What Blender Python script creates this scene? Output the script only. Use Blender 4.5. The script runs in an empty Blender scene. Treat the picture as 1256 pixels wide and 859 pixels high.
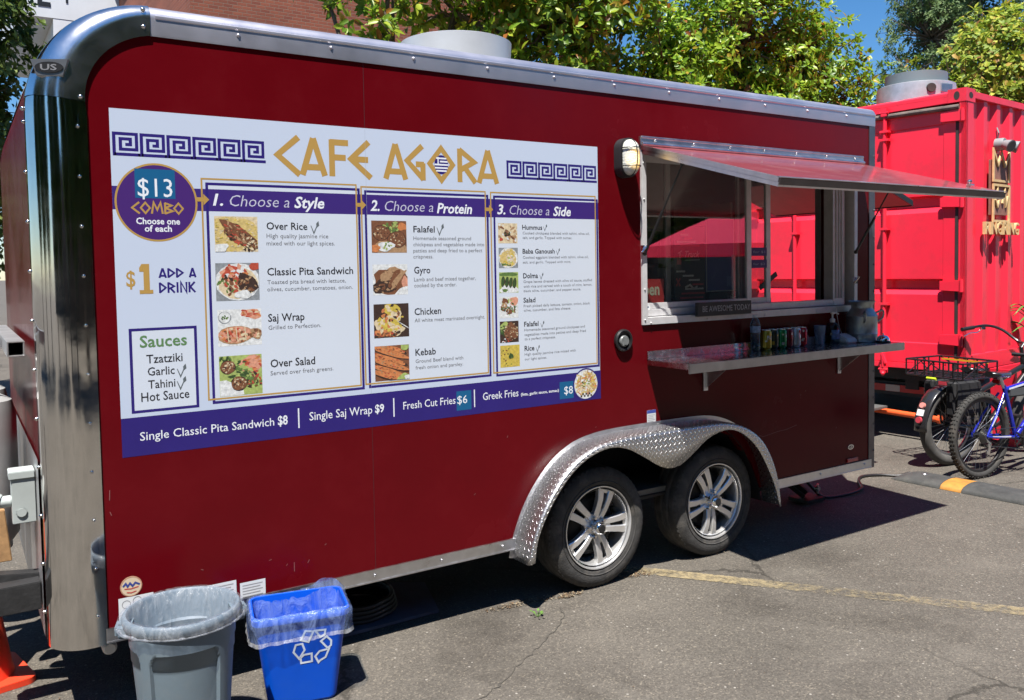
import bpy, bmesh, math, random
from mathutils import Vector, Matrix, noise
from mathutils.geometry import tessellate_polygon

random.seed(7)
PI = math.pi
SC = bpy.context.scene
COL = SC.collection

# ---------------------------------------------------------------- camera, sky, sun, exposure
cd = bpy.data.cameras.new('camera')
cam = bpy.data.objects.new('camera', cd)
COL.objects.link(cam)
cam.matrix_world = Matrix(((0.83758, 0.04069, -0.54480, 0.0),
                           (-0.54604, 0.03043, -0.83721, -3.6),
                           (-0.01748, 0.99871, 0.04771, 1.728),
                           (0, 0, 0, 1)))
cd.sensor_width = 36.0
cd.lens = 30.0955
cd.shift_y = -0.0394
cd.clip_start = 0.05
cd.clip_end = 2000
SC.camera = cam

SUN_DIR = Vector((-0.66, -0.72, 2.145)).normalized()      # towards the sun
wd = bpy.data.worlds.new('World')
SC.world = wd
wd.use_nodes = True
wn = wd.node_tree
bg = wn.nodes['Background']
sky = wn.nodes.new('ShaderNodeTexSky')
sky.sky_type = 'NISHITA'
sky.sun_disc = False
sky.sun_elevation = math.asin(SUN_DIR.z)
sky.sun_rotation = math.atan2(SUN_DIR.x, SUN_DIR.y)
sky.altitude = 100
sky.air_density = 1.0
sky.dust_density = 0.1
sky.ozone_density = 6.0
hs = wn.nodes.new('ShaderNodeHueSaturation')
hs.inputs['Saturation'].default_value = 1.22
wn.links.new(sky.outputs[0], hs.inputs['Color'])
wn.links.new(hs.outputs[0], bg.inputs[0])
bg.inputs[1].default_value = 0.07

sl = bpy.data.lights.new('sun', 'SUN')
sl.energy = 5.0
sl.angle = math.radians(0.53)
sl.color = (1.0, 0.955, 0.89)
so = bpy.data.objects.new('sun', sl)
COL.objects.link(so)
so.rotation_euler = (-SUN_DIR).to_track_quat('-Z', 'Y').to_euler()

SC.view_settings.view_transform = 'Standard'
SC.view_settings.look = 'None'
SC.view_settings.exposure = 1.05
SC.view_settings.gamma = 1.0
SC.view_settings.use_curve_mapping = False
try:
    SC.cycles.max_bounces = 10
    SC.cycles.transparent_max_bounces = 24
    SC.cycles.caustics_reflective = False
    SC.cycles.caustics_refractive = False
except Exception:
    pass

# ---------------------------------------------------------------- materials
def srgb(r, g, b):
    f = lambda c: (c / 255 / 12.92) if c / 255 <= 0.04045 else ((c / 255 + 0.055) / 1.055) ** 2.4
    return (f(r), f(g), f(b))

def nt(name):
    m = bpy.data.materials.new(name)
    m.use_nodes = True
    t = m.node_tree
    return m, t, t.nodes['Principled BSDF'], t.nodes['Material Output']

def node(t, typ, **kw):
    n = t.nodes.new(typ)
    for k, v in kw.items():
        if k.startswith('i_'):
            key = k[2:]
            key = int(key) if key.isdigit() else key
            n.inputs[key].default_value = v
        else:
            setattr(n, k, v)
    return n

def ramp(t, stops, interp='LINEAR'):
    n = t.nodes.new('ShaderNodeValToRGB')
    n.color_ramp.interpolation = interp
    e = n.color_ramp.elements
    while len(e) < len(stops):
        e.new(0.5)
    for i, (p, c) in enumerate(stops):
        e[i].position = p
        e[i].color = (*c, 1) if len(c) == 3 else c
    return n

def M(name, col, rough=0.5, metal=0.0, var=0.0, vs=6.0, bump=0.0, bs=60.0, coat=0.0, spec=0.5, rvar=0.0, dirt=None, dirtamt=0.0, ds=2.0, emit=0.0):
    """Principled paint: base colour with soft mottling, optional dirt blotches, roughness breakup and fine bump."""
    m, t, b, out = nt(name)
    b.inputs['Roughness'].default_value = rough
    b.inputs['Metallic'].default_value = metal
    b.inputs['Specular IOR Level'].default_value = spec
    b.inputs['Coat Weight'].default_value = coat
    b.inputs['Coat Roughness'].default_value = 0.06
    b.inputs['Base Color'].default_value = (*col, 1)
    tc = node(t, 'ShaderNodeTexCoord')
    last = None
    if var or rvar:
        n = node(t, 'ShaderNodeTexNoise', i_Scale=vs, i_Detail=6.0, i_Roughness=0.62)
        t.links.new(tc.outputs['Object'], n.inputs['Vector'])
        if var:
            r = ramp(t, [(0.3, tuple(max(0, c * (1 - var)) for c in col)), (0.7, tuple(min(1, c * (1 + var)) for c in col))])
            t.links.new(n.outputs[0], r.inputs[0])
            t.links.new(r.outputs[0], b.inputs['Base Color'])
            last = r.outputs[0]
        if rvar:
            mr = node(t, 'ShaderNodeMapRange', i_1=0.3, i_2=0.7, i_3=max(0.02, rough - rvar), i_4=min(1, rough + rvar))
            t.links.new(n.outputs[0], mr.inputs[0])
            t.links.new(mr.outputs[0], b.inputs['Roughness'])
    if dirt and dirtamt:
        n2 = node(t, 'ShaderNodeTexNoise', i_Scale=ds, i_Detail=9.0, i_Roughness=0.72)
        t.links.new(tc.outputs['Object'], n2.inputs['Vector'])
        mr = node(t, 'ShaderNodeMapRange', i_1=0.5, i_2=0.72, i_3=0.0, i_4=dirtamt)
        t.links.new(n2.outputs[0], mr.inputs[0])
        mx = node(t, 'ShaderNodeMix', data_type='RGBA')
        mx.inputs[7].default_value = (*dirt, 1)
        if last:
            t.links.new(last, mx.inputs[6])
        else:
            mx.inputs[6].default_value = (*col, 1)
        t.links.new(mr.outputs[0], mx.inputs[0])
        t.links.new(mx.outputs[2], b.inputs['Base Color'])
    if bump:
        n3 = node(t, 'ShaderNodeTexNoise', i_Scale=bs, i_Detail=4.0)
        t.links.new(tc.outputs['Object'], n3.inputs['Vector'])
        bp = node(t, 'ShaderNodeBump', i_Strength=min(1.0, bump), i_Distance=0.01)
        t.links.new(n3.outputs[0], bp.inputs['Height'])
        t.links.new(bp.outputs[0], b.inputs['Normal'])
    if emit:
        b.inputs['Emission Color'].default_value = (*col, 1)
        b.inputs['Emission Strength'].default_value = emit
    return m

def glass_mat(name, tint=(0.75, 0.8, 0.78), ior=1.55, boost=1.0):
    m, t, b, out = nt(name)
    t.nodes.remove(b)
    tr = node(t, 'ShaderNodeBsdfTransparent')
    tr.inputs[0].default_value = (*tint, 1)
    gl = node(t, 'ShaderNodeBsdfGlossy')
    gl.inputs['Roughness'].default_value = 0.01
    f0 = ((ior - 1) / (ior + 1)) ** 2 * boost          # Schlick, the same from both sides of the sheet
    fr = node(t, 'ShaderNodeLayerWeight', i_Blend=0.5)
    pw = node(t, 'ShaderNodeMath', operation='POWER')
    pw.inputs[1].default_value = 5.0
    mu = node(t, 'ShaderNodeMath', operation='MULTIPLY_ADD')
    mu.inputs[1].default_value = 1 - f0
    mu.inputs[2].default_value = f0
    mu.use_clamp = True
    mx = node(t, 'ShaderNodeMixShader')
    t.links.new(fr.outputs['Facing'], pw.inputs[0])
    t.links.new(pw.outputs[0], mu.inputs[0])
    t.links.new(mu.outputs[0], mx.inputs[0])
    t.links.new(tr.outputs[0], mx.inputs[1])
    t.links.new(gl.outputs[0], mx.inputs[2])
    t.links.new(mx.outputs[0], out.inputs[0])
    return m

def film_mat(name, col=(0.8, 0.82, 0.85), trans=0.6, tint=(0.95, 0.96, 1.0)):
    """thin clear plastic film: mostly see-through, with a milky share and glossy creases"""
    m, t, b, out = nt(name)
    b.inputs['Base Color'].default_value = (*col, 1)
    b.inputs['Roughness'].default_value = 0.16
    b.inputs['Specular IOR Level'].default_value = 0.9
    tc = node(t, 'ShaderNodeTexCoord')
    mp = node(t, 'ShaderNodeMapping')
    mp.inputs['Scale'].default_value = (1, 1, 0.35)
    n = node(t, 'ShaderNodeTexNoise', i_Scale=26.0, i_Detail=5.0, i_Roughness=0.6, i_Distortion=1.2)
    t.links.new(tc.outputs['Object'], mp.inputs[0])
    t.links.new(mp.outputs[0], n.inputs['Vector'])
    bp = node(t, 'ShaderNodeBump', i_Strength=0.9, i_Distance=0.02)
    t.links.new(n.outputs[0], bp.inputs['Height'])
    t.links.new(bp.outputs[0], b.inputs['Normal'])
    tr = node(t, 'ShaderNodeBsdfTransparent')
    tr.inputs[0].default_value = (*tint, 1)
    mr = node(t, 'ShaderNodeMapRange', i_1=0.35, i_2=0.7, i_3=max(0.02, 1 - trans - 0.1), i_4=1 - trans + 0.22)
    t.links.new(n.outputs[0], mr.inputs[0])
    mx = node(t, 'ShaderNodeMixShader')
    t.links.new(mr.outputs[0], mx.inputs[0])
    t.links.new(tr.outputs[0], mx.inputs[1])
    t.links.new(b.outputs[0], mx.inputs[2])
    t.links.new(mx.outputs[0], out.inputs[0])
    return m

def leaf_mat(name, trans=0.35, rough=0.38):
    m, t, b, out = nt(name)
    at = node(t, 'ShaderNodeVertexColor', layer_name='leaf')
    b.inputs['Roughness'].default_value = rough
    b.inputs['Specular IOR Level'].default_value = 0.5
    t.links.new(at.outputs[0], b.inputs['Base Color'])
    tl = node(t, 'ShaderNodeBsdfTranslucent')
    t.links.new(at.outputs[0], tl.inputs[0])
    mx = node(t, 'ShaderNodeMixShader')
    mx.inputs[0].default_value = trans
    t.links.new(b.outputs[0], mx.inputs[1])
    t.links.new(tl.outputs[0], mx.inputs[2])
    t.links.new(mx.outputs[0], out.inputs[0])
    return m

def diamond_mat(name):
    """bright aluminium tread plate: raised lozenges alternating at right angles, from UVs in metres"""
    m, t, b, out = nt(name)
    b.inputs['Metallic'].default_value = 1.0
    b.inputs['Base Color'].default_value = (0.78, 0.78, 0.79, 1)
    b.inputs['Roughness'].default_value = 0.3
    uv = node(t, 'ShaderNodeUVMap')
    sc = node(t, 'ShaderNodeVectorMath', operation='SCALE')
    sc.inputs['Scale'].default_value = 1 / 0.025
    rot = node(t, 'ShaderNodeVectorRotate', rotation_type='Z_AXIS')
    rot.inputs['Angle'].default_value = math.radians(45)
    t.links.new(uv.outputs[0], rot.inputs['Vector'])
    t.links.new(rot.outputs[0], sc.inputs[0])
    fl = node(t, 'ShaderNodeVectorMath', operation='FLOOR')
    fr = node(t, 'ShaderNodeVectorMath', operation='FRACTION')
    t.links.new(sc.outputs[0], fl.inputs[0])
    t.links.new(sc.outputs[0], fr.inputs[0])
    s1 = node(t, 'ShaderNodeSeparateXYZ'); s2 = node(t, 'ShaderNodeSeparateXYZ')
    t.links.new(fl.outputs[0], s1.inputs[0]); t.links.new(fr.outputs[0], s2.inputs[0])
    def mt(op, a, bb=None, clamp=False):
        n = node(t, 'ShaderNodeMath', operation=op); n.use_clamp = clamp
        for i, x in enumerate((a, bb)):
            if x is None: continue
            if isinstance(x, (int, float)): n.inputs[i].default_value = x
            else: t.links.new(x, n.inputs[i])
        return n.outputs[0]
    par = mt('PINGPONG', mt('ADD', s1.outputs[0], s1.outputs[1]), 1.0)
    x = mt('SUBTRACT', s2.outputs[0], 0.5); y = mt('SUBTRACT', s2.outputs[1], 0.5)
    e1 = mt('ADD', mt('POWER', mt('MULTIPLY', mt('ABSOLUTE', x), 2.1), 2.0), mt('POWER', mt('MULTIPLY', mt('ABSOLUTE', y), 7.0), 2.0))
    e2 = mt('ADD', mt('POWER', mt('MULTIPLY', mt('ABSOLUTE', x), 7.0), 2.0), mt('POWER', mt('MULTIPLY', mt('ABSOLUTE', y), 2.1), 2.0))
    mixv = mt('ADD', mt('MULTIPLY', e1, par), mt('MULTIPLY', e2, mt('SUBTRACT', 1.0, par)))
    h = mt('SUBTRACT', 1.0, mixv, True)
    h = mt('POWER', h, 0.5)
    bp = node(t, 'ShaderNodeBump', i_Strength=0.8, i_Distance=0.0028)
    t.links.new(h, bp.inputs['Height'])
    t.links.new(bp.outputs[0], b.inputs['Normal'])
    r = ramp(t, [(0.0, (0.55, 0.55, 0.56)), (0.5, (0.84, 0.84, 0.85))])
    t.links.new(h, r.inputs[0])
    t.links.new(r.outputs[0], b.inputs['Base Color'])
    rr = node(t, 'ShaderNodeMapRange', i_1=0.0, i_2=0.6, i_3=0.42, i_4=0.2)
    t.links.new(h, rr.inputs[0]); t.links.new(rr.outputs[0], b.inputs['Roughness'])
    return m

def food_mat(name, cols, scale=40, off=0.0, dist=1.5):
    """printed food picture: lumps in the dish's own colours"""
    m, t, b, out = nt(name)
    b.inputs['Roughness'].default_value = 0.45
    tc = node(t, 'ShaderNodeTexCoord')
    mp = node(t, 'ShaderNodeMapping')
    mp.inputs['Location'].default_value = (off * 1.7, off, off * 2.3)
    t.links.new(tc.outputs['Object'], mp.inputs[0])
    n = node(t, 'ShaderNodeTexNoise', i_Scale=scale, i_Detail=5.0, i_Roughness=0.68, i_Distortion=dist)
    t.links.new(mp.outputs[0], n.inputs['Vector'])
    v = node(t, 'ShaderNodeTexVoronoi', i_Scale=scale * 0.8)
    t.links.new(mp.outputs[0], v.inputs['Vector'])
    ad = node(t, 'ShaderNodeMath', operation='MULTIPLY_ADD')
    ad.inputs[1].default_value = 0.22
    t.links.new(v.outputs[0], ad.inputs[0]); t.links.new(n.outputs[0], ad.inputs[2])
    k = len(cols)
    r = ramp(t, [(0.38 + 0.44 * i / (k - 1), c) for i, c in enumerate(cols)])
    t.links.new(ad.outputs[0], r.inputs[0])
    t.links.new(r.outputs[0], b.inputs['Base Color'])
    return m

# ---------------------------------------------------------------- mesh helpers
def ortho(d):
    d = Vector(d).normalized()
    a = Vector((0, 0, 1)) if abs(d.z) < 0.9 else Vector((1, 0, 0))
    u = d.cross(a).normalized()
    return u, d.cross(u).normalized(), d

class MB:
    def __init__(s):
        s.v = []; s.f = []; s.mi = []; s.uv = None; s.cur = 0
    def add(s, vs, fs, mi=None):
        o = len(s.v)
        s.v += [tuple(p) for p in vs]
        s.f += [tuple(i + o for i in f) for f in fs]
        s.mi += [s.cur if mi is None else mi] * len(fs)
        return s
    def box(s, a, b, mi=None, mat=None):
        x0, y0, z0 = a; x1, y1, z1 = b
        vs = [Vector(p) for p in ((x0, y0, z0), (x1, y0, z0), (x1, y1, z0), (x0, y1, z0), (x0, y0, z1), (x1, y0, z1), (x1, y1, z1), (x0, y1, z1))]
        if mat: vs = [mat @ p for p in vs]
        return s.add(vs, [(0, 3, 2, 1), (4, 5, 6, 7), (0, 1, 5, 4), (1, 2, 6, 5), (2, 3, 7, 6), (3, 0, 4, 7)], mi)
    def bar(s, p, q, w, h, up=(0, 0, 1), mi=None):
        """rectangular bar from p to q, w across, h along 'up'"""
        p = Vector(p); q = Vector(q); d = (q - p).normalized(); up = Vector(up)
        side = d.cross(up).normalized(); u2 = side.cross(d).normalized()
        vs = []
        for c in (p, q):
            for a, b in ((-1, -1), (1, -1), (1, 1), (-1, 1)):
                vs.append(c + side * (a * w / 2) + u2 * (b * h / 2))
        return s.add(vs, [(0, 1, 2, 3), (7, 6, 5, 4), (0, 4, 5, 1), (1, 5, 6, 2), (2, 6, 7, 3), (3, 7, 4, 0)], mi)
    def cyl(s, p, q, r0, r1=None, n=12, cap=True, mi=None):
        r1 = r0 if r1 is None else r1
        p = Vector(p); q = Vector(q); u, w, d = ortho(q - p)
        vs = []
        for c, r in ((p, r0), (q, r1)):
            for i in range(n):
                a = 2 * PI * i / n
                vs.append(c + u * (r * math.cos(a)) + w * (r * math.sin(a)))
        fs = [(i, i + n, (i + 1) % n + n, (i + 1) % n) for i in range(n)]
        if cap:
            fs += [tuple(range(n)), tuple(reversed(range(n, 2 * n)))]
        return s.add(vs, fs, mi)
    def tube(s, pts, r, n=8, mi=None, cap=True):
        pts = [Vector(p) for p in pts]; m = len(pts)
        rr = r if isinstance(r, (list, tuple)) else [r] * m
        vs = []; prev = None
        for i, p in enumerate(pts):
            d = (pts[min(i + 1, m - 1)] - pts[max(i - 1, 0)])
            if d.length < 1e-9: d = Vector((0, 0, 1))
            d.normalize()
            if prev is None:
                u, w, _ = ortho(d)
            else:
                u = (prev - d * prev.dot(d))
                if u.length < 1e-6: u, w, _ = ortho(d)
                u.normalize(); w = d.cross(u)
            prev = u
            for k in range(n):
                a = 2 * PI * k / n
                vs.append(p + u * (rr[i] * math.cos(a)) + w * (rr[i] * math.sin(a)))
        fs = []
        for i in range(m - 1):
            for k in range(n):
                fs.append((i * n + k, i * n + (k + 1) % n, (i + 1) * n + (k + 1) % n, (i + 1) * n + k))
        if cap:
            fs += [tuple(reversed(range(n))), tuple(range((m - 1) * n, m * n))]
        return s.add(vs, fs, mi)
    def lathe(s, prof, c=(0, 0, 0), axis='z', n=32, mi=None, closed=False, a0=0.0, a1=2 * PI):
        """prof = [(radius, height)]"""
        c = Vector(c); vs = []; full = abs(a1 - a0 - 2 * PI) < 1e-6; nn = n if full else n + 1
        for (r, h) in prof:
            for i in range(nn):
                a = a0 + (a1 - a0) * i / n
                if axis == 'z': p = Vector((r * math.cos(a), r * math.sin(a), h))
                elif axis == 'y': p = Vector((r * math.cos(a), h, r * math.sin(a)))
                else: p = Vector((h, r * math.cos(a), r * math.sin(a)))
                vs.append(c + p)
        fs = []; m = len(prof)
        for j in range(m if closed else m - 1):
            j2 = (j + 1) % m
            for i in range(n):
                i2 = (i + 1) % nn
                fs.append((j * nn + i, j * nn + i2, j2 * nn + i2, j2 * nn + i))
        return s.add(vs, fs, mi)
    def sphere(s, c, r, n=8, m=6, mi=None, sc=(1, 1, 1)):
        vs = []; fs = []; c = Vector(c)
        for j in range(m + 1):
            th = PI * j / m
            for i in range(n):
                a = 2 * PI * i / n
                vs.append(c + Vector((r * sc[0] * math.sin(th) * math.cos(a), r * sc[1] * math.sin(th) * math.sin(a), r * sc[2] * math.cos(th))))
        for j in range(m):
            for i in range(n):
                fs.append((j * n + i, (j + 1) * n + i, (j + 1) * n + (i + 1) % n, j * n + (i + 1) % n))
        return s.add(vs, fs, mi)
    def prism(s, poly, holes, fn, d0, d1, mi=None):
        """flat plate with holes: poly/holes in 2D, fn(a, b, d) -> 3D, between depths d0 and d1"""
        loops = [poly] + list(holes)
        tri = tessellate_polygon([[Vector((a, b, 0)) for a, b in l] for l in loops])
        flat = [p for l in loops for p in l]; n = len(flat)
        vs = [fn(a, b, d0) for a, b in flat] + [fn(a, b, d1) for a, b in flat]
        fs = [tuple(t) for t in tri] + [tuple(i + n for i in reversed(t)) for t in tri]
        o = 0
        for l in loops:
            k = len(l)
            for i in range(k):
                a = o + i; b = o + (i + 1) % k
                fs.append((a, b, b + n, a + n))
            o += k
        return s.add(vs, fs, mi)
    def grid(s, rows, mi=None, close=False):
        """rows: list of equal-length lists of points"""
        n = len(rows[0]); vs = [p for r in rows for p in r]; fs = []
        for j in range(len(rows) - 1):
            for i in range(n if close else n - 1):
                i2 = (i + 1) % n
                fs.append((j * n + i, j * n + i2, (j + 1) * n + i2, (j + 1) * n + i))
        return s.add(vs, fs, mi)
    def build(s, name, mats, parent=None, smooth=True, angle=35, bev=0.0, seg=2, local=False, fix=True, uvs=None):
        me = bpy.data.meshes.new(name)
        me.from_pydata([tuple(p) for p in s.v], [], s.f)
        mats = mats if isinstance(mats, (list, tuple)) else [mats]
        for m in mats: me.materials.append(m)
        if len(mats) > 1:
            me.polygons.foreach_set('material_index', s.mi)
        if uvs is not None:
            ul = me.uv_layers.new(name='UVMap')
            for p in me.polygons:
                for li in p.loop_indices:
                    ul.data[li].uv = uvs[me.loops[li].vertex_index]
        if bev or fix:
            bm = bmesh.new(); bm.from_mesh(me)
            if fix: bmesh.ops.recalc_face_normals(bm, faces=bm.faces)
            if bev:
                ed = [e for e in bm.edges if len(e.link_faces) == 2 and e.calc_face_angle(0) > math.radians(30)]
                bmesh.ops.bevel(bm, geom=ed, offset=bev, segments=seg, affect='EDGES', clamp_overlap=True)
            bm.to_mesh(me); bm.free()
        if smooth:
            me.shade_smooth()
            me.set_sharp_from_angle(angle=math.radians(angle))
        o = bpy.data.objects.new(name, me)
        COL.objects.link(o)
        if parent is not None: setp(o, parent, local)
        return o

WORLD_OF = {}
def setp(o, parent, local=False):
    o.parent = parent
    if not local and parent.name in WORLD_OF:
        o.matrix_parent_inverse = WORLD_OF[parent.name].inverted()

def thing(name, label, cat, loc=(0, 0, 0), rotz=0.0, group=None):
    o = bpy.data.objects.new(name, None)
    o.empty_display_size = 0.2
    COL.objects.link(o)
    o.location = loc; o.rotation_euler = (0, 0, rotz)
    WORLD_OF[o.name] = Matrix.Translation(Vector(loc)) @ Matrix.Rotation(rotz, 4, 'Z')
    o['label'] = label; o['category'] = cat
    if group: o['group'] = group
    return o

def tag(o, label, cat, group=None):
    o['label'] = label; o['category'] = cat
    if group: o['group'] = group
    return o

def struct(o, kind='structure'):
    o['kind'] = kind
    return o

_tc = {}
def text2d(body, shear=0.0, bold=0.0):
    k = (body, shear, bold)
    if k in _tc: return _tc[k]
    cu = bpy.data.curves.new('txt', 'FONT')
    cu.body = body; cu.size = 1.0; cu.shear = shear; cu.offset = bold
    cu.resolution_u = 2
    ob = bpy.data.objects.new('txt', cu)
    COL.objects.link(ob)
    dg = bpy.context.evaluated_depsgraph_get()
    me = bpy.data.meshes.new_from_object(ob.evaluated_get(dg))
    vs = [(v.co.x, v.co.y) for v in me.vertices]; fs = [tuple(p.vertices) for p in me.polygons]
    bpy.data.objects.remove(ob); bpy.data.curves.remove(cu); bpy.data.meshes.remove(me)
    _tc[k] = (vs, fs)
    return vs, fs
_cap = text2d('H')
CAP = max(y for x, y in _cap[0]) - min(y for x, y in _cap[0])

def put_text(mb, body, x0, x1, z, cap, fn, shear=0.0, bold=0.0, mi=None):
    """set 'body' between x0 and x1 on the baseline z with capitals 'cap' tall; fn(a, b) -> 3D"""
    vs, fs = text2d(body, shear, bold)
    a = min(x for x, y in vs); b = max(x for x, y in vs)
    sx = (x1 - x0) / (b - a); sy = cap / CAP
    mb.add([fn(x0 + (x - a) * sx, z + y * sy) for x, y in vs], fs, mi)

def stroke(mb, pts, w, fn, mi=None, closed=False, taper=None):
    """flat painted stroke of width w along 2D pts with mitred joints"""
    pts = [Vector((p[0], p[1])) for p in pts]; m = len(pts); L = []; R = []
    for i, p in enumerate(pts):
        if closed:
            d0 = (p - pts[i - 1]).normalized(); d1 = (pts[(i + 1) % m] - p).normalized()
        else:
            d0 = (p - pts[i - 1]).normalized() if i else (pts[1] - p).normalized()
            d1 = (pts[i + 1] - p).normalized() if i < m - 1 else d0
        n0 = Vector((-d0.y, d0.x)); n1 = Vector((-d1.y, d1.x)); b = n0 + n1
        if b.length < 1e-6: b = n0.copy()
        b.normalize(); k = 1 / max(0.35, b.dot(n0))
        ww = w * (taper[i] if taper else 1) / 2
        L.append(p + b * (ww * k)); R.append(p - b * (ww * k))
    vs = [fn(*q) for q in L] + [fn(*q) for q in R]
    fs = [(i, (i + 1) % m, m + (i + 1) % m, m + i) for i in range(m if closed else m - 1)]
    mb.add(vs, fs, mi)

def rrect(x0, z0, x1, z1, r, n=6):
    out = []
    for cx, cz, a in ((x1 - r, z1 - r, 0), (x0 + r, z1 - r, 90), (x0 + r, z0 + r, 180), (x1 - r, z0 + r, 270)):
        for i in range(n + 1):
            t = math.radians(a + 90 * i / n)
            out.append((cx + r * math.cos(t), cz + r * math.sin(t)))
    return out

def resample(pts, n):
    pts = [Vector(p) for p in pts]
    L = [0.0]
    for a, b in zip(pts, pts[1:]): L.append(L[-1] + (b - a).length)
    out = []; j = 0
    for i in range(n):
        s = L[-1] * i / (n - 1)
        while j < len(L) - 2 and L[j + 1] < s: j += 1
        f = (s - L[j]) / max(1e-9, L[j + 1] - L[j])
        out.append(pts[j].lerp(pts[j + 1], min(1, f)))
    return out

def catmull(pts, k=6):
    pts = [Vector(p) for p in pts]
    P = [pts[0] * 2 - pts[1]] + pts + [pts[-1] * 2 - pts[-2]]
    out = []
    for i in range(1, len(P) - 2):
        p0, p1, p2, p3 = P[i - 1], P[i], P[i + 1], P[i + 2]
        for j in range(k):
            t = j / k
            out.append(0.5 * ((2 * p1) + (p2 - p0) * t + (2 * p0 - 5 * p1 + 4 * p2 - p3) * t * t + (3 * p1 - p0 - 3 * p2 + p3) * t ** 3))
    out.append(pts[-1])
    return out

XZ = lambda y: (lambda a, b: (a, y, b))

# ---------------------------------------------------------------- shared materials
maroon = M('maroon_paint', (0.108, 0.0022, 0.0052), 0.22, 0, var=0.1, vs=1.5, spec=0.15, rvar=0.08, bump=0.06, bs=1.1, dirt=(0.125, 0.008, 0.011), dirtamt=0.3, ds=3.0)
steel = M('polished_stainless', (0.68, 0.66, 0.63), 0.09, 1.0, var=0.06, rvar=0.06, vs=9, bump=0.05, bs=4)
alu = M('satin_aluminium', (0.62, 0.62, 0.64), 0.34, 1.0, var=0.12, vs=14, rvar=0.08)
alu_w = M('white_window_alloy', (0.66, 0.66, 0.67), 0.4, 0.3, var=0.1, vs=20)
chrome = M('chrome', (0.75, 0.75, 0.76), 0.06, 1.0)
brushed = M('brushed_steel_shelf', (0.5, 0.5, 0.52), 0.24, 1.0, var=0.15, vs=30, rvar=0.08)
black = M('black_plastic', (0.012, 0.012, 0.013), 0.42, var=0.3, vs=30)
blacksteel = M('black_chassis_steel', (0.018, 0.018, 0.019), 0.6, 0.0, var=0.4, vs=12, bump=0.2)
rubber = M('tyre_rubber', (0.042, 0.041, 0.040), 0.8, var=0.35, vs=18, bump=0.25, bs=120, dirt=(0.15, 0.135, 0.115), dirtamt=0.7, ds=7)
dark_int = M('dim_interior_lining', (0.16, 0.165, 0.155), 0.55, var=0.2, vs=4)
white_paint = M('white_paint', (0.75, 0.75, 0.74), 0.45, var=0.06, vs=5)
red_cont = M('red_container_paint', (0.86, 0.026, 0.058), 0.42, var=0.06, vs=1.2, dirt=(0.46, 0.035, 0.045), dirtamt=0.6, ds=2.6, bump=0.05, bs=3)
glass = glass_mat('window_glass', (0.86, 0.89, 0.87), 1.6, 4.0)
diamond = diamond_mat('aluminium_tread_plate')
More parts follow.
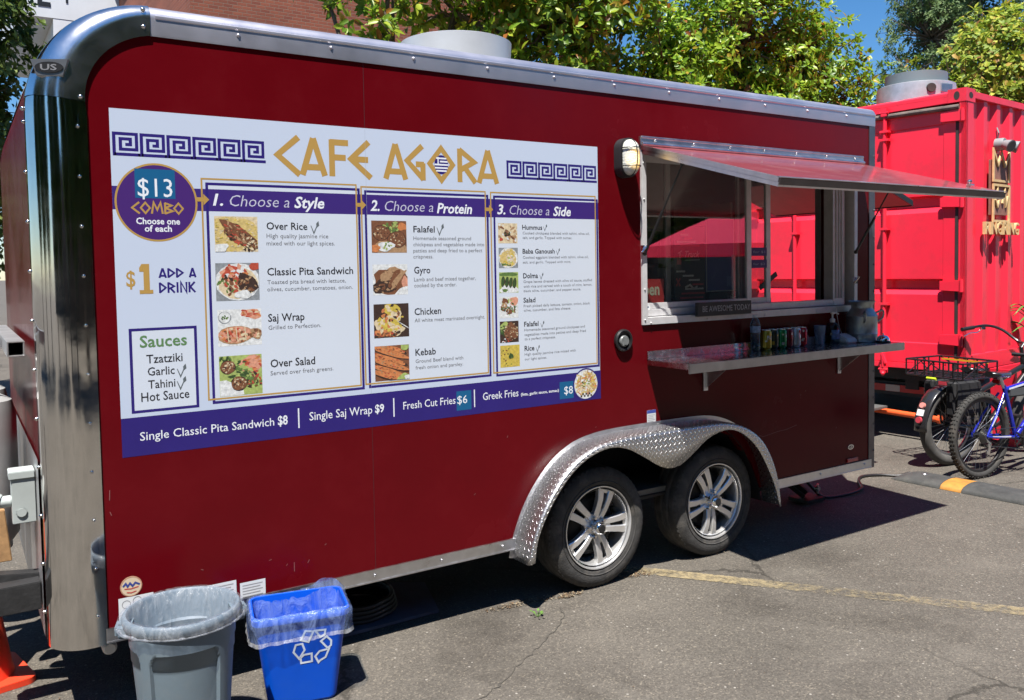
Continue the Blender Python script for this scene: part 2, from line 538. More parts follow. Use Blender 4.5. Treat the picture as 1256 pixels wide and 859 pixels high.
# ---------------------------------------------------------------- ground
def asphalt():
    m, t, b, out = nt('old_asphalt')
    b.inputs['Roughness'].default_value = 0.88
    b.inputs['Specular IOR Level'].default_value = 0.3
    tc = node(t, 'ShaderNodeTexCoord')
    P = tc.outputs['Object']
    def N(scale, detail=6, rough=0.6, dist=0.0):
        n = node(t, 'ShaderNodeTexNoise', i_Scale=scale, i_Detail=float(detail), i_Roughness=rough, i_Distortion=dist)
        t.links.new(P, n.inputs['Vector']); return n.outputs[0]
    def mix(fac, a, c, blend='MIX'):
        x = node(t, 'ShaderNodeMix', data_type='RGBA', blend_type=blend)
        for s, v in ((0, fac), (6, a), (7, c)):
            if isinstance(v, (int, float)): x.inputs[s].default_value = v
            elif isinstance(v, tuple): x.inputs[s].default_value = (*v, 1)
            else: t.links.new(v, x.inputs[s])
        return x.outputs[2]
    base = ramp(t, [(0.3, (0.084, 0.076, 0.066)), (0.7, (0.118, 0.107, 0.093))])
    t.links.new(N(1.1, 8, 0.66), base.inputs[0])
    # fine aggregate: salt and pepper
    v = node(t, 'ShaderNodeTexVoronoi', i_Scale=150.0); t.links.new(P, v.inputs['Vector'])
    sp = node(t, 'ShaderNodeSeparateColor'); t.links.new(v.outputs['Color'], sp.inputs[0])
    agg = ramp(t, [(0.0, (0.66, 0.65, 0.63)), (0.5, (0.97, 0.97, 0.96)), (0.9, (1.2, 1.18, 1.14)), (0.985, (1.9, 1.85, 1.7))])
    t.links.new(sp.outputs[0], agg.inputs[0])
    c = mix(0.85, base.outputs[0], agg.outputs[0], 'MULTIPLY')
    f2 = ramp(t, [(0.35, (0.8, 0.8, 0.8)), (0.65, (1.16, 1.15, 1.13))])
    t.links.new(N(55, 5, 0.75), f2.inputs[0])
    c = mix(0.8, c, f2.outputs[0], 'MULTIPLY')
    # sparse pale stones
    v2 = node(t, 'ShaderNodeTexVoronoi', i_Scale=38.0); t.links.new(P, v2.inputs['Vector'])
    s2 = node(t, 'ShaderNodeSeparateColor'); t.links.new(v2.outputs['Color'], s2.inputs[0])
    k1 = node(t, 'ShaderNodeMath', operation='GREATER_THAN'); k1.inputs[1].default_value = 0.93; t.links.new(s2.outputs[1], k1.inputs[0])
    k2 = node(t, 'ShaderNodeMath', operation='LESS_THAN'); k2.inputs[1].default_value = 0.2; t.links.new(v2.outputs[0], k2.inputs[0])
    k3 = node(t, 'ShaderNodeMath', operation='MULTIPLY'); t.links.new(k1.outputs[0], k3.inputs[0]); t.links.new(k2.outputs[0], k3.inputs[1])
    c = mix(k3.outputs[0], c, (0.28, 0.26, 0.23))
    # oil and damp stains
    st = ramp(t, [(0.55, (1, 1, 1)), (0.68, (0.62, 0.61, 0.6))])
    t.links.new(N(0.75, 7, 0.7, 0.6), st.inputs[0])
    c = mix(0.8, c, st.outputs[0], 'MULTIPLY')
    dust = ramp(t, [(0.52, (0, 0, 0)), (0.75, (0.45, 0.45, 0.45))])
    t.links.new(N(2.3, 9, 0.75, 0.4), dust.inputs[0])
    c = mix(dust.outputs[0], c, (0.165, 0.148, 0.125))
    # cracks
    vc = node(t, 'ShaderNodeTexVoronoi', feature='DISTANCE_TO_EDGE', i_Scale=0.55)
    wv = node(t, 'ShaderNodeTexNoise', i_Scale=2.2, i_Detail=8.0, i_Roughness=0.7); t.links.new(P, wv.inputs['Vector'])
    ad = node(t, 'ShaderNodeMix', data_type='VECTOR', i_0=0.22)
    t.links.new(P, ad.inputs[4]); t.links.new(wv.outputs[1], ad.inputs[5]); t.links.new(ad.outputs[1], vc.inputs['Vector'])
    ck = node(t, 'ShaderNodeMapRange', i_1=0.0015, i_2=0.006, i_3=1.0, i_4=0.0); t.links.new(vc.outputs[0], ck.inputs[0])
    gate = node(t, 'ShaderNodeMapRange', i_1=0.45, i_2=0.55, i_3=0.0, i_4=0.75); t.links.new(N(0.5, 3), gate.inputs[0])
    ckm = node(t, 'ShaderNodeMath', operation='MULTIPLY'); t.links.new(ck.outputs[0], ckm.inputs[0]); t.links.new(gate.outputs[0], ckm.inputs[1])
    c = mix(ckm.outputs[0], c, (0.03, 0.027, 0.022))
    t.links.new(c, b.inputs['Base Color'])
    hs = node(t, 'ShaderNodeMath', operation='MULTIPLY_ADD'); hs.inputs[1].default_value = 0.5
    t.links.new(v.outputs[0], hs.inputs[0]); t.links.new(N(55, 5, 0.75), hs.inputs[2])
    h2 = node(t, 'ShaderNodeMath', operation='SUBTRACT'); t.links.new(hs.outputs[0], h2.inputs[0]); t.links.new(ckm.outputs[0], h2.inputs[1])
    bp = node(t, 'ShaderNodeBump', i_Strength=0.6, i_Distance=0.005); t.links.new(h2.outputs[0], bp.inputs['Height'])
    t.links.new(bp.outputs[0], b.inputs['Normal'])
    return m

g = MB()
xs = [-600, -120, -30, -8] + [-4 + 0.5 * i for i in range(41)] + [20, 40, 120, 600]
ys = [-600, -120, -30, -12] + [-6 + 0.5 * i for i in range(29)] + [12, 40, 120, 600]
g.grid([[(x, y, 0.0) for x in xs] for y in ys])
struct(g.build('ground', asphalt(), smooth=False, fix=False))

def worn_line_mat():
    m, t, b, out = nt('worn_yellow_line_paint')
    b.inputs['Roughness'].default_value = 0.75
    tc = node(t, 'ShaderNodeTexCoord')
    n = node(t, 'ShaderNodeTexNoise', i_Scale=22.0, i_Detail=8.0, i_Roughness=0.78); t.links.new(tc.outputs['Object'], n.inputs['Vector'])
    n2 = node(t, 'ShaderNodeTexNoise', i_Scale=1.4, i_Detail=3.0); t.links.new(tc.outputs['Object'], n2.inputs['Vector'])
    r = ramp(t, [(0.0, (0.30, 0.235, 0.13)), (0.5, (0.36, 0.29, 0.165)), (1.0, (0.32, 0.27, 0.18))])
    t.links.new(n2.outputs[0], r.inputs[0])
    t.links.new(r.outputs[0], b.inputs['Base Color'])
    s = node(t, 'ShaderNodeMath', operation='MULTIPLY_ADD'); s.inputs[1].default_value = 0.5
    t.links.new(n2.outputs[0], s.inputs[0]); t.links.new(n.outputs[0], s.inputs[2])
    k = node(t, 'ShaderNodeMapRange', i_1=0.58, i_2=0.86, i_3=0.8, i_4=0.0); t.links.new(s.outputs[0], k.inputs[0])
    # frayed edges across the stripe (u = 0..1)
    uv = node(t, 'ShaderNodeUVMap'); sx = node(t, 'ShaderNodeSeparateXYZ'); t.links.new(uv.outputs[0], sx.inputs[0])
    ed = node(t, 'ShaderNodeMath', operation='PINGPONG'); ed.inputs[1].default_value = 0.5; t.links.new(sx.outputs[0], ed.inputs[0])
    e2 = node(t, 'ShaderNodeMath', operation='MULTIPLY_ADD'); e2.inputs[1].default_value = 0.7; e2.inputs[2].default_value = -0.34
    t.links.new(n.outputs[0], e2.inputs[0])
    e3 = node(t, 'ShaderNodeMath', operation='GREATER_THAN'); t.links.new(ed.outputs[0], e3.inputs[0]); t.links.new(e2.outputs[0], e3.inputs[1])
    kk = node(t, 'ShaderNodeMath', operation='MULTIPLY'); t.links.new(k.outputs[0], kk.inputs[0]); t.links.new(e3.outputs[0], kk.inputs[1])
    tr = node(t, 'ShaderNodeBsdfTransparent'); mx = node(t, 'ShaderNodeMixShader')
    t.links.new(kk.outputs[0], mx.inputs[0]); t.links.new(tr.outputs[0], mx.inputs[1]); t.links.new(b.outputs[0], mx.inputs[2])
    t.links.new(mx.outputs[0], out.inputs[0])
    return m
ln = MB(); a = Vector((3.10, 0.17, 0.004)); b_ = Vector((5.4, -2.93, 0.004)); d = (b_ - a).normalized(); sd = Vector((-d.y, d.x, 0)) * 0.055
ln.add([a + sd, b_ + sd, b_ - sd, a - sd], [(0, 1, 2, 3)])
struct(ln.build('parking_line', worn_line_mat(), smooth=False, uvs=[(0, 0), (0, 1), (1, 1), (1, 0)]))

# worn tyre track and branching cracks in the surface
crm = M('crack_dirt', (0.062, 0.056, 0.047), 0.95, var=0.4, vs=40)
def crack(name, pts, w):
    rr = random.Random(len(pts)); c = resample(catmull([(x, y, 0) for x, y in pts], 6), 60); k = MB()
    c = [(p.x + rr.gauss(0, 0.006), p.y + rr.gauss(0, 0.006)) for p in c]
    stroke(k, c, w, lambda a, b: (a, b, 0.0025), None, False, [max(0.15, 0.6 + rr.gauss(0, 0.35)) * (0.35 if i in (0, 59) else 1) for i in range(60)])
    struct(k.build(name, crm, smooth=False, fix=False))
crack('asphalt_crack', [(2.52, -0.13), (2.44, -0.26), (2.22, -0.41), (2.03, -0.52), (1.76, -0.67), (1.45, -0.78), (1.2, -0.95)], 0.008)
# loose dirt and leaf litter by the wheels
lit = MB(); rnd = random.Random(3)
def bits(cx, cy, rx, ry, n, smin, smax, rot=0.0):
    for _ in range(n):
        a = rnd.uniform(0, 2 * PI); r = math.sqrt(rnd.random()) * (0.5 + 0.5 * rnd.random())
        dx = rx * r * math.cos(a); dy = ry * r * math.sin(a)
        x = cx + dx * math.cos(rot) - dy * math.sin(rot); y = cy + dx * math.sin(rot) + dy * math.cos(rot)
        s = rnd.uniform(smin, smax); th = rnd.uniform(0, PI); tl = rnd.uniform(-0.5, 0.5)
        u = Vector((math.cos(th), math.sin(th), tl * 0.6)) * s; w = Vector((-math.sin(th), math.cos(th), rnd.uniform(-0.4, 0.4))) * s * rnd.uniform(0.3, 0.8)
        p = Vector((x, y, 0.004 + s * 0.35))
        lit.add([p - u, p + w * 0.5, p + u, p - w * 0.5], [(0, 1, 2, 3)], rnd.choice((0, 0, 1, 2)))
bits(2.40, 0.02, 0.28, 0.05, 420, 0.003, 0.011, -0.1)
bits(2.66, -0.03, 0.10, 0.04, 200, 0.003, 0.012)
bits(3.10, 0.02, 0.18, 0.06, 420, 0.003, 0.011, -0.4)
bits(1.85, 0.12, 0.4, 0.05, 260, 0.002, 0.008, 0.0)
bits(3.75, 0.0, 0.25, 0.05, 160, 0.002, 0.008)
bits(0.42, 0.45, 0.4, 0.3, 300, 0.002, 0.008)
bits(3.2, -0.9, 2.4, 0.9, 260, 0.0015, 0.005)
lm = [M('brown_litter', (0.12, 0.075, 0.04), 0.9, var=0.4, vs=40), M('dark_litter', (0.05, 0.036, 0.022), 0.9, var=0.4, vs=40), M('dry_grit', (0.26, 0.21, 0.14), 0.9, var=0.3, vs=40)]
o = lit.build('leaf_litter', lm, smooth=False, fix=False)
struct(o, 'stuff'); o['label'] = 'brown dirt and dry leaf bits lying along the trailer wheels'; o['category'] = 'litter'

# small weed growing from a crack in front of the front wheel
wt = thing('weed', 'tiny green weed growing from the asphalt in front of the front wheel', 'weed', (2.36, -0.16, 0))
wm = M('weed_leaf', (0.10, 0.22, 0.03), 0.5)
stem = MB(); lv = MB()
for i in range(9):
    a = i * 2.4; r = 0.012 + 0.024 * rnd.random(); h = 0.008 + 0.022 * rnd.random()
    tip = Vector((2.36 + r * math.cos(a), -0.16 + r * math.sin(a), h))
    stem.tube([(2.36, -0.16, 0), tip], 0.001, 4)
    u = Vector((math.cos(a), math.sin(a), 0.4)) * 0.016; w = Vector((-math.sin(a), math.cos(a), 0)) * 0.007
    lv.add([tip - u * 0.2, tip + u * 0.4 + w, tip + u, tip + u * 0.4 - w], [(0, 1, 2, 3)])
stem.build('stem', wm, wt); lv.build('leaf', wm, wt, fix=False)
# ---------------------------------------------------------------- food trailer
TR = thing('food_trailer', 'long maroon food trailer with a rounded chrome nose, open serving hatch and twin wheels', 'food trailer', (2.8, 1.05, 0))
X0, X1, ZB, ZT, YB = 0.25, 5.335, 0.31, 2.78, 2.15     # nose, tail, floor edge, roof edge, far side
WIN = (3.225, 1.42, 5.11, 2.40)

# maroon side with serving window and wheel-arch cut-out
side = MB()
rad = 0.225
outer = [(0.43, 0.335)]
outer += [(2.37, 0.335), (2.40, 0.46), (2.55, 0.68), (2.80, 0.775), (3.70, 0.775), (3.92, 0.69), (4.09, 0.5), (4.17, 0.335)]
outer += [(5.30, 0.335), (5.30, 2.672)]
outer += [(0.43 + rad - rad * math.sin(math.radians(a)), 2.672 - rad + rad * math.cos(math.radians(a))) for a in range(0, 91, 9)]
hole = [(WIN[0], WIN[1]), (WIN[2], WIN[1]), (WIN[2], WIN[3]), (WIN[0], WIN[3])]
side.prism(outer, [hole], lambda a, b, d: (a, d, b), 0.0, 0.045)
side_wall = side.build('side_wall', maroon, TR, angle=30)
seam_m = M('seam_dark_maroon', (0.045, 0.004, 0.007), 0.6)  # dark joint between wall panels
for x in (1.571,):
    sm = MB(); sm.box((x - 0.0012, -0.0003, 0.36), (x + 0.0012, 0.004, 2.66))
    sm.build('panel_seam', seam_m, TR, smooth=False)

# outline of the body in side view, used for the chrome nose corner, its cap, the top rail, the front wall and the roof
RN = 0.43
def outline():
    pts = []
    for i in range(25): pts.append((X0, ZB - 0.01 + (ZT - RN - ZB) * i / 24, -1.0, 0.0))
    for i in range(1, 25):
        a = (PI / 2) * i / 24
        pts.append((X0 + RN - RN * math.cos(a), ZT - RN + RN * math.sin(a), -math.cos(a), math.sin(a)))
    for i in range(1, 31): pts.append((X0 + RN + (X1 - X0 - RN) * i / 30, ZT, 0.0, 1.0))
    return pts
OUT = outline()
def trim_rows(i0, i1, off=0.0):
    rows = []
    for i in range(i0, i1):
        x, z, nx, nz = OUT[i]
        k = min(1.0, max(0.0, math.atan2(nz, -nx) / (PI / 2)))
        w = 0.195 * (1 - k) + 0.122 * k; r = 0.145 * (1 - k) + 0.05 * k
        row = []
        row.append((x - nx * w, -0.003, z - nz * w)); row.append((x - nx * w, -0.007 - off, z - nz * w))
        row.append((x - nx * (w - 0.012), -0.008 - off, z - nz * (w - 0.012)))
        row.append((x - nx * (r + 0.004), -0.008 - off, z - nz * (r + 0.004)))
        for j in range(0, 13):
            th = (PI / 2) * j / 12
            d = r * (1 - math.sin(th)) - off; y = r * (1 - math.cos(th)) - 0.008 - off * math.cos(th)
            row.append((x - nx * d, y, z - nz * d))
        row.append((x + nx * off, r + 0.03, z + nz * off)); row.append((x - nx * 0.006, r + 0.03, z - nz * 0.006))
        rows.append(row)
    return rows
def rivets(mb, pts, r=0.0075, n=(0, -1, 0)):
    n = Vector(n)
    for p in pts:
        p = Vector(p); mb.cyl(p, p + n * 0.003, r * 1.35, r * 1.25, 10); mb.sphere(p + n * 0.003, r, 8, 6, sc=(1, 0.7, 1))
NC = 27
ct = MB(); ct.grid(trim_rows(0, NC))
rivets(ct, [(0.412, -0.008, 0.42 + 0.187 * i) for i in range(11)], 0.006)
rivets(ct, [(X0 - 0.002, 0.165, 0.42 + 0.19 * i) for i in range(11)], 0.006, (-1, 0, 0))
ct.build('nose_corner_trim', steel, TR, angle=40)
cap = MB(); cap.grid(trim_rows(NC - 1, 49, 0.004))
rivets(cap, [(0.425, -0.012, 2.40), (0.655, -0.012, 2.69), (0.655, -0.012, 2.755), (X0 - 0.004, 0.165, 2.37)], 0.007)
cap.build('nose_corner_cap', M('chrome_cap', (0.80, 0.79, 0.79), 0.2, 1.0, rvar=0.06, vs=4), TR, angle=40)
em = MB(); bd = Vector((-0.45, -0.893, 0)); tg = Vector((0.893, -0.45, 0))
ec = Vector((X0 + 0.145, 0.137, 2.50)) + bd * 0.150
def emf(a, b, d): return ec + tg * a + Vector((0, 0, b)) + bd * d
em.prism([(-0.066, 0.03), (0.066, 0.03), (0.046, -0.03), (-0.046, -0.03)], [], emf, -0.03, 0.002)
em.prism([(0.05 * math.cos(a * PI / 12), 0.02 * math.sin(a * PI / 12)) for a in range(24)], [], emf, 0.0025, 0.006, mi=1)
put_text(em, 'US', -0.03, 0.028, -0.011, 0.021, lambda a, b: emf(a, b, 0.0070), 0, 0.02, mi=2)
em.build('nose_badge', [M('badge_satin', (0.42, 0.42, 0.43), 0.3, 0.9), black, M('badge_letters', (0.3, 0.3, 0.31), 0.4, 0.5)], TR, angle=30)
rail = MB(); rail.grid(trim_rows(48, len(OUT)))
# ridge along the rail and the screws
rail.grid([[(x, y, z) for y, z in ((-0.008, 2.741), (-0.0125, 2.737), (-0.0125, 2.729), (-0.008, 2.725))] for x in (0.70, X1)])
rivets(rail, [(1.02 + 0.40 * i, -0.008, 2.705) for i in range(11)], 0.0065)
rail.build('top_rail', M('brushed_top_rail', (0.66, 0.64, 0.69), 0.40, 0.9, var=0.06, vs=3, rvar=0.06), TR, angle=40)
for a, b in ((0.44, 2.335), (4.19, 5.30)):
    br = MB(); br.box((a, -0.010, 0.305), (b, 0.03, 0.362))
    br.box((a, -0.013, 0.305), (b, -0.010, 0.311))
    n = max(2, int((b - a) / 0.28))
    rivets(br, [(a + 0.08 + (b - a - 0.16) * i / (n - 1), -0.010, 0.337) for i in range(n)], 0.006)
    br.build('bottom_rail', alu, TR, angle=40)
et = MB()
et.box((5.272, -0.006, 0.30), (5.337, 0.05, 2.665)); et.box((5.331, 0.0, 0.30), (5.339, 0.075, 2.70))
rivets(et, [(5.327, -0.006, 0.42 + 0.185 * i) for i in range(12)], 0.0055)
et.build('tail_corner_trim', M('tail_trim', (0.16, 0.15, 0.16), 0.3, 0.8, var=0.2, vs=10), TR, angle=40, bev=0.001)
fw = MB()
fw.grid([[(x, y, z) for y in (0.17, YB)] for x, z, nx, nz in OUT[:30]])
fw.build('front_wall', maroon, TR)
rf = MB()
rf.grid([[(x, y, z + 0.05 * math.sin(PI * min(1, max(0, (y - 0.05) / 2.1))) * nz) for y in [0.06 + (YB - 0.06) * k / 12 for k in range(13)]] for x, z, nx, nz in OUT[29:]])
rf.build('roof', M('roof_sheet', (0.6, 0.6, 0.6), 0.45, 0.4, var=0.1), TR)
bw = MB(); bw.prism([(X1, ZB)] + [(x - 0.004 * nx, z - 0.004 * nz) for x, z, nx, nz in reversed(OUT)], [], lambda a, b, d: (a, d, b), YB - 0.002, YB + 0.03); bw.build('back_wall', maroon, TR)
# tail wall with its own service opening
ew = MB(); EO = (0.43, 1.42, 1.13, 2.34)
ew.prism([(0.05, ZB), (YB, ZB), (YB, ZT), (0.05, ZT)], [[(EO[0], EO[1]), (EO[2], EO[1]), (EO[2], EO[3]), (EO[0], EO[3])]], lambda a, b, d: (d, a, b), 5.27, 5.318)
ew.build('tail_wall', maroon, TR, angle=30)
ef = MB()
for a, b in (((5.262, EO[0] - 0.05, EO[1] - 0.05), (5.324, EO[0], EO[3] + 0.05)), ((5.262, EO[2], EO[1] - 0.05), (5.324, EO[2] + 0.05, EO[3] + 0.05)),
             ((5.262, EO[0], EO[1] - 0.05), (5.324, EO[2], EO[1])), ((5.262, EO[0], EO[3]), (5.324, EO[2], EO[3] + 0.05))):
    ef.box(a, b)
ef.build('tail_opening_frame', alu_w, TR, bev=0.003)
eh = MB()
hy0, hy1 = 0.12, 1.36
eh.prism([(5.325, 2.40), (5.97, 2.175), (5.96, 2.145), (5.325, 2.37)], [], lambda a, b, d: (a, d, b), hy0, hy1)
eh.box((5.962, hy0 - 0.006, 2.138), (5.982, hy1 + 0.006, 2.18), 1)
for y in (hy0 - 0.008, hy1):
    eh.prism([(5.325, 2.41), (5.975, 2.185), (5.975, 2.14), (5.325, 2.365)], [], lambda a, b, d: (a, d, b), y, y + 0.008, mi=1)
eh.build('tail_hatch', [M('hatch_underside_red', (0.80, 0.05, 0.075), 0.4, var=0.1), black], TR, bev=0.002)

# interior shell, seen dimly through the window
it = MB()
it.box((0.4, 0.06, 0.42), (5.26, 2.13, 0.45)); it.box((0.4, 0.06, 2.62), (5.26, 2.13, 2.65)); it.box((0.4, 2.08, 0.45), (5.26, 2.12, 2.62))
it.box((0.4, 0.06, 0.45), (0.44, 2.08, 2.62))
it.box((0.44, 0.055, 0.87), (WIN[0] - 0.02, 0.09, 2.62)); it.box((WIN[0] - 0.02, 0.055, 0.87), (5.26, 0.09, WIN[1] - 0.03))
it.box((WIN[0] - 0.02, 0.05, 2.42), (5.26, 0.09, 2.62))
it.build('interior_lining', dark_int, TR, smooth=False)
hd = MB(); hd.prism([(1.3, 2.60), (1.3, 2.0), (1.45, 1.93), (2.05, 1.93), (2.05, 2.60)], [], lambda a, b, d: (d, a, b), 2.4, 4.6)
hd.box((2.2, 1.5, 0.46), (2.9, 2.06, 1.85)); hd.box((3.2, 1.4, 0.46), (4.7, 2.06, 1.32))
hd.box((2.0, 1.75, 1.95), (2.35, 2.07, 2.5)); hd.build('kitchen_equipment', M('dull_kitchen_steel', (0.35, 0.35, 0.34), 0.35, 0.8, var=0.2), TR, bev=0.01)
pv = MB(); pv.box((5.235, 1.21, 1.98), (5.258, 1.86, 2.23)); pv.box((5.22, 1.93, 1.75), (5.258, 2.02, 2.30)); pv.build('wall_cabinet', M('pale_cabinet', (0.55, 0.56, 0.48), 0.5), TR, bev=0.004)
ws_ = MB(); ws_.box((3.3, 1.80, 1.72), (5.2, 2.07, 1.745)); ws_.box((3.3, 1.80, 1.45), (5.2, 2.07, 1.475))
for q in range(13):
    x = 3.4 + 0.138 * q; ws_.cyl((x, 1.93, 1.476 + 0.27 * (q % 2)), (x, 1.93, 1.62 + 0.27 * (q % 2)), 0.05, n=14)
ws_.build('stock_shelf', M('stock_shelf_steel', (0.42, 0.42, 0.40), 0.4, 0.5, var=0.4, vs=5), TR)
shf = MB(); shf.box((3.5, 0.12, 1.30), (5.2, 0.38, 1.33)); shf.build('inside_counter', M('inside_counter', (0.05, 0.05, 0.05), 0.4), TR, bev=0.003)

# serving window: outer frame, sashes, glass
wf = MB(); x0, z0, x1, z1 = WIN
wf.box((x0 - 0.022, -0.014, z0 - 0.018), (x0 + 0.012, 0.12, z1)); wf.box((x1 - 0.012, -0.014, z0 - 0.018), (x1 + 0.022, 0.12, z1))
wf.box((x0 + 0.012, -0.014, z0 - 0.018), (x1 - 0.012, 0.12, z0 + 0.022)); wf.box((x0 + 0.012, 0.0, z1 - 0.04), (x1 - 0.012, 0.12, z1))
rivets(wf, [(x0 - 0.008, -0.014, z) for z in (1.43, 1.6, 2.1, 2.3)] + [(x, -0.014, 1.412) for x in (3.26, 3.7, 4.2, 4.7, 5.06)], 0.005)
win = wf.build('serving_window', alu_w, TR, bev=0.002)
ws = MB()
for a, b in (((x0 + 0.012, 0.03, 1.445), (4.93, 0.105, 1.485)), ((4.93, 0.03, 1.445), (5.055, 0.105, 2.36)), ((x0 + 0.012, 0.03, 2.345), (4.93, 0.105, 2.36))):
    ws.box(a, b)
for x in (4.955, 4.985, 5.012): ws.box((x, 0.022, 1.49), (x + 0.008, 0.03, 2.34))
ws.build('inner_frame', alu_w, win, bev=0.003)
for nm, xa, xb, y in (('sliding_sash', 3.24, 4.153, 0.045), ('sliding_sash', 4.06, 4.365, 0.075)):
    s = MB(); w = 0.043
    s.box((xa, y, 1.486), (xa + 0.02, y + 0.02, 2.345)); s.box((xb - w, y, 1.486), (xb, y + 0.02, 2.345))
    s.box((xa + 0.02, y, 1.486), (xb - w, y + 0.02, 1.52)); s.box((xa + 0.02, y, 2.315), (xb - w, y + 0.02, 2.345))
    so_ = s.build(nm, alu_w, win, bev=0.002)
    gp = MB(); gp.box((xa + 0.018, y + 0.008, 1.51), (xb - w + 0.002, y + 0.012, 2.32)); gp.build('pane', glass, so_, smooth=False)
ip = MB(); ip.box((3.475, 0.088, 1.487), (3.515, 0.104, 2.344)); ip.build('window_post', alu_w, win, bev=0.002)

# serving hatch propped open as an awning
ht = MB(); HY, HZ = -0.955, 2.128
hx0, hx1 = 3.205, 5.18
dirv = Vector((0, HY + 0.012, HZ - 2.395)); L = dirv.length; dv = dirv.normalized(); up = Vector((0, -dv.z, dv.y)); up = up if up.z > 0 else -up
hb = Vector((0, -0.012, 2.395))
hf = lambda x, s, d: (Vector((x, 0, 0)) + hb + dv * s + up * d)
def slab(mb, xa, xb, sa, sb, da, db, mi=None):
    vs = [hf(x, s, d) for d in (da, db) for x, s in ((xa, sa), (xb, sa), (xb, sb), (xa, sb))]
    mb.add(vs, [(0, 1, 2, 3), (7, 6, 5, 4), (0, 4, 5, 1), (1, 5, 6, 2), (2, 6, 7, 3), (3, 7, 4, 0)], mi)
slab(ht, hx0, hx1, 0.0, L, -0.022, 0.0)
hatch = ht.build('serving_hatch', M('hatch_maroon_sky_sheen', (0.27, 0.055, 0.06), 0.3, 0.0, var=0.12, vs=3, coat=0.6, dirt=(0.40, 0.2, 0.2), dirtamt=0.7, ds=5), TR, bev=0.002)  # pale pink of the mirrored sky mixed into the maroon and its blotches
hr = MB()
slab(hr, hx0 - 0.004, hx0 + 0.03, 0.02, L + 0.004, -0.044, -0.0225); slab(hr, hx1 - 0.03, hx1 + 0.004, 0.02, L + 0.004, -0.044, -0.0225)
slab(hr, hx0 + 0.03, hx1 - 0.03, L - 0.03, L + 0.004, -0.044, -0.0225)
slab(hr, hx0 - 0.006, hx0 - 0.001, 0.0, L, -0.022, 0.003)
hr.build('edge_frame', alu, hatch, bev=0.002)
he = MB(); slab(he, hx0 - 0.004, hx1 + 0.004, L + 0.0045, L + 0.009, -0.034, -0.004, 0); slab(he, hx0 - 0.004, hx1 + 0.004, L - 0.012, L + 0.009, -0.0005, 0.0035, 1)
he.build('front_edge', [M('shaded_alu_edge', (0.10, 0.09, 0.085), 0.45, 0.6, var=0.2), alu], hatch, smooth=False)  # aluminium front face coloured dark to stand for its shade
hh = MB()
hh.box((hx0 - 0.01, -0.016, 2.398), (hx1 + 0.015, 0.0, 2.445)); hh.cyl((hx0 - 0.005, -0.022, 2.402), (hx1 + 0.01, -0.022, 2.402), 0.011)
hh.cyl((hx0 - 0.005, -0.014, 2.44), (hx1 + 0.01, -0.014, 2.44), 0.008)
rivets(hh, [(3.3 + 0.3 * i, -0.016, 2.425) for i in range(7)], 0.007)
hh.build('hinge', alu, hatch, bev=0.001)
for xa, xb in ((3.245, 3.215), (5.14, 5.105)):
    st = MB(); p = hf(xa, 0.30, -0.05); q = Vector((xb, -0.02, 1.80)); mid = p.lerp(q, 0.52)
    st.cyl(mid, q, 0.0085, n=10); st.cyl(p, mid, 0.005, n=8); st.sphere(q, 0.013); st.sphere(p, 0.013)
    st.build('gas_strut', black, TR)
for x, z in ((3.212, 1.815), (5.10, 1.60)):
    sc_ = MB(); sc_.box((x - 0.02, -0.03, z - 0.012), (x + 0.012, -0.012, z + 0.03)); sc_.cyl((x - 0.03, -0.03, z - 0.01), (x + 0.012, -0.04, z + 0.035), 0.006)
    sc_.build('latch', chrome, TR, bev=0.001)
hk = MB(); p = hf(5.0, 0.86, 0.0); hk.cyl(p, p + up * 0.02, 0.012); hk.sphere(p + up * 0.03, 0.014); hk.cyl(hf(5.0, 0.86, 0.012), hf(5.05, 0.86, 0.012), 0.006); hk.build('hatch_catch', chrome, hatch)

# fold-down serving shelf
sh = MB(); ZS = 1.205; sx0, sx1, sy = 3.238, 5.17, -0.335
sh.box((sx0, sy + 0.012, ZS - 0.03), (sx1, -0.003, ZS)); 
shelf = sh.build('serving_shelf', brushed, TR, bev=0.003)
ap = MB(); ap.box((sx0 - 0.002, sy, ZS - 0.05), (sx1 + 0.004, sy + 0.011, ZS + 0.001))
ap.build('shelf_edge', M('shelf_front_edge', (0.42, 0.42, 0.44), 0.28, 1.0, var=0.15, vs=12), shelf, bev=0.003)
bl = MB(); bl.box((sx0, -0.012, ZS + 0.001), (sx1, -0.002, ZS + 0.048)); bl.build('shelf_upstand', brushed, shelf, bev=0.002)
for x in (3.69, 4.943):
    k = MB(); k.box((x - 0.018, -0.012, ZS - 0.215), (x + 0.018, -0.002, ZS - 0.031)); k.prism([(-0.012, ZS - 0.20), (-0.012, ZS - 0.031), (-0.21, ZS - 0.031), (-0.21, ZS - 0.045)], [], lambda a, b, d: (d, a, b), x - 0.003, x + 0.003)
    k.build('bracket', alu, shelf, bev=0.001)

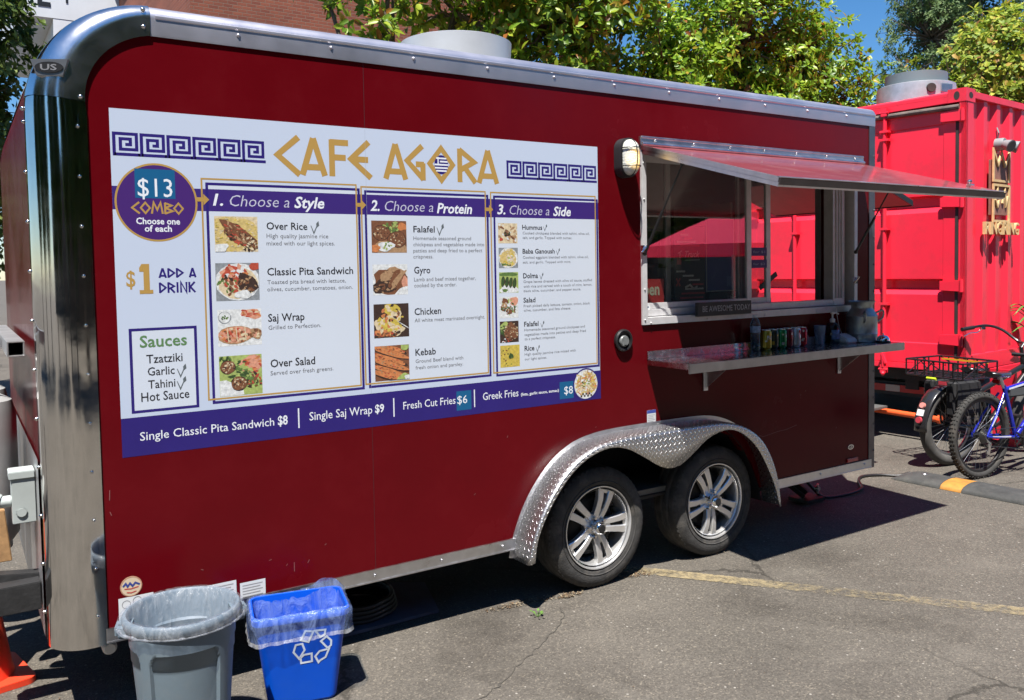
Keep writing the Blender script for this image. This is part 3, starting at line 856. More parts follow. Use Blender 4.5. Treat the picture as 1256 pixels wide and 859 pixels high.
# tandem fender in tread plate
wall_c = [(2.318, 0.262), (2.345, 0.37), (2.41, 0.512), (2.50, 0.635), (2.60, 0.725), (2.72, 0.787), (2.85, 0.815), (3.0, 0.826), (3.27, 0.828), (3.55, 0.826), (3.70, 0.818), (3.83, 0.79), (3.95, 0.735), (4.05, 0.65), (4.13, 0.52), (4.175, 0.38), (4.19, 0.25)]
low_c = [(2.353, 0.27), (2.375, 0.385), (2.44, 0.51), (2.53, 0.625), (2.62, 0.705), (2.72, 0.757), (2.842, 0.783), (2.96, 0.762), (3.08, 0.70), (3.19, 0.636), (3.27, 0.615), (3.35, 0.625), (3.45, 0.68), (3.56, 0.745), (3.69, 0.775), (3.80, 0.758), (3.90, 0.70), (3.985, 0.62), (4.07, 0.49), (4.135, 0.36), (4.168, 0.25)]
def split3(c, a, b, n):
    c = catmull([(x, z, 0) for x, z in c], 5)
    i = min(range(len(c)), key=lambda k: abs(c[k].x - a)); j = min(range(len(c)), key=lambda k: abs(c[k].x - b))
    return resample(c[:i + 1], n)[:-1] + resample(c[i:j + 1], n)[:-1] + resample(c[j:], n)
W_ = split3(wall_c, 2.80, 3.72, 20); L_ = split3(low_c, 2.842, 3.70, 20)
rows = []; uvr = []; acc = 0.0
YO = -0.155
for i, (a, b) in enumerate(zip(W_, L_)):
    if i: acc += (a - W_[i - 1]).length
    row = [(a.x, 0.0, a.z) if False else Vector((a.x, -0.001, a.y))]
    nrm = Vector((b.x - a.x, 0, b.y - a.y))
    row.append(Vector((a.x, YO + 0.03, a.y)))
    o3 = Vector((a.x, 0, a.y)); dn = nrm.normalized() if nrm.length > 1e-4 else Vector((0, 0, -1))
    for k in range(1, 6):
        th = (PI / 2) * k / 5
        row.append(Vector((o3.x, YO + 0.03 - 0.03 * math.sin(th), o3.z)) + dn * (min(0.02, nrm.length * 0.5) * (1 - math.cos(th))))
    e = Vector((b.x, YO, b.y)); p = row[-1]
    for k in (0.5, 1.0): row.append(p.lerp(e, k))
    rows.append(row)
    u = []; v = 0.0
    for k, q in enumerate(row):
        if k: v += (q - row[k - 1]).length
        u.append((acc, v))
    # keep the skirt lined up with real height so the pattern stays square there
    u[-1] = (acc, v); uvr += u
fe = MB(); fe.grid(rows)
me_f = fe.build('fender', diamond, TR, angle=50, fix=False, uvs=uvr)
md = me_f.modifiers.new('thickness', 'SOLIDIFY'); md.thickness = 0.004; md.offset = -1
fl = MB()
fl.grid([[(p.x, -0.0015, p.y), (p.x, -0.004, p.y), ((p + n_).x, -0.004, (p + n_).y), ((p + n_).x, -0.0015, (p + n_).y)] for p, n_ in [(W_[i], ((Vector((-(W_[min(i + 1, len(W_) - 1)] - W_[max(0, i - 1)]).y, (W_[min(i + 1, len(W_) - 1)] - W_[max(0, i - 1)]).x, 0))).normalized() * 0.022)) for i in range(len(W_))]])
fl.build('fender_flange', alu, me_f, angle=50)
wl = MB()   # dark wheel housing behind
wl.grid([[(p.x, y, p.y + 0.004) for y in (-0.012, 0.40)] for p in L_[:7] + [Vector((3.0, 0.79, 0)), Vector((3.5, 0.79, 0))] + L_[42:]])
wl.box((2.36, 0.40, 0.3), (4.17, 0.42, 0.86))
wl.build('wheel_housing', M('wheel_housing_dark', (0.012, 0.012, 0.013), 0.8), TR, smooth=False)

# wheels: five double-spoke alloys
tyre_p = []
RT, RW = 0.328, 0.094
for r, y in ((0.222, 0.085), (0.236, 0.098), (0.262, 0.106), (0.29, 0.104), (0.308, 0.096), (0.319, 0.086)): tyre_p.append((r, y))
ny = 15
for i in range(ny):
    y = 0.082 - 0.164 * i / (ny - 1)
    tyre_p.append((RT - 0.004 * abs(y / 0.082) ** 2 - (0.006 if i % 4 == 2 else 0), y))
tyre_p += [(r, -y) for r, y in reversed([(0.222, 0.085), (0.236, 0.098), (0.262, 0.106), (0.29, 0.104), (0.308, 0.096), (0.319, 0.086)])]
rimm = M('alloy_silver', (0.80, 0.80, 0.80), 0.3, 0.75, var=0.05, vs=20, dirt=(0.3, 0.27, 0.22), dirtamt=0.2, ds=20)
rim_dark = M('brake_drum_dark', (0.012, 0.012, 0.012), 0.6, 0.2, var=0.2, vs=10)
def wheel(x, off):
    w = bpy.data.objects.new('wheel', None); COL.objects.link(w); w.empty_display_size = 0.2
    w.location = (x, 0.062, RT); setp(w, TR); WORLD_OF[w.name] = Matrix.Translation(Vector((x, 0.062, RT)))
    t = MB(); t.lathe(tyre_p, axis='y', n=72)
    # shoulder lugs and sidewall ribs
    for i in range(60):
        a = 2 * PI * i / 60
        for yy in (-0.083, 0.083):
            c = Vector((0.321 * math.cos(a), yy, 0.321 * math.sin(a))); tt = Vector((-math.sin(a), 0, math.cos(a))); rr = Vector((math.cos(a), 0, math.sin(a)))
            t.add([c - tt * 0.010 + rr * 0.003, c + tt * 0.010 + rr * 0.003, c + tt * 0.010 - rr * 0.02 + Vector((0, math.copysign(0.0125, yy), 0)), c - tt * 0.010 - rr * 0.02 + Vector((0, math.copysign(0.0125, yy), 0))], [(0, 1, 2, 3)])
    for r in (0.252,):
        t.lathe([(r - 0.003, -0.104), (r, -0.108), (r + 0.003, -0.104)], axis='y', n=72)
    t.build('tyre', rubber, w, local=True, angle=25)
    r_ = MB()
    r_.lathe([(0.205, 0.085), (0.214, -0.086), (0.2185, -0.099), (0.224, -0.100), (0.2255, -0.094), (0.2225, -0.085)], axis='y', n=72)
    r_.lathe([(0.206, -0.088), (0.199, -0.075), (0.196, -0.06), (0.186, 0.05)], axis='y', n=64, mi=0); r_.lathe([(0.186, 0.05), (0.165, 0.03), (0.165, -0.01), (0.14, -0.03), (0.0, -0.032)], axis='y', n=64, mi=1)
    # spoke pairs
    for k in range(5):
        a = math.radians(off + 72 * k); ca, sa = math.cos(a), math.sin(a)
        def loc(r, s, y): return (r * ca - s * sa, y, r * sa + s * ca)
        for sg in (-1, 1):
            prof = [(0.050, 0.0195, 0.0155, -0.070), (0.10, 0.0235, 0.0165, -0.082), (0.15, 0.0285, 0.018, -0.086), (0.203, 0.038, 0.022, -0.080)]
            rows_ = []
            for (rr, s, hw, y) in prof:
                s *= sg
                rows_.append([loc(rr, s - hw, y + 0.03), loc(rr, s - hw, y + 0.004), loc(rr, s - hw + 0.004, y), loc(rr, s + hw - 0.004, y), loc(rr, s + hw, y + 0.004), loc(rr, s + hw, y + 0.03)])
            r_.grid(rows_, close=True)
        # web at the root of each pair
        r_.add([loc(0.045, -0.02, -0.064), loc(0.045, 0.02, -0.064), loc(0.098, 0.016, -0.070), loc(0.098, -0.016, -0.070)], [(0, 1, 2, 3)])
        r_.add([loc(0.185, -0.03, -0.072), loc(0.185, 0.03, -0.072), loc(0.204, 0.03, -0.074), loc(0.204, -0.03, -0.074)], [(0, 1, 2, 3)])
    r_.lathe([(0.07, 0.0), (0.07, -0.058), (0.064, -0.066), (0.03, -0.068), (0.0, -0.068)], axis='y', n=40)
    r_.build('rim', [rimm, rim_dark], w, local=True, angle=32)
    h = MB()
    for k in range(5):
        a = math.radians(off + 36 + 72 * k); c = (0.053 * math.cos(a), -0.067, 0.053 * math.sin(a))
        h.cyl(c, (c[0], -0.089, c[2]), 0.0115, 0.009, 6)
    h.lathe([(0.041, -0.067), (0.041, -0.090), (0.037, -0.105), (0.030, -0.118), (0.026, -0.122), (0.0225, -0.121)], axis='y', n=32)
    h.build('hub_cap', chrome, w, local=True, angle=40)
    bp_ = MB(); bp_.lathe([(0.0225, -0.1215), (0.019, -0.124), (0.0, -0.124)], axis='y', n=24); bp_.build('grease_plug', black, w, local=True)
    return w
wheel(2.856, 70); wheel(3.738, 44)

# chassis under the floor
ch = MB()
for y in (0.48, 1.75): ch.box((0.3, y, 0.33), (5.25, y + 0.06, 0.42))
for i in range(9): ch.box((0.5 + 0.58 * i, 0.41, 0.34), (0.55 + 0.58 * i, 1.75, 0.41))
for x in (2.856, 3.738): ch.cyl((x, 0.1, RT), (x, 2.0, RT), 0.035)
ch.box((0.3, 0.05, 0.40), (5.26, 2.13, 0.418))
ch.bar((0.4, 0.30, 0.47), (-1.25, 1.05, 0.47), 0.06, 0.11); ch.bar((0.4, 1.80, 0.47), (-1.25, 1.05, 0.47), 0.06, 0.11)
ch.box((0.02, 0.22, 0.415), (0.24, 0.30, 0.525))
ch.cyl((-1.2, 1.05, 0.05), (-1.2, 1.05, 0.9), 0.03)
ch.build('chassis', blacksteel, TR, bev=0.003)
sg = MB(); zs = [0.32, 0.55, 0.8, 1.02]; rows = [[(X0 - 0.006, y, z) for y in (0.17, 0.6, 1.2, 2.1)] for z in zs]
sg.grid(rows); sg.build('stone_guard', diamond, TR, fix=False, uvs=[(y, z) for z in zs for y in (0.17, 0.6, 1.2, 2.1)])
ib = MB(); ib.box((0.158, 0.31, 0.745), (X0 - 0.008, 0.41, 0.95)); ib.box((0.150, 0.304, 0.925), (X0 - 0.009, 0.414, 0.955)); ib.cyl((0.19, 0.3095, 0.79), (0.19, 0.304, 0.79), 0.02, n=20); ib.cyl((0.158, 0.36, 0.83), (0.09, 0.36, 0.83), 0.024, n=14); ib.cyl((0.11, 0.36, 0.83), (0.04, 0.37, 0.88), 0.034, n=14)
ib.build('inlet_box', M('inlet_box_grey', (0.42, 0.46, 0.45), 0.5, var=0.1), TR, bev=0.004)
rk = MB()
for z in (1.42, 1.62):
    pass
def sqtube(mb, x, z, ya, yb, s=0.062, th=0.006):
    mb.prism([(x - s / 2, z - s / 2), (x + s / 2, z - s / 2), (x + s / 2, z + s / 2), (x - s / 2, z + s / 2)], [[(x - s / 2 + th, z - s / 2 + th), (x + s / 2 - th, z - s / 2 + th), (x + s / 2 - th, z + s / 2 - th), (x - s / 2 + th, z + s / 2 - th)]], lambda a, b, d: (a, d, b), ya, yb)
sqtube(rk, 0.195, 1.445, 0.30, 1.7); sqtube(rk, -0.55, 1.445, 0.30, 1.7)
rk.bar((0.16, 0.75, 1.445), (-0.52, 0.75, 1.445), 0.05, 0.05); rk.bar((0.16, 1.35, 1.445), (-0.52, 1.35, 1.445), 0.05, 0.05)
rk.bar((-0.55, 0.9, 0.52), (-0.55, 0.9, 1.42), 0.05, 0.05, up=(1, 0, 0)); rk.bar((-0.55, 1.3, 0.52), (-0.55, 1.3, 1.42), 0.05, 0.05, up=(1, 0, 0))
rk.build('gas_bottle_rack', M('rack_steel', (0.5, 0.5, 0.5), 0.4, 0.7, var=0.2, vs=10), TR, bev=0.002)
kb = MB(); kb.cyl((0.47, 0.16, 0.22), (0.47, 0.2, 0.22), 0.028, n=16); kb.cyl((0.47, 0.145, 0.22), (0.47, 0.16, 0.22), 0.02, 0.028, n=16); kb.cyl((0.47, 0.20, 0.22), (0.47, 0.30, 0.34), 0.018, n=12); kb.build('drain_cap', white_paint, TR)
jk = MB(); jk.bar((4.95, 0.75, 0.37), (5.15, 0.42, 0.05), 0.05, 0.05); jk.bar((4.80, 0.7, 0.37), (5.10, 0.40, 0.04), 0.03, 0.03); jk.box((5.05, 0.33, 0.004), (5.25, 0.50, 0.03)); jk.build('corner_jack', blacksteel, TR, bev=0.003)
jb = MB(); jb.cyl((5.18, 0.33, 0.10), (5.18, 0.36, 0.10), 0.016, n=12); jb.cyl((5.19, 0.35, 0.06), (5.19, 0.35, 0.13), 0.008); jb.build('jack_bolt', alu, TR)

# bulkhead lamp beside the hatch
lp = MB()
def capsule(cx, cz, hw, hh, n=10):
    out = [(cx + hw * math.cos(PI * i / n), cz + hh - hw + hw * math.sin(PI * i / n)) for i in range(n + 1)]
    return out + [(cx + hw * math.cos(PI + PI * i / n), cz - hh + hw + hw * math.sin(PI + PI * i / n)) for i in range(n + 1)]
LX, LZ = 3.072, 2.315
lp.prism(capsule(LX, LZ, 0.058, 0.107), [], lambda a, b, d: (a, d, b), -0.001, -0.062)
lamp = lp.build('bulkhead_lamp', M('lamp_housing', (0.022, 0.024, 0.027), 0.45, var=0.2), TR, bev=0.006)
gl_ = MB(); rows = []
for k in range(8):
    th = (PI / 2) * k / 7; s = math.cos(th) * 0.94 + 0.06
    rows.append([(LX + (a - LX) * s, -0.0625 - 0.06 * math.sin(th), LZ + (b - LZ) * (1 - (1 - s) * 0.62)) for a, b in capsule(LX, LZ, 0.050, 0.097)])
gl_.grid(rows, close=True); gl_.add(rows[-1], [tuple(range(len(rows[-1])))])
def globe_mat():
    m, t, b, out = nt('ribbed_lamp_glass')
    b.inputs['Base Color'].default_value = (0.62, 0.63, 0.58, 1); b.inputs['Roughness'].default_value = 0.18
    b.inputs['Subsurface Weight'].default_value = 0.0
    tc = node(t, 'ShaderNodeTexCoord'); v = node(t, 'ShaderNodeTexVoronoi', i_Scale=110.0); t.links.new(tc.outputs['Object'], v.inputs['Vector'])
    bp = node(t, 'ShaderNodeBump', i_Strength=0.6, i_Distance=0.004); t.links.new(v.outputs[0], bp.inputs['Height']); t.links.new(bp.outputs[0], b.inputs['Normal'])
    d = node(t, 'ShaderNodeVectorMath', operation='DISTANCE'); d.inputs[1].default_value = (LX, -0.115, LZ - 0.012); t.links.new(tc.outputs['Object'], d.inputs[0])
    r = ramp(t, [(0.0, (1.0, 0.62, 0.16)), (0.4, (0.9, 0.55, 0.15)), (1.0, (0, 0, 0))]); mr = node(t, 'ShaderNodeMapRange', i_1=0.01, i_2=0.062); t.links.new(d.outputs['Value'], mr.inputs[0]); t.links.new(mr.outputs[0], r.inputs[0])
    t.links.new(r.outputs[0], b.inputs['Emission Color']); b.inputs['Emission Strength'].default_value = 0.75
    return m
gl_.build('lamp_glass', globe_mat(), lamp, angle=60)
gd = MB()
ring = [(a, -0.066, b) for a, b in capsule(LX, LZ, 0.054, 0.102)]; gd.tube(ring + [ring[0]], 0.0035, 6)
for z in (LZ + 0.048, LZ - 0.048):
    gd.tube([(LX + 0.055 * math.cos(PI * i / 12), -0.066 - 0.064 * math.sin(PI * i / 12), z) for i in range(13)], 0.003, 6)
gd.tube([(LX, -0.066 - 0.064 * math.sin(PI * i / 12), LZ + 0.102 * math.cos(PI * i / 12)) for i in range(13)], 0.003, 6)
gd.build('wire_guard', black, lamp)

# power inlet port, stickers, lights
pt = MB(); pt.lathe([(0.045, -0.002), (0.061, -0.004), (0.061, -0.018), (0.054, -0.024), (0.046, -0.02), (0.043, -0.008), (0.0, -0.006)], c=(3.06, 0, 1.326), axis='y', n=40)
port = pt.build('inlet_port', black, TR, angle=40)
pc = MB(); pc.lathe([(0.031, -0.007), (0.031, -0.022), (0.027, -0.027), (0.0, -0.024)], c=(3.06, 0, 1.322), axis='y', n=32); pc.box((3.052, -0.034, 1.302), (3.068, -0.022, 1.342)); pc.build('port_cover', M('grey_port_cover', (0.16, 0.17, 0.17), 0.4), port, bev=0.001)
stickw = M('white_sticker', (0.66, 0.68, 0.70), 0.5)
def sticker(name, x0, z0, x1, z1, skew=0.0):
    s = MB(); s.box((x0, -0.0012, z0), (x1, -0.0004, z1)); return s
s = MB(); s.box((3.236, -0.0012, 0.826), (3.302, -0.0004, 0.918)); s.cur = 1; s.box((3.236, -0.0016, 0.900), (3.302, -0.0013, 0.918)); s.cur = 2
for i in range(7): s.box((3.242, -0.0016, 0.834 + 0.009 * i), (3.294 - 0.006 * (i % 3), -0.0013, 0.8365 + 0.009 * i))
s.build('label_sticker', [stickw, M('sticker_blue', (0.05, 0.08, 0.35), 0.5), M('sticker_grey', (0.35, 0.36, 0.38), 0.5)], TR, smooth=False)
s = MB(); s.lathe([(0.04, -0.0004), (0.04, -0.0014), (0.0, -0.0014)], c=(0.535, 0, 0.508), axis='y', n=32); s.cur = 1
s.lathe([(0.0395, -0.0016), (0.0365, -0.0018)], c=(0.535, 0, 0.508), axis='y', n=32); s.cur = 2
stroke(s, [(0.505, 0.512), (0.515, 0.523), (0.522, 0.510), (0.531, 0.522), (0.54, 0.509), (0.55, 0.521), (0.566, 0.511)], 0.007, XZ(-0.002)); s.cur = 3
stroke(s, [(0.51, 0.502), (0.535, 0.499), (0.562, 0.503)], 0.004, XZ(-0.002)); stroke(s, [(0.518, 0.487), (0.535, 0.483), (0.553, 0.487)], 0.004, XZ(-0.002))
s.build('round_sticker', [M('sticker_cream', (0.62, 0.5, 0.36), 0.5), M('sticker_rim', (0.45, 0.2, 0.12), 0.5), M('sticker_navy', (0.04, 0.06, 0.25), 0.5), M('sticker_red', (0.5, 0.06, 0.05), 0.5)], TR, smooth=False)
s = MB(); s.add([(0.487, -0.001, 0.362), (0.615, -0.001, 0.362), (0.615, -0.001, 0.468), (0.487, -0.001, 0.468)], [(0, 1, 2, 3)]); s.cur = 1
for x, z in ((0.515, 0.44), (0.555, 0.448), (0.515, 0.40), (0.555, 0.40)):
    s.lathe([(0.016, -0.0014), (0.0145, -0.0016)], c=(x, 0, z), axis='y', n=20)
s.cur = 2; s.add([(0.487, -0.0015, 0.364), (0.50, -0.0015, 0.364), (0.50, -0.0015, 0.376), (0.487, -0.0015, 0.376)], [(0, 1, 2, 3)])
s.build('paper_notice', [stickw, M('notice_ink', (0.12, 0.12, 0.13), 0.6), M('notice_orange', (0.6, 0.12, 0.02), 0.6)], TR, smooth=False)
for x0_, x1_, zt in ((0.82, 0.94, 0.447), (0.955, 1.062, 0.428)):
    s = MB(); s.add([(x0_, -0.001, 0.363), (x1_, -0.001, 0.363), (x1_, -0.001, zt), (x0_, -0.001, zt)], [(0, 1, 2, 3)]); s.cur = 1
    for i in range(5): s.add([(x0_ + 0.01, -0.0014, zt - 0.016 - 0.012 * i), (x1_ - 0.012 - 0.01 * (i % 2), -0.0014, zt - 0.016 - 0.012 * i), (x1_ - 0.012 - 0.01 * (i % 2), -0.0014, zt - 0.012 - 0.012 * i), (x0_ + 0.01, -0.0014, zt - 0.012 - 0.012 * i)], [(0, 1, 2, 3)])
    s.build('paper_notice', [stickw, M('notice_print', (0.3, 0.3, 0.31), 0.6)], TR, smooth=False)
s = MB(); s.prism([(5.076 + 0.032 * math.cos(a * PI / 12), 0.474 + 0.017 * math.sin(a * PI / 12)) for a in range(24)], [], lambda a, b, d: (a, d, b), -0.0005, -0.005)
s.cur = 1; s.prism([(5.076 + 0.025 * math.cos(a * PI / 12), 0.474 + 0.011 * math.sin(a * PI / 12)) for a in range(24)], [], lambda a, b, d: (a, d, b), -0.0052, -0.0056)
s.cur = 0; put_text(s, 'US', 5.060, 5.092, 0.468, 0.012, XZ(-0.0062), 0, 0.02)
s.build('tail_badge', [chrome, black], TR)
s = MB(); s.box((5.03, -0.012, 0.372), (5.15, -0.0005, 0.398)); s.build('side_reflector', M('red_reflector', (0.45, 0.008, 0.01), 0.15, coat=1.0), TR, bev=0.004)
scr_m = M('scratch', (0.22, 0.07, 0.07), 0.6)
for pts in ([(4.05, 0.645), (4.12, 0.66), (4.17, 0.662), (4.20, 0.652), (4.33, 0.668), (4.42, 0.672), (4.52, 0.69)], [(2.865, 0.865), (2.872, 0.87)], [(1.19, 0.43), (1.19, 0.47)], [(0.72, 0.41), (0.74, 0.425)], [(1.08, 0.50), (1.092, 0.503)], [(1.25, 0.455), (1.258, 0.468)], [(1.155, 0.462), (1.16, 0.47)], [(1.33, 0.52), (1.338, 0.524)], [(0.47, 0.86), (0.472, 0.90)], [(0.475, 0.80), (0.47, 0.815)], [(0.80, 0.52), (0.81, 0.516)], [(2.10, 0.62), (2.11, 0.626)], [(2.30, 0.88), (2.304, 0.89)], [(4.6, 0.9), (4.61, 0.905)], [(4.92, 0.62), (4.925, 0.63)]):
    s = MB(); stroke(s, pts, 0.003, XZ(-0.0008)); s.build('paint_scratch', scr_m, TR, smooth=False)

# roof fan housing
rv = MB(); vc = (2.62, 1.0)
rv.lathe([(0.30, 2.78), (0.325, 2.80), (0.325, 2.86), (0.335, 3.05), (0.338, 3.09), (0.325, 3.095), (0.32, 3.06), (0.31, 2.9), (0.0, 2.9)], c=(vc[0], vc[1], 0), n=48)
rv.build('roof_vent', M('vent_white', (0.5, 0.52, 0.55), 0.42, 0.3, var=0.05), TR, angle=40)
# ---------------------------------------------------------------- printed menu board on the trailer side
MBD = thing('menu_board', 'large white and navy printed menu headed CAFE AGORA on the maroon trailer side', 'menu board', (1.71, -0.002, 1.019))
navy = M('print_navy', (0.024, 0.014, 0.155), 0.34, var=0.08, vs=3, bump=0.05, bs=2.2); gold = M('print_gold', (0.42, 0.255, 0.065), 0.45)
ink = M('print_black', (0.02, 0.02, 0.025), 0.45); greyink = M('print_grey', (0.15, 0.155, 0.17), 0.5); pwhite = M('print_white', (0.72, 0.75, 0.8), 0.4)
def board_mat():
    m, t, b, out = nt('menu_vinyl'); b.inputs['Roughness'].default_value = 0.3
    tc = node(t, 'ShaderNodeTexCoord'); s = node(t, 'ShaderNodeSeparateXYZ'); t.links.new(tc.outputs['Object'], s.inputs[0])
    mr = node(t, 'ShaderNodeMapRange', i_1=0.15, i_2=1.35); t.links.new(s.outputs[2], mr.inputs[0])
    r = ramp(t, [(0.0, (0.50, 0.57, 0.70)), (0.45, (0.44, 0.52, 0.68)), (1.0, (0.50, 0.57, 0.70))]); t.links.new(mr.outputs[0], r.inputs[0]); t.links.new(r.outputs[0], b.inputs['Base Color'])
    return m
bd_ = MB(); bd_.prism([(0.522, 1.172), (2.903, 1.172), (2.903, 2.369), (0.522, 2.369)], [], lambda a, b, d: (a - 0, d, b), -0.0015, -0.003)
bd_.build('panel', board_mat(), MBD, smooth=False)
p = MB(); p.box((0.522, -0.0032, 1.019), (2.906, -0.0015, 1.1715)); p.build('price_band', navy, MBD, smooth=False)
p = MB()
for a, b in ((0.522, 2.903),): p.add([(a, -0.0034, 1.983), (b, -0.0034, 1.983), (b, -0.0034, 2.073), (a, -0.0034, 2.073)], [(0, 1, 2, 3)])
p.build('heading_band', M('print_purple', (0.040, 0.018, 0.165), 0.4), MBD, smooth=False)
def flatrect(mb, x0, z0, x1, z1, y, mi=None): mb.add([(x0, y, z0), (x1, y, z0), (x1, y, z1), (x0, y, z1)], [(0, 1, 2, 3)], mi)
panelw = M('print_panel_white', (0.57, 0.625, 0.71), 0.3, var=0.02, vs=2, bump=0.05, bs=2.2)
for (x0, z0, x1, z1) in ((0.855, 1.214, 1.522, 2.114), (1.546, 1.2165, 2.197, 2.107), (2.228, 1.2125, 2.883, 2.105)):
    p = MB(); flatrect(p, x0 + 0.022, z0 - 0.006, x1 + 0.004, 1.983, -0.0034, 0); flatrect(p, x0 + 0.022, 2.073, x1 + 0.004, z1 - 0.022, -0.0034, 0)
    stroke(p, [(x0, z0), (x1, z0), (x1, z1), (x0, z1)], 0.0068, XZ(-0.0046), 1, True)
    stroke(p, [(x0 + 0.02, z0 - 0.014), (x1 + 0.012, z0 - 0.014), (x1 + 0.012, z1 - 0.02), (x0 + 0.02, z1 - 0.02)], 0.011, XZ(-0.0040), 2, True)
    p.build('menu_column', [panelw, gold, navy], MBD, smooth=False, fix=False)
p = MB(); flatrect(p, 0.567, 1.193, 0.811, 1.515, -0.0036, 0); stroke(p, [(0.567, 1.193), (0.811, 1.193), (0.811, 1.515), (0.567, 1.515)], 0.011, XZ(-0.0042), 1, True)
p.build('sauce_box', [panelw, navy], MBD, smooth=False, fix=False)
p = MB(); c = (0.683, 0, 2.013)
p.lathe([(0.146, -0.0044), (0.0, -0.0044)], c=c, axis='y', n=72, mi=0); p.lathe([(0.1535, -0.0044), (0.146, -0.0046)], c=c, axis='y', n=72, mi=1)
flatrect(p, 0.604, 2.029, 0.753, 2.143, -0.0052, 2)
p.build('combo_circle', [M('print_violet', (0.055, 0.016, 0.15), 0.4), gold, M('price_patch_blue', (0.006, 0.10, 0.235), 0.4)], MBD, smooth=False)
for (x0, z0, x1, z1) in ((2.013, 1.046, 2.096, 1.14), (2.631, 1.041, 2.722, 1.131)):
    p = MB(); flatrect(p, x0, z0, x1, z1, -0.0042); p.build('price_patch', bpy.data.materials['price_patch_blue'], MBD, smooth=False)
# Greek key borders
def greek_key(x0, x1, z0, z1, n, cut=None):
    p = MB(); w = (x1 - x0) / n; h = z1 - z0; s = w / 8.2
    for i in range(n):
        X = lambda a: x0 + i * w + a * w / 8.0
        Z = lambda b: z0 + b * h / 8.0
        last = i == n - 1
        stroke(p, [(X(-0.6 if i else 0), Z(0.45)), (X(0.45), Z(0.45)), (X(0.45), Z(7.55)), (X(7.0), Z(7.55)), (X(7.0), Z(2.2)), (X(2.3), Z(2.2)), (X(2.3), Z(5.8)), (X(5.2), Z(5.8)), (X(5.2), Z(3.9)), (X(3.7), Z(3.9))], s, XZ(-0.0038))
        stroke(p, [(X(0.45), Z(0.45)), (X(7.9), Z(0.45))], s, XZ(-0.0038))
    p.build('key_border', navy, MBD, smooth=False, fix=False)
greek_key(0.53, 1.121, 2.19, 2.279, 6); greek_key(2.325, 2.898, 2.178, 2.266, 6)
# hand-cut Greek style capitals
GL = {'C': [[(0.95, 1), (0.06, 0.5), (0.98, 0)]], 'A': [[(0.06, 0), (0.5, 1)], [(0.5, 1), (0.94, 0)], [(0.2, 0.22), (0.8, 0.22)]],
      'F': [[(0.16, 0), (0.16, 1)], [(0.08, 0.93), (1, 0.93)], [(0.16, 0.52), (0.86, 0.52)]], 'E': [[(0.9, 1), (0.04, 0.5), (0.98, 0)], [(0.1, 0.5), (0.86, 0.5)]],
      'G': [[(0.86, 1), (0.04, 0.55), (0.9, 0.03)], [(0.88, 0), (0.88, 0.5)], [(0.94, 0.46), (0.5, 0.46)]], 'O': [[(0.5, 0.97), (0.97, 0.5), (0.5, 0.03), (0.03, 0.5), (0.5, 0.97)]],
      'R': [[(0.12, 0), (0.12, 1)], [(0.1, 0.97), (0.9, 0.62), (0.12, 0.36)], [(0.42, 0.42), (0.96, 0)]], 'M': [[(0.06, 0), (0.22, 1), (0.5, 0.35), (0.78, 1), (0.94, 0)]],
      'B': [[(0.12, 0), (0.12, 1)], [(0.1, 0.97), (0.84, 0.76), (0.14, 0.53)], [(0.14, 0.53), (0.94, 0.26), (0.1, 0.03)]], 'D': [[(0.12, 0), (0.12, 1)], [(0.1, 0.95), (0.92, 0.5), (0.1, 0.05)]],
      'I': [[(0.5, 0), (0.5, 1)]], 'N': [[(0.12, 0), (0.12, 1), (0.88, 0), (0.88, 1)]], 'K': [[(0.14, 0), (0.14, 1)], [(0.9, 1), (0.16, 0.45)], [(0.3, 0.5), (0.95, 0)]]}
_gz = [0]
def gletter(mb, chs, x0, z0, x1, z1, w, y):
    for st in GL[chs]:
        _gz[0] = (_gz[0] + 1) % 5
        tp = [1.12] + [1.0] * (len(st) - 2) + [1.12] if len(st) > 1 else None
        cl = len(st) > 3 and st[0] == st[-1]
        stroke(mb, [(x0 + a * (x1 - x0), z0 + b * (z1 - z0)) for a, b in (st[:-1] if cl else st)], w, XZ(y - 0.00012 * _gz[0]), None, cl, None if cl else tp)
p = MB()
for chs, x0, x1 in (('C', 1.164, 1.268), ('A', 1.271, 1.386), ('F', 1.398, 1.49), ('E', 1.497, 1.598), ('A', 1.662, 1.776), ('G', 1.774, 1.871), ('O', 1.891, 2.023), ('R', 2.045, 2.148), ('A', 2.157, 2.274)):
    gletter(p, chs, x0, 2.148, x1, 2.308, 0.024, -0.0042)
p.build('title_lettering', gold, MBD, smooth=False, fix=False)
p = MB(); c = (1.957, 0, 2.226)
p.prism([(1.957 + 0.037 * math.cos(a * PI / 18), 2.226 + 0.045 * math.sin(a * PI / 18)) for a in range(36)], [], lambda a, b, d: (a, d, b), -0.0032, -0.0052)
def stripe(z, x0, x1, h=0.0075): flatrect(p, x0, z - h / 2, x1, z + h / 2, -0.0056, 1)
for k, z in enumerate((2.256, 2.241, 2.226, 2.211, 2.197)):
    hw = 0.036 * math.sqrt(max(0.05, 1 - ((z - 2.226) / 0.046) ** 2)); stripe(z, 1.957 - hw if k not in (1,) else 1.950, 1.957 + hw)
flatrect(p, 1.937, 2.228, 1.943, 2.262, -0.0058, 1)
p.build('flag_emblem', [navy, pwhite], MBD, smooth=False, fix=False)
p = MB(); xs_ = 0.589
for chs, w in zip('COMBO', (0.030, 0.036, 0.046, 0.034, 0.036)):
    gletter(p, chs, xs_, 1.969, xs_ + w, 2.013, 0.0068, -0.0050); xs_ += w + 0.0025
p.build('combo_lettering', gold, MBD, smooth=False, fix=False)
p = MB()
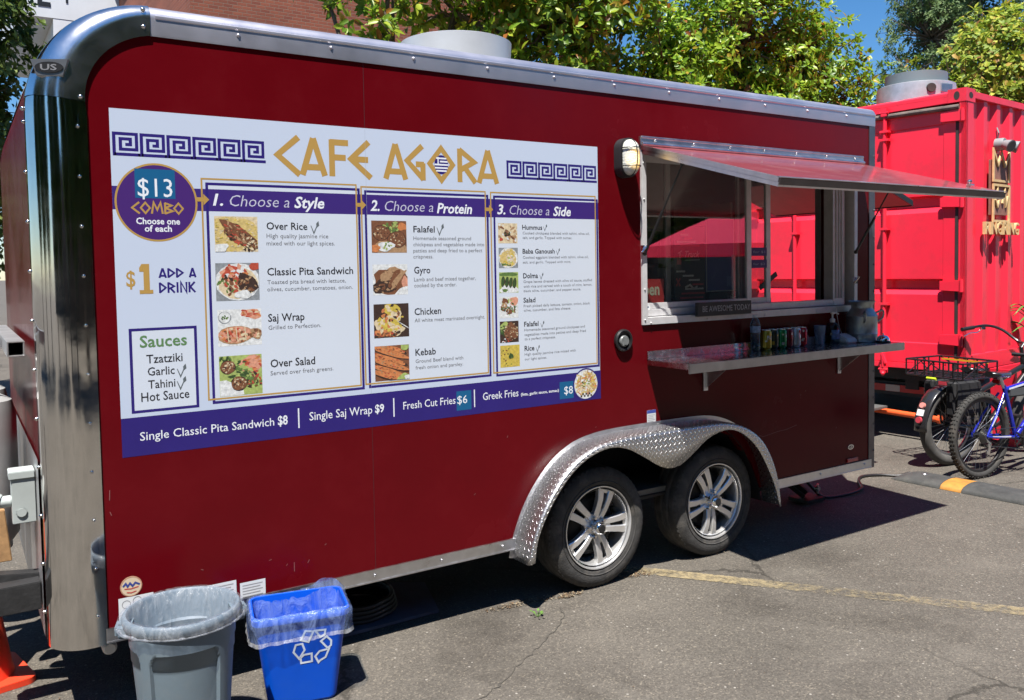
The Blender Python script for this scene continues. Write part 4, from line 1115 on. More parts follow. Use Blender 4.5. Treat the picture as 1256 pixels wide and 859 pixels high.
for word, x0, x1, z0, z1 in (('ADD', 0.680, 0.777, 1.698 + 0.018, 1.754), ('A', 0.795, 0.825, 1.716, 1.754), ('DRINK', 0.679, 0.822, 1.656, 1.698)):
    ws_ = [0.5 if k == 'I' else 1.0 for k in word]; u = (x1 - x0) / sum(ws_); xx = x0
    for k, w in zip(word, ws_): gletter(p, k, xx, z0, xx + u * w - 0.004, z1, 0.0068, -0.0036); xx += u * w
p.build('drink_lettering', navy, MBD, smooth=False, fix=False)
# arrows
for xa, z in ((0.835, 2.030), (1.520, 2.026), (2.193, 2.0215)):
    s = 1.05; p = MB()
    p.add([(xa + q * s, -0.0062, z + r * s) for q, r in ((0, -0.008), (0.024, -0.008), (0.024, -0.022), (0.046, 0), (0.024, 0.022), (0.024, 0.008), (0, 0.008))], [(0, 1, 5, 6), (2, 3, 4)])
    p.build('arrow', gold, MBD, smooth=False, fix=False)
# price band dividers
for x in (1.229, 1.681, 2.114):
    p = MB(); flatrect(p, x - 0.003, 1.054, x + 0.003, 1.14, -0.0042)
    p.build('divider', pwhite, MBD, smooth=False, fix=False)
tickm = M('print_tick', (0.10, 0.12, 0.13), 0.5)
# leaf ticks beside vegetarian dishes
for x, z, s in ((1.324, 1.909, 1), (0.751, 1.33, 0.95), (0.749, 1.28, 0.95), (1.942, 1.907, 1), (2.553, 1.928, .62), (2.632, 1.805, .62), (2.525, 1.68, .62), (2.526, 1.433, .62), (2.495, 1.31, .62)):
    p = MB(); stroke(p, [(x - 0.016 * s, z + 0.022 * s), (x - 0.003 * s, z - 0.012 * s), (x + 0.018 * s, z + 0.034 * s)], 0.005 * s, XZ(-0.0044), None, False, [0.6, 1, 0.8])
    p.add([(x + 0.010 * s, -0.0047, z + 0.012 * s), (x + 0.022 * s, -0.0047, z + 0.022 * s), (x + 0.019 * s, -0.0047, z + 0.042 * s), (x + 0.008 * s, -0.0047, z + 0.030 * s)], [(0, 1, 2, 3)])
    p.build('leaf_tick', tickm, MBD, smooth=False, fix=False)
TX=[
('1.', 0.897, 0.938, 2.008, 0.046, 'hb'),
('Choose a', 0.965, 1.216, 2.006, 0.047, 'hl'),
('Style', 1.237, 1.372, 2.006, 0.048, 'hb'),
('2.', 1.589, 1.634, 2.002, 0.045, 'hb'),
('Choose a', 1.66, 1.909, 2.002, 0.046, 'hl'),
('Protein', 1.928, 2.121, 1.998, 0.049, 'hb'),
('3.', 2.265, 2.313, 2.0, 0.042, 'hb'),
('Choose a', 2.338, 2.582, 1.999, 0.042, 'hl'),
('Side', 2.606, 2.72, 1.998, 0.046, 'hb'),
('$13', 0.614, 0.742, 2.036, 0.07, 'p'),
('Choose one', 0.604, 0.767, 1.928, 0.024, 'wb'),
('of each', 0.634, 0.735, 1.899, 0.024, 'wb'),
('Over Rice', 1.114, 1.292, 1.912, 0.03, 'n'),
('High quality jasmine rice', 1.113, 1.386, 1.876, 0.018, 'd'),
('mixed with our light spices.', 1.112, 1.415, 1.845, 0.018, 'd'),
('Classic Pita Sandwich', 1.111, 1.498, 1.718, 0.031, 'n'),
('Toasted pita bread with lettuce,', 1.11, 1.462, 1.681, 0.017, 'd'),
('olives, cucumber, tomatoes, onion.', 1.109, 1.494, 1.651, 0.017, 'd'),
('Saj Wrap', 1.109, 1.268, 1.522, 0.032, 'n'),
('Grilled to Perfection.', 1.109, 1.341, 1.488, 0.017, 'd'),
('Over Salad', 1.113, 1.31, 1.327, 0.033, 'n'),
('Served over fresh greens.', 1.112, 1.393, 1.293, 0.018, 'd'),
('Falafel', 1.802, 1.914, 1.906, 0.029, 'n'),
('Homemade seasoned ground', 1.801, 2.112, 1.87, 0.017, 'd'),
('chickpeas and vegetables made into', 1.8, 2.186, 1.841, 0.017, 'd'),
('patties and deep fried to a perfect', 1.799, 2.174, 1.812, 0.017, 'd'),
('crispness.', 1.799, 1.903, 1.784, 0.017, 'd'),
('Gyro', 1.801, 1.886, 1.714, 0.031, 'n'),
('Lamb and beef mixed together,', 1.8, 2.134, 1.677, 0.018, 'd'),
('cooked by the order.', 1.8, 2.026, 1.649, 0.018, 'd'),
('Chicken', 1.798, 1.939, 1.52, 0.031, 'n'),
('All white meat marinated overnight.', 1.798, 2.182, 1.486, 0.017, 'd'),
('Kebab', 1.798, 1.906, 1.329, 0.031, 'n'),
('Ground Beef blend with', 1.798, 2.055, 1.294, 0.017, 'd'),
('fresh onion and parsley.', 1.797, 2.054, 1.264, 0.016, 'd'),
('Hummus', 2.412, 2.535, 1.925, 0.023, 'n3'),
('Cooked chickpeas blended with tahini, olive oil,', 2.414, 2.842, 1.901, 0.013, 'd'),
('salt, and garlic. Topped with sumac.', 2.414, 2.726, 1.878, 0.013, 'd'),
('Baba Ganoush', 2.412, 2.612, 1.804, 0.023, 'n3'),
('Cooked eggplant blended with tahini, olive oil,', 2.413, 2.833, 1.778, 0.013, 'd'),
('salt, and garlic. Topped with mint.', 2.412, 2.716, 1.754, 0.012, 'd'),
('Dolma', 2.413, 2.504, 1.679, 0.025, 'n3'),
('Grape leaves dressed with olive oil sauce, stuffed', 2.414, 2.855, 1.655, 0.013, 'd'),
('with rice and served with a touch of mint, lemon,', 2.414, 2.855, 1.631, 0.013, 'd'),
('black olive, cucumber, and pepper sauce.', 2.415, 2.779, 1.609, 0.012, 'd'),
('Salad', 2.412, 2.486, 1.556, 0.024, 'n3'),
('Fresh picked daily lettuce, tomato, onion, black', 2.413, 2.839, 1.532, 0.013, 'd'),
('olive, cucumber, and feta cheese.', 2.414, 2.711, 1.51, 0.013, 'd'),
('Falafel', 2.414, 2.503, 1.434, 0.024, 'n3'),
('Homemade seasoned ground chickpeas and', 2.414, 2.803, 1.41, 0.013, 'd'),
('vegetables made into patties and deep fried', 2.414, 2.809, 1.386, 0.013, 'd'),
('to a perfect crispness.', 2.415, 2.61, 1.364, 0.013, 'd'),
('Rice', 2.414, 2.475, 1.31, 0.025, 'n3'),
('High quality jasmine rice mixed with', 2.414, 2.74, 1.286, 0.013, 'd'),
('our light spices.', 2.414, 2.552, 1.262, 0.012, 'd'),
('$', 0.56, 0.593, 1.685, 0.06, 'gold'),
('1', 0.607, 0.657, 1.655, 0.107, 'goldb'),
('ADD A', 0.68, 0.825, 1.716, 0.038, 'greek'),
('DRINK', 0.679, 0.822, 1.656, 0.042, 'greek'),
('Sauces', 0.6, 0.777, 1.445, 0.045, 'green'),
('Tzatziki', 0.622, 0.758, 1.381, 0.033, 's'),
('Garlic', 0.625, 0.726, 1.332, 0.032, 's'),
('Tahini', 0.625, 0.727, 1.281, 0.032, 's'),
('Hot Sauce', 0.598, 0.779, 1.231, 0.035, 's'),
('Single Classic Pita Sandwich', 0.588, 1.121, 1.078, 0.033, 'w'),
('$8', 1.137, 1.18, 1.077, 0.038, 'wb'),
('Single Saj Wrap', 1.277, 1.573, 1.081, 0.036, 'w'),
('$9', 1.587, 1.632, 1.082, 0.036, 'wb'),
('Fresh Cut Fries', 1.729, 2.007, 1.082, 0.035, 'w'),
('$6', 2.017, 2.073, 1.079, 0.038, 'w'),
('Greek Fries', 2.162, 2.372, 1.083, 0.036, 'w'),
('(feta, garlic sauce, sumac)', 2.387, 2.626, 1.083, 0.014, 'wb'),
('$8', 2.66, 2.717, 1.065, 0.04, 'w'),
]
STY = {'hb': ('heading', pwhite, 0.22, 0.022), 'hl': ('heading', M('print_pale', (0.5, 0.5, 0.62), 0.4), 0.22, -0.006), 'p': ('price', pwhite, 0, 0.0), 'wb': ('price', pwhite, 0, 0.022), 'w': ('price', pwhite, 0, 0.004),
       'n': ('dish_name', ink, 0, 0.012), 'n3': ('dish_name', ink, 0, 0.016), 'd': ('dish_description', greyink, 0, 0.0), 's': ('sauce_name', ink, 0, 0.008),
       'gold': ('add_price', gold, 0, 0.012), 'goldb': ('add_price', gold, 0, 0.045), 'green': ('sauce_heading', M('print_green', (0.10, 0.21, 0.085), 0.45), 0, 0.018)}
groups = {}; gk = 0; lastdish = 0
for (txt, x0, x1, z, capz, sty) in TX:
    if sty == 'greek': continue
    nm, mt_, shear, bold = STY[sty]
    capz = min(capz, 0.05) if sty[0] == 'h' else capz
    if sty[0] == 'h': capz = 0.046
    if sty == 'd': key = (nm, mt_.name, lastdish)
    else:
        gk += 1; key = (nm, mt_.name, gk); lastdish = gk
    if sty == 'goldb':
        mb = groups.setdefault(key, MB()); f_ = XZ(-0.0056)
        flatrect(mb, 0.607, 1.655, 0.657, 1.670, -0.0056); flatrect(mb, 0.623, 1.6702, 0.645, 1.772, -0.0056); mb.add([f_(0.608, 1.742), f_(0.6228, 1.742), f_(0.6228, 1.772), f_(0.617, 1.772), f_(0.608, 1.757)], [(0, 1, 2, 3, 4)]); continue
    mb = groups.setdefault(key, MB())
    put_text(mb, txt, x0, x1, z, capz, XZ(-0.0056), shear, bold)
for (nm, mn, q_), mb in groups.items():
    mb.build(nm, bpy.data.materials[mn], MBD, smooth=False, fix=False)
# printed pictures of the dishes: each is a flat print built up from the shapes of its dish
PAL = {'cream': (0.60, 0.50, 0.33), 'rice': (0.55, 0.42, 0.16), 'white': (0.62, 0.64, 0.64), 'brown': (0.17, 0.07, 0.035), 'dark': (0.045, 0.026, 0.02), 'tan': (0.36, 0.22, 0.12), 'green': (0.10, 0.17, 0.045), 'dgreen': (0.04, 0.075, 0.025), 'lime': (0.32, 0.40, 0.12),
       'red': (0.42, 0.07, 0.04), 'orange': (0.52, 0.19, 0.07), 'salmon': (0.58, 0.27, 0.18), 'yellow': (0.52, 0.40, 0.07), 'slate': (0.22, 0.24, 0.26)}
PKEY = list(PAL); PMAT = [M('print_' + k_, c_, 0.45, var=0.28, vs=70) for k_, c_ in PAL.items()]
def picture(name, rect, bgc, items, seed, rot=0.0):
    x0, z0, x1, z1 = rect; W, H = x1 - x0, z1 - z0; rr = random.Random(seed); p = MB(); lay = [0]
    flatrect(p, x0, z0, x1, z1, -0.0044, PKEY.index(bgc))
    def blob(cx, cy, rx, ry, a, c, wob=0.12, n=16):
        lay[0] += 1; y = -0.0044 - 0.00004 * lay[0]; pts = []; ph = rr.uniform(0, 9)
        for i in range(n):
            t_ = 2 * PI * i / n; w_ = 1 + wob * math.sin(3 * t_ + ph) + wob * 0.7 * math.sin(5 * t_ + 2 * ph)
            u, v = rx * w_ * math.cos(t_), ry * w_ * math.sin(t_)
            px_ = min(0.995, max(0.005, cx + u * math.cos(a) - v * math.sin(a))); pz_ = min(0.995, max(0.005, cy + u * math.sin(a) + v * math.cos(a)))
            pts.append((x0 + px_ * W, y, z0 + pz_ * H))
        p.add(pts, [tuple(range(n))], PKEY.index(c))
    for it_ in items:
        if it_[0] == 'b': blob(*it_[1:])
        elif it_[0] == 's':          # scatter: centre, spread, angle, count, size range, colours, slimness
            _, cx, cy, sx, sy, a, n, s0, s1, cols, slim = it_
            for _ in range(n):
                r_, th = math.sqrt(rr.random()), rr.uniform(0, 2 * PI); u, v = sx * r_ * math.cos(th), sy * r_ * math.sin(th); s_ = rr.uniform(s0, s1)
                blob(cx + u * math.cos(a) - v * math.sin(a), cy + u * math.sin(a) + v * math.cos(a), s_, s_ * slim, rr.uniform(0, PI) if slim > 0.4 else a + rr.gauss(0, 0.5), rr.choice(cols), 0.15, 9)
    p.build(name, PMAT, MBD, smooth=False, fix=False)
B_, S_ = 'b', 's'
R14 = [(0.9, 1.818, 1.076, 1.964), (0.898, 1.616, 1.076, 1.772), (0.9, 1.428, 1.08, 1.58), (0.9, 1.221, 1.076, 1.388), (1.591, 1.811, 1.766, 1.957), (1.592, 1.618, 1.767, 1.758), (1.592, 1.422, 1.768, 1.577), (1.592, 1.224, 1.765, 1.385),
       (2.268, 1.855, 2.382, 1.955), (2.269, 1.732, 2.383, 1.833), (2.269, 1.608, 2.383, 1.711), (2.267, 1.482, 2.38, 1.589), (2.268, 1.359, 2.38, 1.466), (2.268, 1.235, 2.384, 1.345)]
ball = lambda cx, cy, r: [(B_, cx, cy, r * 1.06, r, 0, 'dark', 0.04), (B_, cx, cy, r, r * 0.94, 0, 'brown', 0.06), (S_, cx, cy, r * 0.85, r * 0.8, 0, 30, 0.012, 0.03, ['tan', 'dark', 'cream'], 0.7)]
sausages = []
for q in range(6): sausages += [(B_, 0.35 + 0.1 * (q % 2), 0.95 - 0.17 * q, 0.62, 0.10, -0.35, 'dark', 0.04), (B_, 0.35 + 0.1 * (q % 2), 0.965 - 0.17 * q, 0.60, 0.082, -0.35, 'orange', 0.05), (S_, 0.35 + 0.1 * (q % 2), 0.97 - 0.17 * q, 0.55, 0.06, -0.35, 26, 0.015, 0.045, ['red', 'brown', 'tan', 'orange'], 0.4)]
DISH = [('cream', [(B_, 0.5, 0.5, 0.6, 0.5, 0, 'rice'), (S_, 0.5, 0.5, 0.6, 0.5, 0, 120, 0.02, 0.05, ['cream', 'rice', 'yellow'], 0.35), (B_, 0.06, 0.06, 0.25, 0.16, 0.4, 'white'), (B_, 0.55, 0.5, 0.52, 0.2, -0.75, 'brown'), (S_, 0.5, 0.55, 0.5, 0.22, -0.75, 70, 0.03, 0.09, ['brown', 'red', 'tan', 'dark'], 0.3), (S_, 0.8, 0.22, 0.2, 0.2, 0, 30, 0.02, 0.06, ['dark', 'brown', 'cream'], 0.6)]),
        ('slate', [(B_, 0.5, 0.5, 0.52, 0.5, 0, 'white', 0.02), (B_, 0.5, 0.48, 0.46, 0.43, 0, 'cream', 0.05), (B_, 0.42, 0.72, 0.3, 0.2, 0.2, 'red'), (S_, 0.45, 0.72, 0.32, 0.2, 0, 30, 0.04, 0.09, ['red', 'salmon', 'white', 'orange'], 0.6), (S_, 0.35, 0.42, 0.3, 0.25, 0, 40, 0.03, 0.08, ['green', 'red', 'dark', 'brown'], 0.5), (B_, 0.72, 0.45, 0.22, 0.28, 0.5, 'dark'), (S_, 0.7, 0.45, 0.22, 0.25, 0, 30, 0.03, 0.07, ['brown', 'dark', 'tan'], 0.5), (B_, 0.62, 0.16, 0.2, 0.11, 0, 'white'), (B_, 0.93, 0.92, 0.16, 0.12, 0, 'red')]),
        ('white', [(B_, 0.16, 0.78, 0.15, 0.17, 0, 'slate', 0.02), (B_, 0.16, 0.79, 0.13, 0.15, 0, 'white', 0.02), (S_, 0.16, 0.79, 0.08, 0.08, 0, 12, 0.02, 0.04, ['green', 'dgreen'], 0.5), (B_, 0.78, 0.86, 0.24, 0.13, -0.2, 'salmon'), (S_, 0.75, 0.88, 0.24, 0.1, -0.2, 16, 0.04, 0.08, ['red', 'orange', 'cream'], 0.35), (B_, 0.4, 0.3, 0.42, 0.25, 0.06, 'tan', 0.03), (B_, 0.4, 0.31, 0.39, 0.22, 0.06, 'salmon', 0.03), (S_, 0.4, 0.3, 0.38, 0.2, 0, 60, 0.03, 0.07, ['red', 'orange', 'salmon', 'brown', 'cream'], 0.6), (B_, 0.22, 0.31, 0.012, 0.22, 0.06, 'cream', 0.02), (B_, 0.42, 0.32, 0.012, 0.22, 0.06, 'cream', 0.02), (B_, 0.62, 0.33, 0.012, 0.22, 0.06, 'cream', 0.02), (B_, 0.88, 0.32, 0.13, 0.16, 0.5, 'tan'), (S_, 0.88, 0.32, 0.1, 0.12, 0, 12, 0.03, 0.05, ['salmon', 'brown', 'cream'], 0.6)]),
        ('lime', [(B_, 0.15, 0.12, 0.4, 0.25, 0, 'white'), (B_, 0.75, 0.78, 0.3, 0.2, 0.2, 'salmon'), (S_, 0.78, 0.75, 0.3, 0.2, 0, 30, 0.04, 0.09, ['salmon', 'orange', 'red'], 0.4), (S_, 0.5, 0.55, 0.25, 0.3, 0, 40, 0.04, 0.1, ['green', 'dgreen', 'lime'], 0.4), (S_, 0.8, 0.35, 0.2, 0.2, 0, 30, 0.03, 0.08, ['brown', 'dark', 'red', 'green'], 0.5)] + ball(0.2, 0.72, 0.17) + ball(0.45, 0.3, 0.18) + [(S_, 0.1, 0.95, 0.2, 0.06, 0, 12, 0.03, 0.06, ['dgreen', 'green'], 0.5)]),
        ('brown', [(B_, 0.5, 0.1, 0.6, 0.25, 0, 'tan'), (S_, 0.6, 0.8, 0.25, 0.15, 0, 30, 0.03, 0.09, ['green', 'dgreen', 'lime'], 0.5), (B_, 0.88, 0.82, 0.14, 0.12, 0, 'orange')] + ball(0.28, 0.62, 0.24) + ball(0.72, 0.42, 0.26) + [(B_, 0.4, 0.2, 0.24, 0.15, 0.2, 'white'), (S_, 0.42, 0.22, 0.2, 0.12, 0, 20, 0.02, 0.05, ['white', 'lime', 'green'], 0.6), (B_, 0.1, 0.14, 0.13, 0.12, 0, 'orange')]),
        ('white', [(B_, 0.5, 0.45, 0.5, 0.42, 0.25, 'brown'), (B_, 0.3, 0.28, 0.32, 0.24, 0.1, 'dark'), (S_, 0.3, 0.28, 0.28, 0.2, 0, 40, 0.02, 0.05, ['brown', 'dark', 'tan'], 0.6), (B_, 0.55, 0.68, 0.36, 0.2, 0.3, 'tan'), (B_, 0.62, 0.55, 0.1, 0.34, -0.5, 'brown'), (B_, 0.72, 0.5, 0.09, 0.36, -0.6, 'tan'), (B_, 0.82, 0.4, 0.09, 0.3, -0.5, 'brown'), (B_, 0.92, 0.42, 0.1, 0.18, 0, 'salmon'), (S_, 0.5, 0.5, 0.4, 0.35, 0, 30, 0.02, 0.05, ['brown', 'tan', 'dark'], 0.3)]),
        ('dark', [(B_, 0.2, 0.4, 0.2, 0.18, 0, 'cream'), (B_, 0.5, 0.85, 0.24, 0.16, 0, 'yellow'), (B_, 0.6, 0.62, 0.2, 0.18, 0.4, 'cream'), (B_, 0.5, 0.4, 0.22, 0.18, 0, 'yellow'), (B_, 0.62, 0.2, 0.24, 0.16, 0.2, 'cream'), (B_, 0.25, 0.15, 0.25, 0.1, 0, 'orange'), (S_, 0.48, 0.5, 0.34, 0.48, 0, 60, 0.03, 0.09, ['yellow', 'cream', 'orange', 'brown', 'dark'], 0.6), (B_, 0.85, 0.35, 0.22, 0.012, -0.6, 'white'), (S_, 0.3, 0.1, 0.3, 0.08, 0, 16, 0.03, 0.06, ['red', 'brown'], 0.5)]),
        ('brown', sausages + [(B_, 0.9, 0.95, 0.16, 0.1, 0.2, 'lime'), (B_, 0.82, 0.06, 0.2, 0.1, 0.3, 'lime'), (B_, 0.95, 0.05, 0.1, 0.08, 0, 'white')]),
        ('cream', [(S_, 0.5, 0.5, 0.6, 0.6, 0, 40, 0.05, 0.12, ['cream', 'tan', 'white'], 0.6), (B_, 0.45, 0.5, 0.17, 0.17, 0, 'dark'), (S_, 0.45, 0.5, 0.14, 0.14, 0, 12, 0.03, 0.07, ['brown', 'tan', 'dgreen'], 0.6), (B_, 0.75, 0.28, 0.16, 0.05, -0.7, 'brown'), (B_, 0.75, 0.75, 0.14, 0.05, 0.6, 'tan'), (B_, 0.2, 0.78, 0.13, 0.05, -0.5, 'brown'), (B_, 0.15, 0.2, 0.09, 0.08, 0, 'red')]),
        ('slate', [(B_, 0.5, 0.5, 0.5, 0.5, 0, 'white', 0.02), (B_, 0.5, 0.5, 0.42, 0.42, 0, 'rice'), (S_, 0.5, 0.5, 0.42, 0.42, 0, 40, 0.04, 0.1, ['yellow', 'rice', 'cream'], 0.6), (B_, 0.58, 0.45, 0.2, 0.2, 0, 'cream'), (S_, 0.6, 0.45, 0.18, 0.18, 0, 14, 0.03, 0.06, ['white', 'salmon', 'lime'], 0.6), (S_, 0.3, 0.15, 0.3, 0.06, 0, 12, 0.03, 0.07, ['dgreen', 'green'], 0.5)]),
        ('lime', [(B_, 0.5, 0.15, 0.5, 0.2, 0, 'white'), (B_, 0.5, 0.9, 0.5, 0.1, 0, 'green')] + [z_ for q in range(4) for z_ in ((B_, 0.2 + 0.2 * q, 0.55 - 0.03 * q, 0.1, 0.26, -0.12, 'dark', 0.04), (B_, 0.19 + 0.2 * q, 0.56 - 0.03 * q, 0.075, 0.24, -0.12, 'dgreen', 0.06))] + [(B_, 0.3, 0.12, 0.14, 0.08, 0, 'green')]),
        ('white', [(B_, 0.8, 0.78, 0.26, 0.2, 0.2, 'salmon'), (S_, 0.5, 0.5, 0.4, 0.35, 0, 50, 0.04, 0.1, ['green', 'dgreen', 'lime', 'brown'], 0.5), (B_, 0.3, 0.8, 0.16, 0.13, 0, 'brown'), (B_, 0.28, 0.6, 0.15, 0.13, 0, 'tan'), (B_, 0.5, 0.3, 0.17, 0.14, 0, 'brown'), (S_, 0.4, 0.5, 0.25, 0.3, 0, 20, 0.02, 0.05, ['dark', 'cream', 'white'], 0.6)]),
        ('dark', [(B_, 0.25, 0.8, 0.26, 0.16, 0.4, 'lime'), (S_, 0.2, 0.6, 0.2, 0.3, 0, 20, 0.04, 0.1, ['dgreen', 'green'], 0.5), (B_, 0.6, 0.5, 0.38, 0.4, 0, 'brown'), (S_, 0.6, 0.5, 0.38, 0.4, 0, 70, 0.02, 0.06, ['dark', 'tan', 'brown', 'cream'], 0.6), (S_, 0.3, 0.1, 0.3, 0.1, 0, 14, 0.03, 0.07, ['red', 'white', 'dark'], 0.5)]),
        ('yellow', [(S_, 0.5, 0.5, 0.6, 0.6, 0, 90, 0.02, 0.05, ['yellow', 'rice', 'yellow'], 0.35), (B_, 0.55, 0.5, 0.13, 0.12, 0, 'dgreen'), (S_, 0.5, 0.5, 0.45, 0.45, 0, 12, 0.03, 0.06, ['dgreen', 'green', 'brown'], 0.5)])]
for k, ((bgc, items), rect) in enumerate(zip(DISH, R14)): picture('food_picture', rect, bgc, items, 100 + k)
p = MB(); c = (2.805, 0, 1.106); p.lathe([(0.078, -0.0058), (0.0, -0.0058)], c=c, axis='y', n=48, mi=PKEY.index('white')); p.lathe([(0.086, -0.0056), (0.078, -0.0058)], c=c, axis='y', n=48, mi=len(PKEY))
rr = random.Random(77)
for i in range(150):
    a = rr.uniform(0, 2 * PI); q = 0.070 * math.sqrt(rr.random()); th = rr.gauss(0.4, 0.9); x, z = 2.805 + q * math.cos(a), 1.106 + q * math.sin(a) * 0.9; l_, h_ = rr.uniform(0.008, 0.02), 0.0032
    if abs(x - 2.805) ** 2 + abs(z - 1.106) ** 2 > 0.0045 or z < 1.062: continue
    p.add([(x + s1 * l_ * math.cos(th) - s2 * h_ * math.sin(th), -0.0059 - 0.000004 * i, z + s1 * l_ * math.sin(th) + s2 * h_ * math.cos(th)) for s1, s2 in ((-1, -1), (1, -1), (1, 1), (-1, 1))], [(0, 1, 2, 3)], PKEY.index(rr.choice(('rice', 'cream', 'orange', 'tan', 'yellow'))))
for i in range(26):
    a = rr.uniform(0, 2 * PI); q = 0.03 * math.sqrt(rr.random()); x, z = 2.803 + q * math.cos(a), 1.112 + q * math.sin(a) * 0.7; s_ = rr.uniform(0.003, 0.008)
    p.add([(x + s_ * math.cos(t_ * PI / 3), -0.0066 - 0.000004 * i, z + s_ * 0.6 * math.sin(t_ * PI / 3)) for t_ in range(6)], [tuple(range(6))], PKEY.index(rr.choice(('green', 'dgreen', 'lime', 'white'))))
for i in range(7):
    for j in range(2):
        if (i + j) % 2 == 0: flatrect(p, 2.768 + 0.011 * i, 1.038 + 0.011 * j, 2.779 + 0.011 * i, 1.049 + 0.011 * j, -0.0066, PKEY.index('dark'))
p.build('fries_picture', PMAT + [navy], MBD, smooth=False, fix=False)
p = MB(); flatrect(p, 1.5707, 1.172, 1.5716, 2.368, -0.0048); p.build('vinyl_seam', M('vinyl_seam', (0.34, 0.36, 0.42), 0.6), MBD, smooth=False)

# the print is one thin film: keep its layers fractions of a millimetre apart
for o in MBD.children:
    for v_ in o.data.vertices: v_.co.y = v_.co.y * 0.16
# ---------------------------------------------------------------- posters and signs behind and on the serving window
YP = 0.0625    # just behind the first pane
def px(x): return x * (3.6 + YP) / 3.6
def pz(z): return 1.728 + (z - 1.728) * (3.6 + YP) / 3.6
def poster(name, label, cat, x0, z0, x1, z1, mats, draw, y=YP, group=None):
    mb = MB(); mb.box((x0, y, z0), (x1, y + 0.003, z1)); draw(mb, y - 0.0012); o = mb.build(name, mats, smooth=False, fix=False)
    return tag(o, label, cat, group)
pblack = M('poster_black', (0.02, 0.018, 0.017), 0.5); pred = M('poster_red', (0.75, 0.06, 0.06), 0.5); ppale = M('poster_pale', (0.85, 0.82, 0.78), 0.5); pgreen = M('poster_green', (0.1, 0.13, 0.06), 0.5)
def draw_truck(mb, y):
    mb.cur = 2
    put_text(mb, 'Truck', 3.60, 3.72, 1.778, 0.036, XZ(y), 0.35, 0.012)
    stroke(mb, [(3.545, 1.80), (3.575, 1.815)], 0.006, XZ(y)); stroke(mb, [(3.56, 1.81), (3.56, 1.76)], 0.006, XZ(y)); stroke(mb, [(3.60, 1.76), (3.72, 1.762)], 0.004, XZ(y))
    rr = random.Random(2)
    for i in range(5): flatrect(mb, 3.535 + 0.03 * (i % 3), 1.925 - 0.021 * i, 3.60 + 0.03 * i, 1.936 - 0.021 * i, y, 2 if i % 2 else 1)
    for i, (a, b, c_) in enumerate(((3.53, 3.60, 2), (3.58, 3.67, 2), (3.63, 3.72, 2), (3.66, 3.75, 1), (3.60, 3.75, 2), (3.57, 3.76, 1), (3.56, 3.75, 1), (3.545, 3.75, 2))): flatrect(mb, a, 1.69 - 0.026 * i, b, 1.700 - 0.026 * i, y, c_)
    mb.cur = 1; stroke(mb, [(3.53, 1.655), (3.56, 1.61)], 0.01, XZ(y)); stroke(mb, [(3.56, 1.655), (3.53, 1.61)], 0.01, XZ(y)); flatrect(mb, 3.535, 1.735, 3.57, 1.775, y, 1)
    mb.cur = 2; stroke(mb, [(3.60, 1.60), (3.64, 1.615), (3.67, 1.59), (3.70, 1.605)], 0.012, XZ(y))
poster('window_poster', 'black window poster with slanted red and white lettering left of the blue poster', 'poster', 3.515, 1.525, 3.765, 1.96, [pblack, pred, ppale], draw_truck)
def draw_map(mb, y):
    rr = random.Random(4); mb.cur = 1
    for i in range(26):
        x = 3.79 + 0.20 * rr.random(); z = 1.62 + 0.33 * rr.random(); a = rr.uniform(0, PI); l = rr.uniform(0.02, 0.06)
        dx, dz = math.cos(a) * l, math.sin(a) * l
        if 3.78 < x + dx < 4.0 and 1.60 < z + dz < 1.985: stroke(mb, [(x, z), (x + dx, z + dz)], 0.0022, XZ(y))
    mb.cur = 2; stroke(mb, [(3.776, 1.572), (4.012, 1.572), (4.012, 2.006), (3.776, 2.006)], 0.007, XZ(y - 0.0005), None, True)
    flatrect(mb, 3.95, 1.60, 3.985, 1.66, y, 1)
poster('window_poster', 'dark blue framed street map poster in the serving window', 'poster', 3.77, 1.567, 4.018, 2.012, [M('poster_blue', (0.02, 0.045, 0.28), 0.5), M('map_line', (0.09, 0.16, 0.42), 0.5), M('poster_frame', (0.5, 0.5, 0.48), 0.5)], draw_map)
def draw_uber(mb, y): mb.cur = 1; put_text(mb, 'Uber', 3.958, 4.032, 1.518, 0.024, XZ(y), 0, 0.004)
poster('window_sign', 'small black sign reading Uber at the foot of the blue map poster', 'sign', 3.80, 1.487, 4.045, 1.562, [pblack, M('sign_grey', (0.6, 0.6, 0.6), 0.5)], draw_uber)
def draw_open(mb, y):
    mb.cur = 1; put_text(mb, 'Open', 3.205, 3.395, 1.565, 0.066, XZ(y), 0, 0.03)
poster('open_sign', 'red sign with cream Open lettering in the window corner', 'open sign', 3.20, 1.515, 3.43, 1.655, [M('open_red', (0.75, 0.06, 0.06), 0.45), M('open_cream', (0.85, 0.8, 0.62), 0.5)], draw_open, y=0.0605)
def draw_strip(t):
    def f(mb, y): mb.cur = 1; put_text(mb, t, 4.19, 4.30, f.z, 0.014, XZ(y), 0, 0.01)
    return f
for t, z, lab in (('for $1', 1.782, 'navy price strip taped on the narrow sash, above the other strip'), ('for $2', 1.706, 'navy price strip taped on the narrow sash, below the other strip')):
    f = draw_strip(t); f.z = z + 0.018
    poster('price_strip', lab, 'price strip', 4.172, z, 4.318, z + 0.052, [navy, M('strip_text', (0.3, 0.32, 0.5), 0.5)], f, y=0.0665, group='price strips in the window')
st = MB(); st.prism([(3.262 + 0.045 * math.cos(a * PI / 14), 1.497 + 0.030 * math.sin(a * PI / 14)) for a in range(28)], [], lambda a, b, d: (a, d, b), 0.0435, 0.0425)
st.cur = 1; stroke(st, [(3.232, 1.494), (3.25, 1.499), (3.275, 1.493), (3.295, 1.498)], 0.010, XZ(0.0422)); st.cur = 2; st.lathe([(0.008, 0.0422), (0, 0.0422)], c=(3.258, 0, 1.508), axis='y', n=12)
